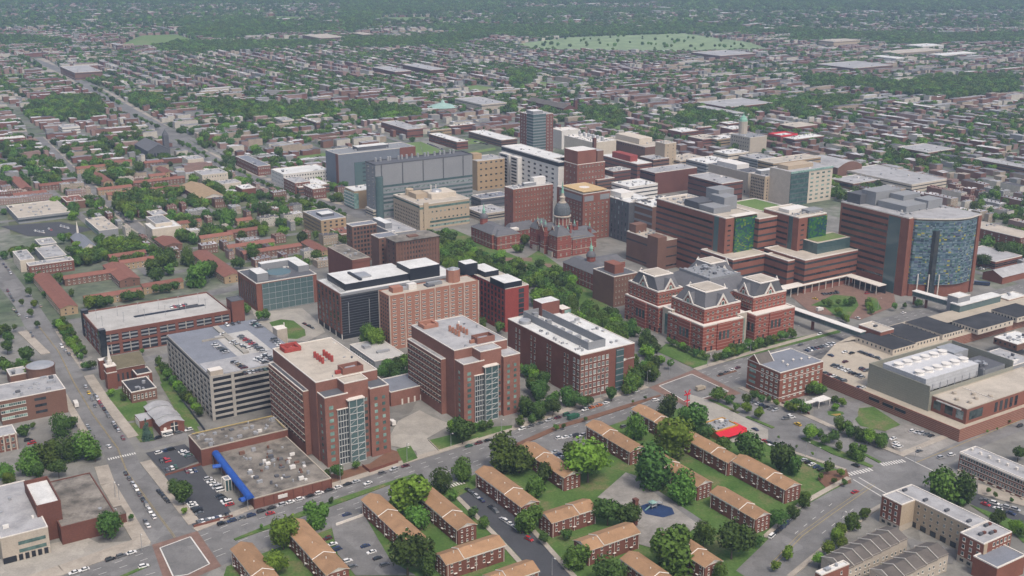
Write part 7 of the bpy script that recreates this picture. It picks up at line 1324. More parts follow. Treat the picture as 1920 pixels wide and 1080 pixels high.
WN = ['red brick','brown brick','tan','cream','grey','pink','rust brick']; RN = ['white','silver','grey','dark','beige','brown']
for k,h in enumerate(HOUSES[:300]):
    uu,vv,w,d,z,wc,rc,ctr = h; o = bpy.data.objects.new('rowhouse',None); C.objects.link(o); p = fx(uu,vv); o.location = (*p,0); o.rotation_euler = (0,0,AZ)
    tag(o,'',('row house'),'terraced row houses of the outer streets'); b = MB(); b.box(0,w-.04,0,d-.04,0,z,WC[wc],bottom=False); b.obj('wall',o); b = MB(); b.box(0.2,w-.24,.2,d-.24,z+.004,z+.1,RC[rc]); b.obj('roof',o)
    nW = 2 if w < 6 else 3
    b = MB(); b.box(w*.3,w*.3+1.0,d*.4,d*.4+1.0,z+.1,z+1.5,WC[wc]); b.obj('chimney',o)
    me = win_mesh(1.0,1.5,'gw')
    for zz in (2,z-1.6):
        for i in range(nW): link('window',me,o,(w*(i+.5)/nW,0,zz))
    hl.append((o,ctr,'row house','%s roofed %s' % (RN[rc],WN[wc])))
auto_label(hl)
sb = MB(); K4 = None; jit = random.Random(5)
ca, sa = math.cos(AZ), math.sin(AZ)
for h in HOUSES[300:]:
    uu,vv,w,d,z,wc,rc,ctr = h; pts = [fx(uu,vv),fx(uu+w-.05,vv),fx(uu+w-.05,vv+d),fx(uu,vv+d)]; sb.prism(pts,0,z,WC[wc],RC[rc])
tag(sb.obj('distant_terraces'),kind='stuff')
# big sheds and blocks of the far belt
fb = MB(); n_ = 0
while n_ < 420:
    px, py = HR.uniform(0,1920), HR.uniform(2,60)**1.0; p = P(px,py)
    if p.y < 2900 or inany(FP,px,py) or (inany(WP,px,py) and HR.random() < .88): continue
    w, d, h = HR.uniform(12,48), HR.uniform(12,34), HR.uniform(5,11); pts = [(p.x+a*EA.x+c*EB.x,p.y+a*EA.y+c*EB.y) for a,c in ((0,0),(w,0),(w,d),(0,d))]; fb.prism(pts,0,h,HR.choice(WC),HR.choice(RC[:3]+RC[4:5])); n_ += 1
tag(fb.obj('distant_buildings'),kind='stuff')
# woods
for f,a,b_,c,d in WP:
    A_ = P(a,c), P(b_,c), P(a,d), P(b_,d); area_m = abs(sum(P(*f[i-1]).x*P(*f[i]).y-P(*f[i]).x*P(*f[i-1]).y for i in range(len(f))))/2
    n_ = int(min(2600,area_m/95)); k = 0; poly = [P(*q_) for q_ in f]; xs = [q_.x for q_ in poly]; ys = [q_.y for q_ in poly]; pl = [(q_.x,q_.y) for q_ in poly]; tr = 0
    big = max(1, math.sqrt(area_m/95/max(1,n_)))
    while k < n_ and tr < n_*12:
        tr += 1; x, y = HR.uniform(min(xs),max(xs)), HR.uniform(min(ys),max(ys))
        if inside(pl,x,y) and not hit(x,y,3): FAR_T.append((x,y,HR.uniform(4.5,7.5)*min(big,2.2))); k += 1
for _ in range(7000):
    px, py = HR.uniform(-40,1960), HR.uniform(-20,55); p = P(px,py)
    if p.y > 3100 and not inany(FP,px,py): FAR_T.append((p.x,p.y,HR.uniform(5,11)))
for i in range(70):
    x, y = P(HR.uniform(990,1400),HR.uniform(68,95)); FAR_T.append((x,y,HR.uniform(3,6)))
# trees filling the open ground of the manual districts a little
for _ in range(6500):
    px, py = HR.uniform(0,640), HR.uniform(230,500); p = P(px,py)
    if inside(EX,px,py) and not hit(p.x,p.y,4) and not inany(FP,px,py) and not avenue_near(*p) and not street2(*p) and HR.random() < .62: TREES.append([p.x,p.y,HR.uniform(3.2,6),9.5,HR.choice(['dark','green','green','bright']),1])
TREES = [t for t in TREES if not (hit(t[0],t[1],-.5) and t[2] < 9 and pix(t[0],t[1])[1] < 600)]
TREES.sort(key=lambda t: -t[2]/math.hypot(t[0],t[1]))
tl = []; TR_ = random.Random(8)
SH = {'dark':'dark green','green':'mid green','bright':'bright green','plum':'dark purple','blue':'blue green conical'}
for k,t in enumerate(TREES[:300]):
    x,y,r,H,mt,_ = t; o = bpy.data.objects.new('tree',None); C.objects.link(o); o.location = (x,y,0); o.rotation_euler = (0,0,TR_.uniform(0,6.28))
    tag(o,'','tree','street and garden trees'); c = link('crown',CR[(mt,TR_.randrange(5 if mt in ('dark','green','bright') else 3))],o,(0,0,H-r*.95)); c.scale = (r*TR_.uniform(.92,1.15),r*TR_.uniform(.86,1.08),r*TR_.uniform(.88,1.06)); c.rotation_euler = (TR_.uniform(-.12,.12),TR_.uniform(-.12,.12),0); tk = link('trunk',TRK,o); hz = max(1.2,H-r*1.25); tk.scale = (r*.5,r*.5,hz)
    tl.append((o,(x,y),'tree','%s %s' % ('small' if r < 3.2 else ('large' if r > 6.5 else 'middling'),SH[mt])))
auto_label(tl)
# the rest: one object carrying instanced crowns
pc = bpy.data.collections.new('distant_crowns')
for i,(mt,k) in enumerate((('dark',0),('green',1),('green',2),('bright',1),('dark',2))):
    m = crown_mesh(90+i,800,8,.98,.125,mt); o = bpy.data.objects.new('crown',m); pc.objects.link(o)
pts = [(t[0],t[1],t[3]-t[2]*.95,t[2]) for t in TREES[300:]]+[(x,y,r*.8,r) for x,y,r in FAR_T if not hit(x,y,1) and not avenue_near(x,y) and not street2(x,y)]
me = bpy.data.meshes.new('distant_trees'); me.from_pydata([p[:3] for p in pts],[],[])
at = me.attributes.new('size','FLOAT','POINT'); at.data.foreach_set('value',[p[3] for p in pts])
FT_ = link('distant_trees',me); tag(FT_,kind='stuff')
ng = bpy.data.node_groups.new('scatter','GeometryNodeTree'); ng.interface.new_socket('Geometry',in_out='INPUT',socket_type='NodeSocketGeometry'); ng.interface.new_socket('Geometry',in_out='OUTPUT',socket_type='NodeSocketGeometry')
N = ng.nodes; L_ = ng.links; gi = N.new('NodeGroupInput'); go = N.new('NodeGroupOutput'); ip = N.new('GeometryNodeInstanceOnPoints'); ci = N.new('GeometryNodeCollectionInfo'); ci.inputs[0].default_value = pc; ci.inputs[1].default_value = True; ci.inputs[2].default_value = True
na = N.new('GeometryNodeInputNamedAttribute'); na.data_type = 'FLOAT'; na.inputs[0].default_value = 'size'; rv = N.new('FunctionNodeRandomValue'); rv.data_type = 'FLOAT_VECTOR'; rv.inputs[1].default_value = (.15,.15,6.28); ri = N.new('FunctionNodeRandomValue'); ri.data_type = 'INT'; ri.inputs[4].default_value = 0; ri.inputs[5].default_value = 4
L_.new(gi.outputs[0],ip.inputs['Points']); L_.new(ci.outputs[0],ip.inputs['Instance']); ip.inputs['Pick Instance'].default_value = True; L_.new(ri.outputs[2],ip.inputs['Instance Index']); L_.new(rv.outputs[0],ip.inputs['Rotation']); L_.new(na.outputs[0],ip.inputs['Scale']); L_.new(ip.outputs[0],go.inputs[0])
FT_.modifiers.new('scatter','NODES').node_group = ng
# ================================================================ CARS
PA = {}
for nm_, c_ in (('silver',(.42,.43,.45)),('white',(.72,.72,.71)),('black',(.012,.012,.014)),('grey',(.12,.125,.135)),('dark blue',(.015,.03,.09)),('red',(.38,.015,.02)),('maroon',(.10,.012,.02)),('green',(.02,.10,.06)),('yellow',(.62,.40,.02)),('orange',(.55,.14,.02)),('beige',(.36,.31,.24))):
    m, n, l, b = nt('paint_'+nm_.replace(' ','_')); b.inputs['Base Color'].default_value = (*c_,1); b.inputs['Roughness'].default_value = .32; b.inputs['Metallic'].default_value = .0; b.inputs['Coat Weight'].default_value = .4; PA[nm_] = m
CM = {}
def prof(b, pts, y0, y1, m, ins=0):
    n = len(pts); k = len(b.v); b.v += [(x,y0,z) for x,z in pts]+[(x,y1,z) for x,z in pts]; mi = b.mid(m)
    for i in range(n): j = (i+1)%n; b.f.append((k+i,k+n+i,k+n+j,k+j)); b.mi.append(mi)
    b.f.append(tuple(range(k,k+n))); b.mi.append(mi); b.f.append(tuple(range(k+2*n-1,k+n-1,-1))); b.mi.append(mi)
SHAPE = {'sedan':(2.3,.9,[(-1.75,.93),(-1.05,1.42),(.45,1.42),(1.15,.93)],[(-.98,1.43),(.38,1.43)]),'estate':(2.3,.95,[(-2.15,1.0),(-1.85,1.62),(.5,1.65),(1.2,1.0)],[(-1.8,1.66),(.45,1.68)]),'van':(2.5,1.15,[(-2.4,1.15),(-2.3,1.95),(1.2,1.98),(1.9,1.15)],[(-2.3,2.0),(1.15,2.02)])}
def car_parts(col, kind):
    if (col,kind) in CM: return CM[(col,kind)]
    hl_, bz, gp, rp = SHAPE[kind]; b = MB(); p = PA[col]
    prof(b,[(-hl_,.35),(hl_,.35),(hl_+.02,.62),(hl_-.35,.84),(gp[3][0],bz),(gp[0][0],bz),(-hl_+.05,bz-.06),(-hl_-.02,.7)],-.88,.88,p); prof(b,[(rp[0][0],rp[0][1]-.06),(rp[1][0],rp[1][1]-.06),(rp[1][0],rp[1][1]),(rp[0][0],rp[0][1])],-.68,.68,p)
    for s_ in (-1,1): b.box(-hl_-.03,-hl_+.02,s_*.6-.18,s_*.6+.18,.6,.74,PA['red']); b.box(hl_-.04,hl_+.04,s_*.6-.18,s_*.6+.18,.55,.68,PA['white'])
    g = MB(); k = 0; v = gp; y0, y1 = .84, .68
    g.v = [(v[0][0],-y0,v[0][1]),(v[3][0],-y0,v[3][1]),(v[3][0],y0,v[3][1]),(v[0][0],y0,v[0][1]),(v[1][0],-y1,v[1][1]),(v[2][0],-y1,v[2][1]),(v[2][0],y1,v[2][1]),(v[1][0],y1,v[1][1])]
    mi = g.mid(wind); g.f = [(0,1,5,4),(1,2,6,5),(2,3,7,6),(3,0,4,7),(4,5,6,7)]; g.mi = [mi]*5
    CM[(col,kind)] = (b.mesh('body'), g.mesh('window')); return CM[(col,kind)]
wb = MB(); R8 = [(.33*math.cos(k*math.pi/5),.33+.33*math.sin(k*math.pi/5)) for k in range(10)]; prof(wb,R8,-.11,.11,rubber); prof(wb,[(x*.55,.33+(z-.33)*.55) for x,z in R8],-.125,.125,metal); WHEEL = wb.mesh('wheel')
CARS = []; KR = random.Random(17); COLS = ['silver']*5+['white']*4+['black']*5+['grey']*5+['dark blue']*2+['red','maroon','green','beige']
ORN = ['first','second','third','fourth','fifth','sixth','seventh','eighth','ninth','tenth','eleventh','twelfth','thirteenth','fourteenth','fifteenth','sixteenth','seventeenth','eighteenth','nineteenth','twentieth']
def car(*a): CARS.append(a)
def build_cars():
    CARS.sort(key=lambda c: math.hypot(c[0],c[1])); vis = [c for c in CARS if -20 < pix(c[0],c[1])[0] < 1940 and pix(c[0],c[1])[1] < 1095]
    for x, y, z, ang, col, kind, label, group, detail in vis[:300]:
        o = bpy.data.objects.new('parked_car',None); C.objects.link(o); o.location = (x,y,z); o.rotation_euler = (0,0,ang); tag(o,label,'car',group); bm, gm = car_parts(col,kind); link('body',bm,o); link('window',gm,o)
        if detail:
            for sx in (-1.42,1.42):
                for sy in (-.82,.82): link('wheel',WHEEL,o,(sx,sy,0))
    mb = MB()
    for x, y, z, ang, col, kind, label, group, detail in vis[300:]:
        for me in car_parts(col,kind):
            M_ = Matrix.Translation((x,y,z)) @ Matrix.Rotation(ang,4,'Z'); b0 = len(mb.v); mb.v += [tuple(M_ @ v.co) for v in me.vertices]
            for p_ in me.polygons: mb.f.append(tuple(b0+i for i in p_.vertices)); mb.mi.append(mb.mid(me.materials[p_.material_index]))
    if mb.v: tag(mb.obj('distant_cars'),kind='stuff')
def crow(z, x0,y0,x1,y1, n, how, where, end, h=.14, skip=.1, cols=None, group=None):
    p0, p1 = P(*Z(z,x0,y0),h), P(*Z(z,x1,y1),h); d = p1-p0; an = math.atan2(d.y,d.x)
    if how == 'perp': an += math.pi/2
    elif how == 'A': an = AZ
    elif how == 'B': an = AZ+math.pi/2
    k = 0
    for i in range(n):
        col = cols[i % len(cols)] if cols else KR.choice(COLS)
        if KR.random() < skip: continue
        p = p0+d*((i+.5)/n); kind = KR.choice(['sedan','sedan','sedan','estate','estate','van' if KR.random() < .3 else 'estate']); yy = pix(p.x,p.y)[1]
        car(p.x+KR.uniform(-.15,.15),p.y+KR.uniform(-.15,.15),h,an+KR.uniform(-.03,.03)+(math.pi if KR.random() < .5 else 0),col,kind,'%s %s, %s from %s, %s' % (col,{'sedan':'saloon car','estate':'hatchback car','van':'van'}[kind],ORN[k],end,where),group or ('cars '+where),yy > 430); k += 1
crow('B0',530,60,700,320,13,'along','right kerb of left street','church end'); crow('Z14',1120,500,1400,940,9,'along','middle lane of left street','school crossing',skip=0,cols=['black','grey','silver','white','grey','black','grey','white','white']); crow('Z14',1300,940,1345,1010,2,'along','near the brick junction','school side',skip=0,cols=['grey','white'])
crow('B0',885,600,950,670,4,'along','right kerb below round tree','top',skip=0,cols=['black']); crow('Z14',780,90,810,130,2,'along','left kerb by brown school','top',skip=0,cols=['silver','grey']); crow('Z13',760,770,870,1000,4,'along','left street centre lane','yellow cab',skip=0,cols=['silver','yellow','grey','grey'])
crow('Z13',540,420,640,520,3,'along','right kerb beside garage trees','top',skip=0,cols=['white','silver','grey']); crow('Z13',270,300,300,360,2,'along','left kerb near top crossing','top',skip=0,cols=['grey']); crow('Z13',110,90,180,160,3,'along','left kerb above top crossing','top'); crow('Z13',230,150,250,190,1,'along','in left street','top',skip=0,cols=['silver']); crow('Z12',60,880,130,1000,4,'along','left kerb of upper left street','top'); crow('Z12',230,880,380,1050,5,'along','right kerb of upper left street','top'); crow('Z12',20,640,130,780,5,'along','right kerb by pale end building','top')
crow('Z14',970,270,990,290,1,'along','alone at the school crossing','left',skip=0,cols=['white']); crow('B0',390,1075,500,1040,2,'along','south of low school','left',skip=0,cols=['white']); crow('B0',590,1000,770,945,3,'along','kerb by large dark tree','left',skip=0,cols=['black','grey','white']); crow('B0',790,1035,830,1025,1,'along','beside boulevard median','left',skip=0,cols=['white'])
crow('B0',1220,800,1440,735,4,'along','far kerb below car park','left',skip=0,cols=['black','dark blue','grey','dark blue']); crow('B2',0,730,590,545,11,'along','far kerb beside gravel roof','left',skip=0,cols=['black','black','silver','white','white','black','white','black','white','black','silver']); crow('B2',50,740,110,725,1,'along','in boulevard lane','left',skip=0,cols=['red']); crow('B2',610,570,650,555,1,'along','boulevard near lane','left',skip=0,cols=['white'])
crow('B2',680,515,870,455,3,'along','far kerb by left tower','left',skip=0,cols=['grey','silver','maroon']); crow('B2',1170,360,1330,315,3,'along','far kerb by right tower','left',skip=0,cols=['green','maroon','black']); crow('B3',30,265,330,170,6,'along','far kerb of boulevard bend','left',skip=0,cols=['white','grey','grey','silver','maroon','green']); crow('B3',390,155,550,105,4,'along','far kerb by brick laboratory','left',skip=0,cols=['white','orange','orange','white']); crow('B3',680,50,720,40,1,'along','approaching brick crossing','left',skip=0,cols=['white']); crow('B3',780,100,830,90,1,'along','service lane by crossing','left',skip=0,cols=['white'])
crow('Z10',800,410,1000,330,4,'along','lane left of gabled office','left',skip=0,cols=['black','grey','white','maroon']); crow('Z10',1520,140,1570,125,1,'along','lane above gabled office','left',skip=0,cols=['grey']); crow('Z9',50,720,110,700,1,'along','near footbridge','left',skip=0,cols=['white']); crow('Z9',810,525,860,510,1,'along','beyond footbridge','left',skip=0,cols=['white']); crow('Z9',390,550,450,575,1,'along','court exit','left',skip=0,cols=['white']); crow('Z9',100,350,250,335,6,'perp','entrance court kerb','left',skip=0,cols=['black']); crow('Z9',20,385,60,395,1,'along','entrance court','left',skip=0,cols=['yellow']); crow('Z9',490,345,560,330,2,'along','beneath court canopy','left',skip=0,cols=['red','black']); crow('Z9',1480,125,1620,110,6,'B','lot right of blue tower','left',cols=['red','silver','white','grey']); crow('Z9',1560,190,1640,170,4,'B','lot behind brick chapel','left')
# avenue
crow('Z10',1100,880,1160,910,1,'along','avenue left lane','top',skip=0,cols=['dark blue']); crow('Z10',1490,840,1540,860,1,'along','avenue centre','top',skip=0,cols=['yellow']); crow('Z10',1060,630,1330,730,7,'A','bays along office pavement','top',cols=['black','grey','silver','dark blue']); crow('Z10',1380,800,1450,770,2,'along','avenue right kerb','left',skip=0,cols=['grey','white']); crow('Z10',880,905,1000,950,2,'along','by red awning','left',skip=0,cols=['silver','black']); crow('Z10',1200,990,1310,1040,3,'along','lot below restaurant','left',skip=0,cols=['red','grey','black']); crow('B4',470,455,510,470,1,'along','waiting at zebra crossing','left',skip=0,cols=['black']); crow('B4',470,620,510,605,1,'along','on curved road','left',skip=0,cols=['red'])
crow('B4',190,425,310,490,5,'A','townhouse lot by curved road','top'); crow('B4',10,870,130,770,6,'along','left kerb of curved road','bottom',skip=0,cols=['white','black','black','dark blue','dark blue','grey']); crow('B4',800,265,930,300,5,'A','gravel lot upper row','left',skip=0,cols=['white','silver','silver','grey','black']); crow('B4',700,300,720,350,2,'A','gravel lot left side','top',skip=0,cols=['white']); crow('B4',710,350,750,360,2,'A','gravel lot lower left','left',skip=0,cols=['white']); crow('B4',830,380,870,385,1,'A','gravel lot bottom','left',skip=0,cols=['grey']); crow('B4',940,425,1060,395,2,'along','street by gravel lot','left',skip=0,cols=['silver','white']); crow('B4',1400,245,1430,235,1,'along','street by brick plant hall','left',skip=0,cols=['black'])
crow('B4',1190,650,1420,720,4,'along','far kerb below terrace','left',skip=0,cols=['grey','white','silver','silver']); crow('B4',1190,670,1400,745,3,'along','near kerb below terrace','left',skip=0,cols=['red','white','dark blue']); crow('B4',680,940,720,950,1,'along','beside courtyard bush','left',skip=0,cols=['black']); crow('B4',10,340,50,350,2,'A','avenue bays far left','left'); crow('B4',80,200,150,190,2,'along','avenue kerb by office','left',skip=0,cols=['grey','white'])
# court streets and lots
crow('B2',1180,590,1360,730,7,'along','right kerb of black street','top',cols=['black','grey','silver','dark blue','maroon']); crow('B2',1380,760,1440,800,3,'along','black street lower right','top',skip=0,cols=['silver','white','white']); crow('B3',0,800,60,840,2,'along','black street corner kerb','top',skip=0,cols=['silver','black']); crow('B3',80,870,110,885,1,'along','black street kerb alone','top',skip=0,cols=['red']); crow('B2',390,860,560,1050,6,'A','small car park left row','top',cols=['maroon','white','dark blue','dark blue','white','grey']); crow('B2',600,900,740,1040,4,'A','small car park right row','top',cols=['dark blue','white','black','grey']); crow('B2',490,745,530,735,1,'A','top of small car park','top',skip=0,cols=['dark blue']); crow('B3',250,310,410,290,5,'A','boulevard townhouse lot','left',cols=['white','white','silver','black']); crow('B3',230,380,310,440,4,'A','behind left townhouse roof','top'); crow('B3',570,235,640,245,3,'A','second townhouse lot','left',cols=['red','white','grey']); crow('B0',0,905,60,890,2,'along','bottom left corner kerb','left')
crow('B0',880,395,980,370,3,'along','church lane car park top','left',skip=0,cols=['white','dark blue','black']); crow('B0',900,440,960,430,3,'B','church lane car park middle','left',skip=0,cols=['black','red','red']); crow('B0',930,490,1000,465,3,'B','church lane car park lower','left',skip=0,cols=['grey','white','green']); crow('B0',1020,380,1080,420,5,'A','church lane car park right','top',skip=0,cols=['white','white','silver','green','grey']); crow('B0',1040,500,1110,490,3,'B','black car park top','left',skip=0,cols=['maroon','white','dark blue']); crow('B0',1160,530,1250,610,5,'A','black car park beside kiosk','top',skip=0,cols=['silver','white','white','silver','white']); crow('B0',1230,630,1300,690,5,'A','black car park by walkway','top',skip=0,cols=['black','black','white','white','red']); crow('B0',1070,670,1130,740,5,'A','black car park left row','top',skip=0,cols=['white','white','black','black','grey']); crow('B0',1110,785,1290,745,9,'B','black car park bottom row','left'); crow('B0',150,310,190,345,2,'A','school yard under trees','top',skip=0,cols=['black','red']); crow('B0',860,315,1090,255,4,'along','lane below silver chapel','left',skip=0,cols=['black','white','grey','white'])
h2 = GAR2.h+.06
for a in ((600,390,760,500,5,'roof inner left row'),(800,370,1000,460,6,'roof upper centre row'),(890,300,1180,490,9,'roof dark row beside ramp'),(1040,160,1130,210,5,'roof far right row'),(1240,320,1390,440,6,'roof blue row right edge'),(1160,520,1280,580,5,'roof pale row right'),(1080,560,1200,610,5,'roof white row centre'),(800,580,960,670,6,'roof near centre pair row')): crow('b',*a[:5],'A',a[5],'top',h=h2,skip=.05,cols=['white','silver','silver','white','grey','white'] if 'white' in a[5] or 'upper' in a[5] else None,group='cars on the grey garage roof')
crow('b',930,730,1200,680,6,'B','roof front edge','left',h=h2,skip=.1,group='cars on the grey garage roof'); crow('b',540,720,590,700,1,'A','roof corner stair head','left',h=h2,skip=0,cols=['grey'],group='cars on the grey garage roof'); crow('b',680,290,740,280,1,'A','roof upper left','left',h=h2,skip=0,cols=['white']); crow('b',720,190,920,150,3,'B','roof far edge','left',h=h2,skip=0,cols=['white','black','grey'])
crow('a',1130,585,1330,555,6,'B','in brick garage roof slot','left',h=GAR1.h+.2,cols=['white','red','grey']); dk = 6.6
crow('Z11',620,190,880,120,9,'B','deck row below boulevard','left',h=dk,skip=.05); crow('Z11',1110,195,1290,260,7,'B','deck row by black roof','left',h=dk,skip=.05,cols=['grey','black','grey','dark blue']); crow('Z11',860,310,1150,430,9,'A','deck sunken row','left',h=dk,skip=.05,cols=['black','grey','silver','white','white','grey']); crow('Z11',790,380,990,470,6,'A','deck edge row','left',h=dk,skip=.05); crow('Z11',1120,340,1180,370,3,'A','deck row by mesh wall','left',h=dk,skip=0,cols=['grey','maroon','grey']); crow('Z11',830,230,870,225,1,'B','deck alone','left',h=dk,skip=0,cols=['dark blue']); crow('Z11',950,195,1070,210,2,'A','deck centre','left',h=dk,skip=0,cols=['white','black']); crow('Z11',960,290,1010,280,1,'A','deck ramp head','left',h=dk,skip=0,cols=['maroon']); crow('Z11',1080,515,1160,520,2,'A','deck wall edge','left',h=dk,skip=0,cols=['dark blue','white'])
crow('Z12',310,350,400,370,5,'B','shopping lot left','left',cols=['white','silver']); crow('Z12',430,330,490,360,3,'B','shopping lot centre','left',cols=['white','red']); crow('Z12',540,310,620,330,5,'B','shopping lot right','left',cols=['white','silver']); crow('Z12',990,130,1170,300,8,'along','kerb of diagonal street','top'); crow('Z12',1240,370,1330,430,3,'along','diagonal street lower','top'); crow('Z12',1320,870,1560,830,5,'along','lane behind brick garage','left',cols=['white','silver','grey']); crow('B1',800,200,870,235,3,'along','ring drive','top',skip=0,cols=['maroon','black','grey']); crow('Z2',870,190,1010,245,8,'along','far lawn street','top'); crow('Z2',1180,150,1420,200,9,'A','terrace parking court','left'); crow('Z16',900,660,1050,730,7,'along','avenue far kerb','top'); crow('Z16',420,340,560,440,7,'along','avenue kerb by terrace','top')
nC = len(CARS); build_cars()
# ---- lorries, buses
def boxtruck(z, x, y, an, m, label, L=8, cat='truck', h=.14, bus=False):
    p = P(*Z(z,x,y),h); o = bpy.data.objects.new('bus' if bus else 'truck',None); C.objects.link(o); o.location = (p.x,p.y,h); o.rotation_euler = (0,0,an); tag(o,label,cat)
    b = MB(); b.box(-L/2,L/2-(0 if bus else 2),-1.2,1.2,.6,3.0,m); b.obj('cargo_body' if not bus else 'body',o)
    if not bus: b = MB(); b.box(L/2-1.8,L/2,-1.1,1.1,.5,2.3,m); b.obj('cab',o); b = MB(); b.box(L/2-1.2,L/2+.04,-1.0,1.0,1.5,2.15,wind); b.obj('windscreen',o)
    else: b = MB(); b.box(-L/2+.2,L/2+.04,-1.23,1.23,1.5,2.5,wind); b.obj('window',o)
    for sx in (-L*.3,L*.33):
        for sy in (-1.1,1.1): w = link('wheel',WHEEL,o,(sx,sy,0)); w.scale = (1.4,1.4,1.4)
boxtruck('B3',345,195,AZ+.1,PA['green'],'green tanker truck on the boulevard beside the parked cars'); boxtruck('B0',428,122,AZ+1.5,whitew,'white box truck parked beside the brown brick school'); boxtruck('Z10',640,535,AZ,PA['beige'],'beige flat truck crossing the brick paved junction',7); boxtruck('B2',765,228,AZ+1.57,whitew,'white trailer in the loading yard between the towers',6); boxtruck('Z9',1540,262,AZ-.9,PA['dark blue'],'dark blue and white bus on the street right of the blue tower',12,'bus',bus=True); boxtruck('B0',940,290,AZ+.05,whitew,'white minibus in the lane below the silver roofed chapel',6,'minibus',bus=True); boxtruck('Z9',80,495,AZ,whitew,'white delivery truck in the entrance court',6)
# ---- street lamps, poles, sign, play equipment
lb = MB(); lb.tube([(0,0,0),(0,0,9)],[.16,.09],metal,6); LP = lb.mesh('pole'); lb = MB(); lb.tube([(0,0,8.9),(1.8,0,9.5)],.08,metal,5); LA = lb.mesh('arm'); lb = MB(); lb.box(1.6,2.5,-.22,.22,9.4,9.62,whitew); LH = lb.mesh('lamp_head')
LAMPS = [('B2',475,560),('B2',850,440),('B2',1097,360),('B2',1380,280),('B3',263,172),('B3',497,98),('Z10',160,480),('Z10',703,325),('Z10',1088,205),('Z10',1498,62),('Z10',1550,740),('B0',800,940),('B0',650,640),('B4',630,710),('B4',410,810),('B3',225,1078),('g',1550,560),('B4',210,410),('B4',270,440),('Z9',605,480),('Z9',955,420),('Z10',360,400),('Z11',590,750),('B1',1015,1078),('B1',1390,960),('B4',825,440),('Z14',1075,760),('Z13',720,610)]
ll = []
for z,x,y in LAMPS:
    p = P(*Z(z,x,y)); o = bpy.data.objects.new('street_lamp',None); C.objects.link(o); o.location = (p.x,p.y,0); o.rotation_euler = (0,0,AZ-1.57); tag(o,'','street lamp','tall grey street lamps'); link('pole',LP,o); link('arm',LA,o); link('lamp_head',LH,o); ll.append((o,(p.x,p.y),'street lamp','tall grey'))
auto_label(ll)
p = P(*Z('B3',983,140)); o = bpy.data.objects.new('pole_sign',None); C.objects.link(o); o.location = (p.x,p.y,0); o.rotation_euler = (0,0,AZ); tag(o,'tall red pole sign with forked top at the restaurant corner','sign'); b = MB(); b.tube([(0,0,0),(0,0,9)],.35,redroof,6); b.box(-2,2,-.2,.2,5,5.6,redroof); b.obj('pole',o); b = MB(); b.prism([(-2.4,-.2),(2.2,-.2),(2.2,.2),(-2.4,.2)],9,9.8,redroof); b.tube([(0,0,9),(2,0,12)],.35,redroof,5); b.tube([(0,0,9),(-2,0,12)],.35,redroof,5); b.obj('sign_face',o)
p = P(*Z('B3',790,700)); o = bpy.data.objects.new('play_equipment',None); C.objects.link(o); o.location = (p.x,p.y,.14); o.rotation_euler = (0,0,AZ); tag(o,'teal and grey climbing frame with slide on the blue play surface','play equipment')
b = MB(); b.box(-1.5,1.5,-1.5,1.5,1.6,1.75,metal); b.box(3,5.5,-1,1.5,1.9,2.05,metal); b.obj('platform',o); b = MB(); b.frustum([(-1.8,-1.8),(1.8,-1.8),(1.8,1.8),(-1.8,1.8)],3.4,[(-.1,-.1),(.1,-.1),(.1,.1),(-.1,.1)],4.6,wint); b.obj('roof',o); b = MB(); b.face([(-1.5,-.5,1.7),(-1.5,.4,1.7),(-5,.4,.1),(-5,-.5,.1)],wint); b.face([(1.5,-.5,1.6),(3,-.5,1.9),(3,.4,1.9),(1.5,.4,1.6)],metal); b.obj('slide',o)
for x,y in ((-1.5,-1.5),(1.5,-1.5),(1.5,1.5),(-1.5,1.5),(5.5,-1),(5.5,1.5)): b = MB(); b.tube([(x,y,0),(x,y,3.4)],.08,metal,5); b.obj('post',o)
p = P(*Z('B1',700,240)); o = bpy.data.objects.new('wedge_sculpture',None); C.objects.link(o); o.location = (p.x,p.y,.1); o.rotation_euler = (0,0,AZ+1.2); tag(o,'white wedge shaped sculpture on the oval lawn','sculpture'); b = MB(); b.prism([(-8,-.5),(8,-.5),(8,.5),(-8,.5)],0,.4,whitew); b.face([(-8,-.4,.4),(8,-.4,.4),(8,-.4,.8),(-8,-.4,9)],whitew); b.face([(-8,.4,.4),(-8,.4,9),(8,.4,.8),(8,.4,.4)],whitew); b.face([(-8,-.4,9),(8,-.4,.8),(8,.4,.8),(-8,.4,9)],whitew); b.face([(-8,-.4,.4),(-8,-.4,9),(-8,.4,9),(-8,.4,.4)],whitew); b.obj('wedge',o)
def wall_(label, pts, h, m, t=.3, zone=None):
    W = [P(*p_) for p_ in pts]; o = W[0]; b = MB()
    for i in range(len(W)-1):
        a, c = W[i]-o, W[i+1]-o; d = (c-a).normalized(); s_ = Vector((-d.y,d.x))*t/2; b.prism([tuple(a-s_),tuple(c-s_),tuple(c+s_),tuple(a+s_)],0,h,m)
    x = b.obj('garden_wall'); x.location = (o.x,o.y,0); tag(x,label,'wall')
wall_('white wall along the small townhouse car park',[Z('B2',450,800),Z('B2',605,745)],1.6,white); wall_('low brick wall between the two black surfaced car parks',[Z('B0',930,520),Z('B0',1180,440)],1.3,brick); wall_('brick garden wall below the left stepped tower',[Z('B2',600,470),Z('B2',640,500),Z('B2',800,445)],2,brick); wall_('dark fence beside the hedge of the grey garage',[(300,690),(345,757),(385,810)],2.2,greyd); wall_('brick wall along the boulevard below the black car park',[Z('B0',1090,810),Z('B0',1310,750)],1.5,brick); wall_('low planter wall round the tower loading yard',[Z('B2',970,320),Z('B2',1030,380),Z('B2',1250,310)],1,stone); wall_('striped brick wall beside the office drive',[Z('Z11',410,660),Z('Z11',660,760)],1.6,brick)
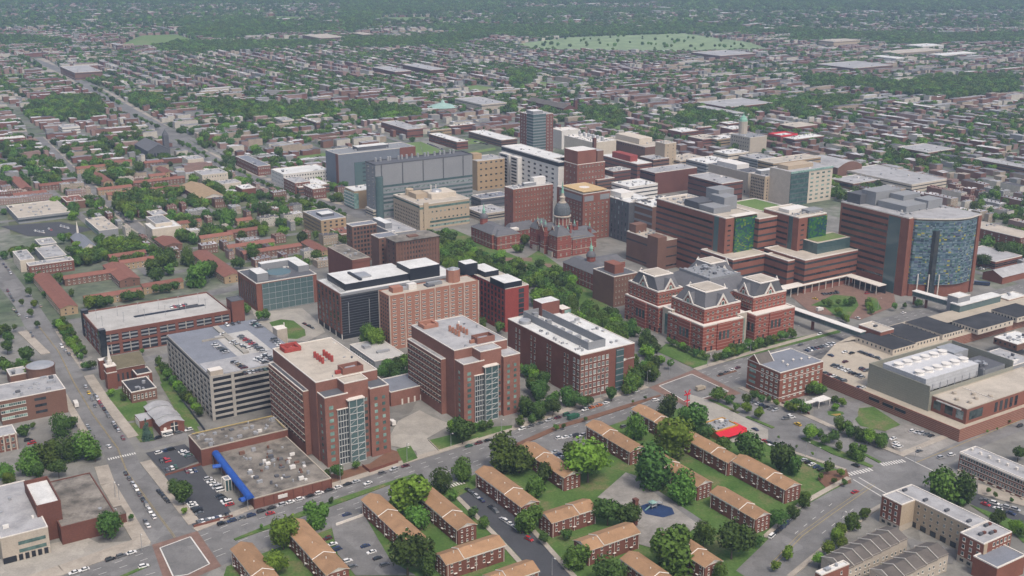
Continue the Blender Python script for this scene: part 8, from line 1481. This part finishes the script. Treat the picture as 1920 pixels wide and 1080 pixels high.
# ================================================================ LIGHT, SKY, AIR, CAMERA
w = bpy.data.worlds.new('World'); S.world = w; w.use_nodes = True; wn = w.node_tree.nodes; bg = wn['Background']; sk = wn.new('ShaderNodeTexSky'); sk.sky_type = 'NISHITA'; sk.sun_disc = False
EL, AZS = rad(58), rad(150)   # sun to the right of and behind the camera (azimuth clockwise from +Y)
sk.sun_elevation = EL; sk.sun_rotation = AZS; sk.dust_density = 6; sk.air_density = 1.0; sk.ozone_density = .4; w.node_tree.links.new(sk.outputs[0],bg.inputs[0]); bg.inputs[1].default_value = .15
sl = bpy.data.lights.new('sun','SUN'); sl.energy = 1.5; sl.angle = rad(10); sl.color = (1,.955,.88); so = bpy.data.objects.new('sun',sl); C.objects.link(so)
dv = Vector((math.sin(AZS)*math.cos(EL), math.cos(AZS)*math.cos(EL), math.sin(EL))); so.rotation_euler = dv.to_track_quat('Z','Y').to_euler(); so.location = (0,0,600)
hm, hn, hL, hb = nt('haze'); hn.remove(hb); pv = hn.new('ShaderNodeVolumePrincipled'); pv.inputs['Color'].default_value = (.52,.70,.98,1); pv.inputs['Density'].default_value = .000105; pv.inputs['Anisotropy'].default_value = .2; hL.new(pv.outputs[0],hn['Material Output'].inputs['Volume'])
b = MB(); b.box(-15000,15000,-600,18000,-1,280,hm); hz = b.obj('haze'); tag(hz,kind='stuff')
cd = bpy.data.cameras.new('camera'); co = bpy.data.objects.new('camera',cd); C.objects.link(co); cd.sensor_width = 36; cd.lens = F*36/1920; cd.clip_start = 1; cd.clip_end = 40000
M = Matrix(((_R.x,_U.x,-_F.x,0),(_R.y,_U.y,-_F.y,0),(_R.z,_U.z,-_F.z,HC),(0,0,0,1))); co.matrix_world = M; S.camera = co
S.view_settings.view_transform = 'Standard'; S.view_settings.look = 'None'; S.view_settings.exposure = .18; S.view_settings.gamma = 1
cy = S.cycles; cy.use_denoising = True; cy.max_bounces = 4; cy.diffuse_bounces = 2; cy.glossy_bounces = 2; cy.volume_bounces = 1; cy.transmission_bounces = 1; cy.transparent_max_bounces = 4; cy.use_adaptive_sampling = True
print('cars', nC, 'houses', len(HOUSES), 'trees', len(TREES), 'far', len(pts), 'objects', len(bpy.data.objects))
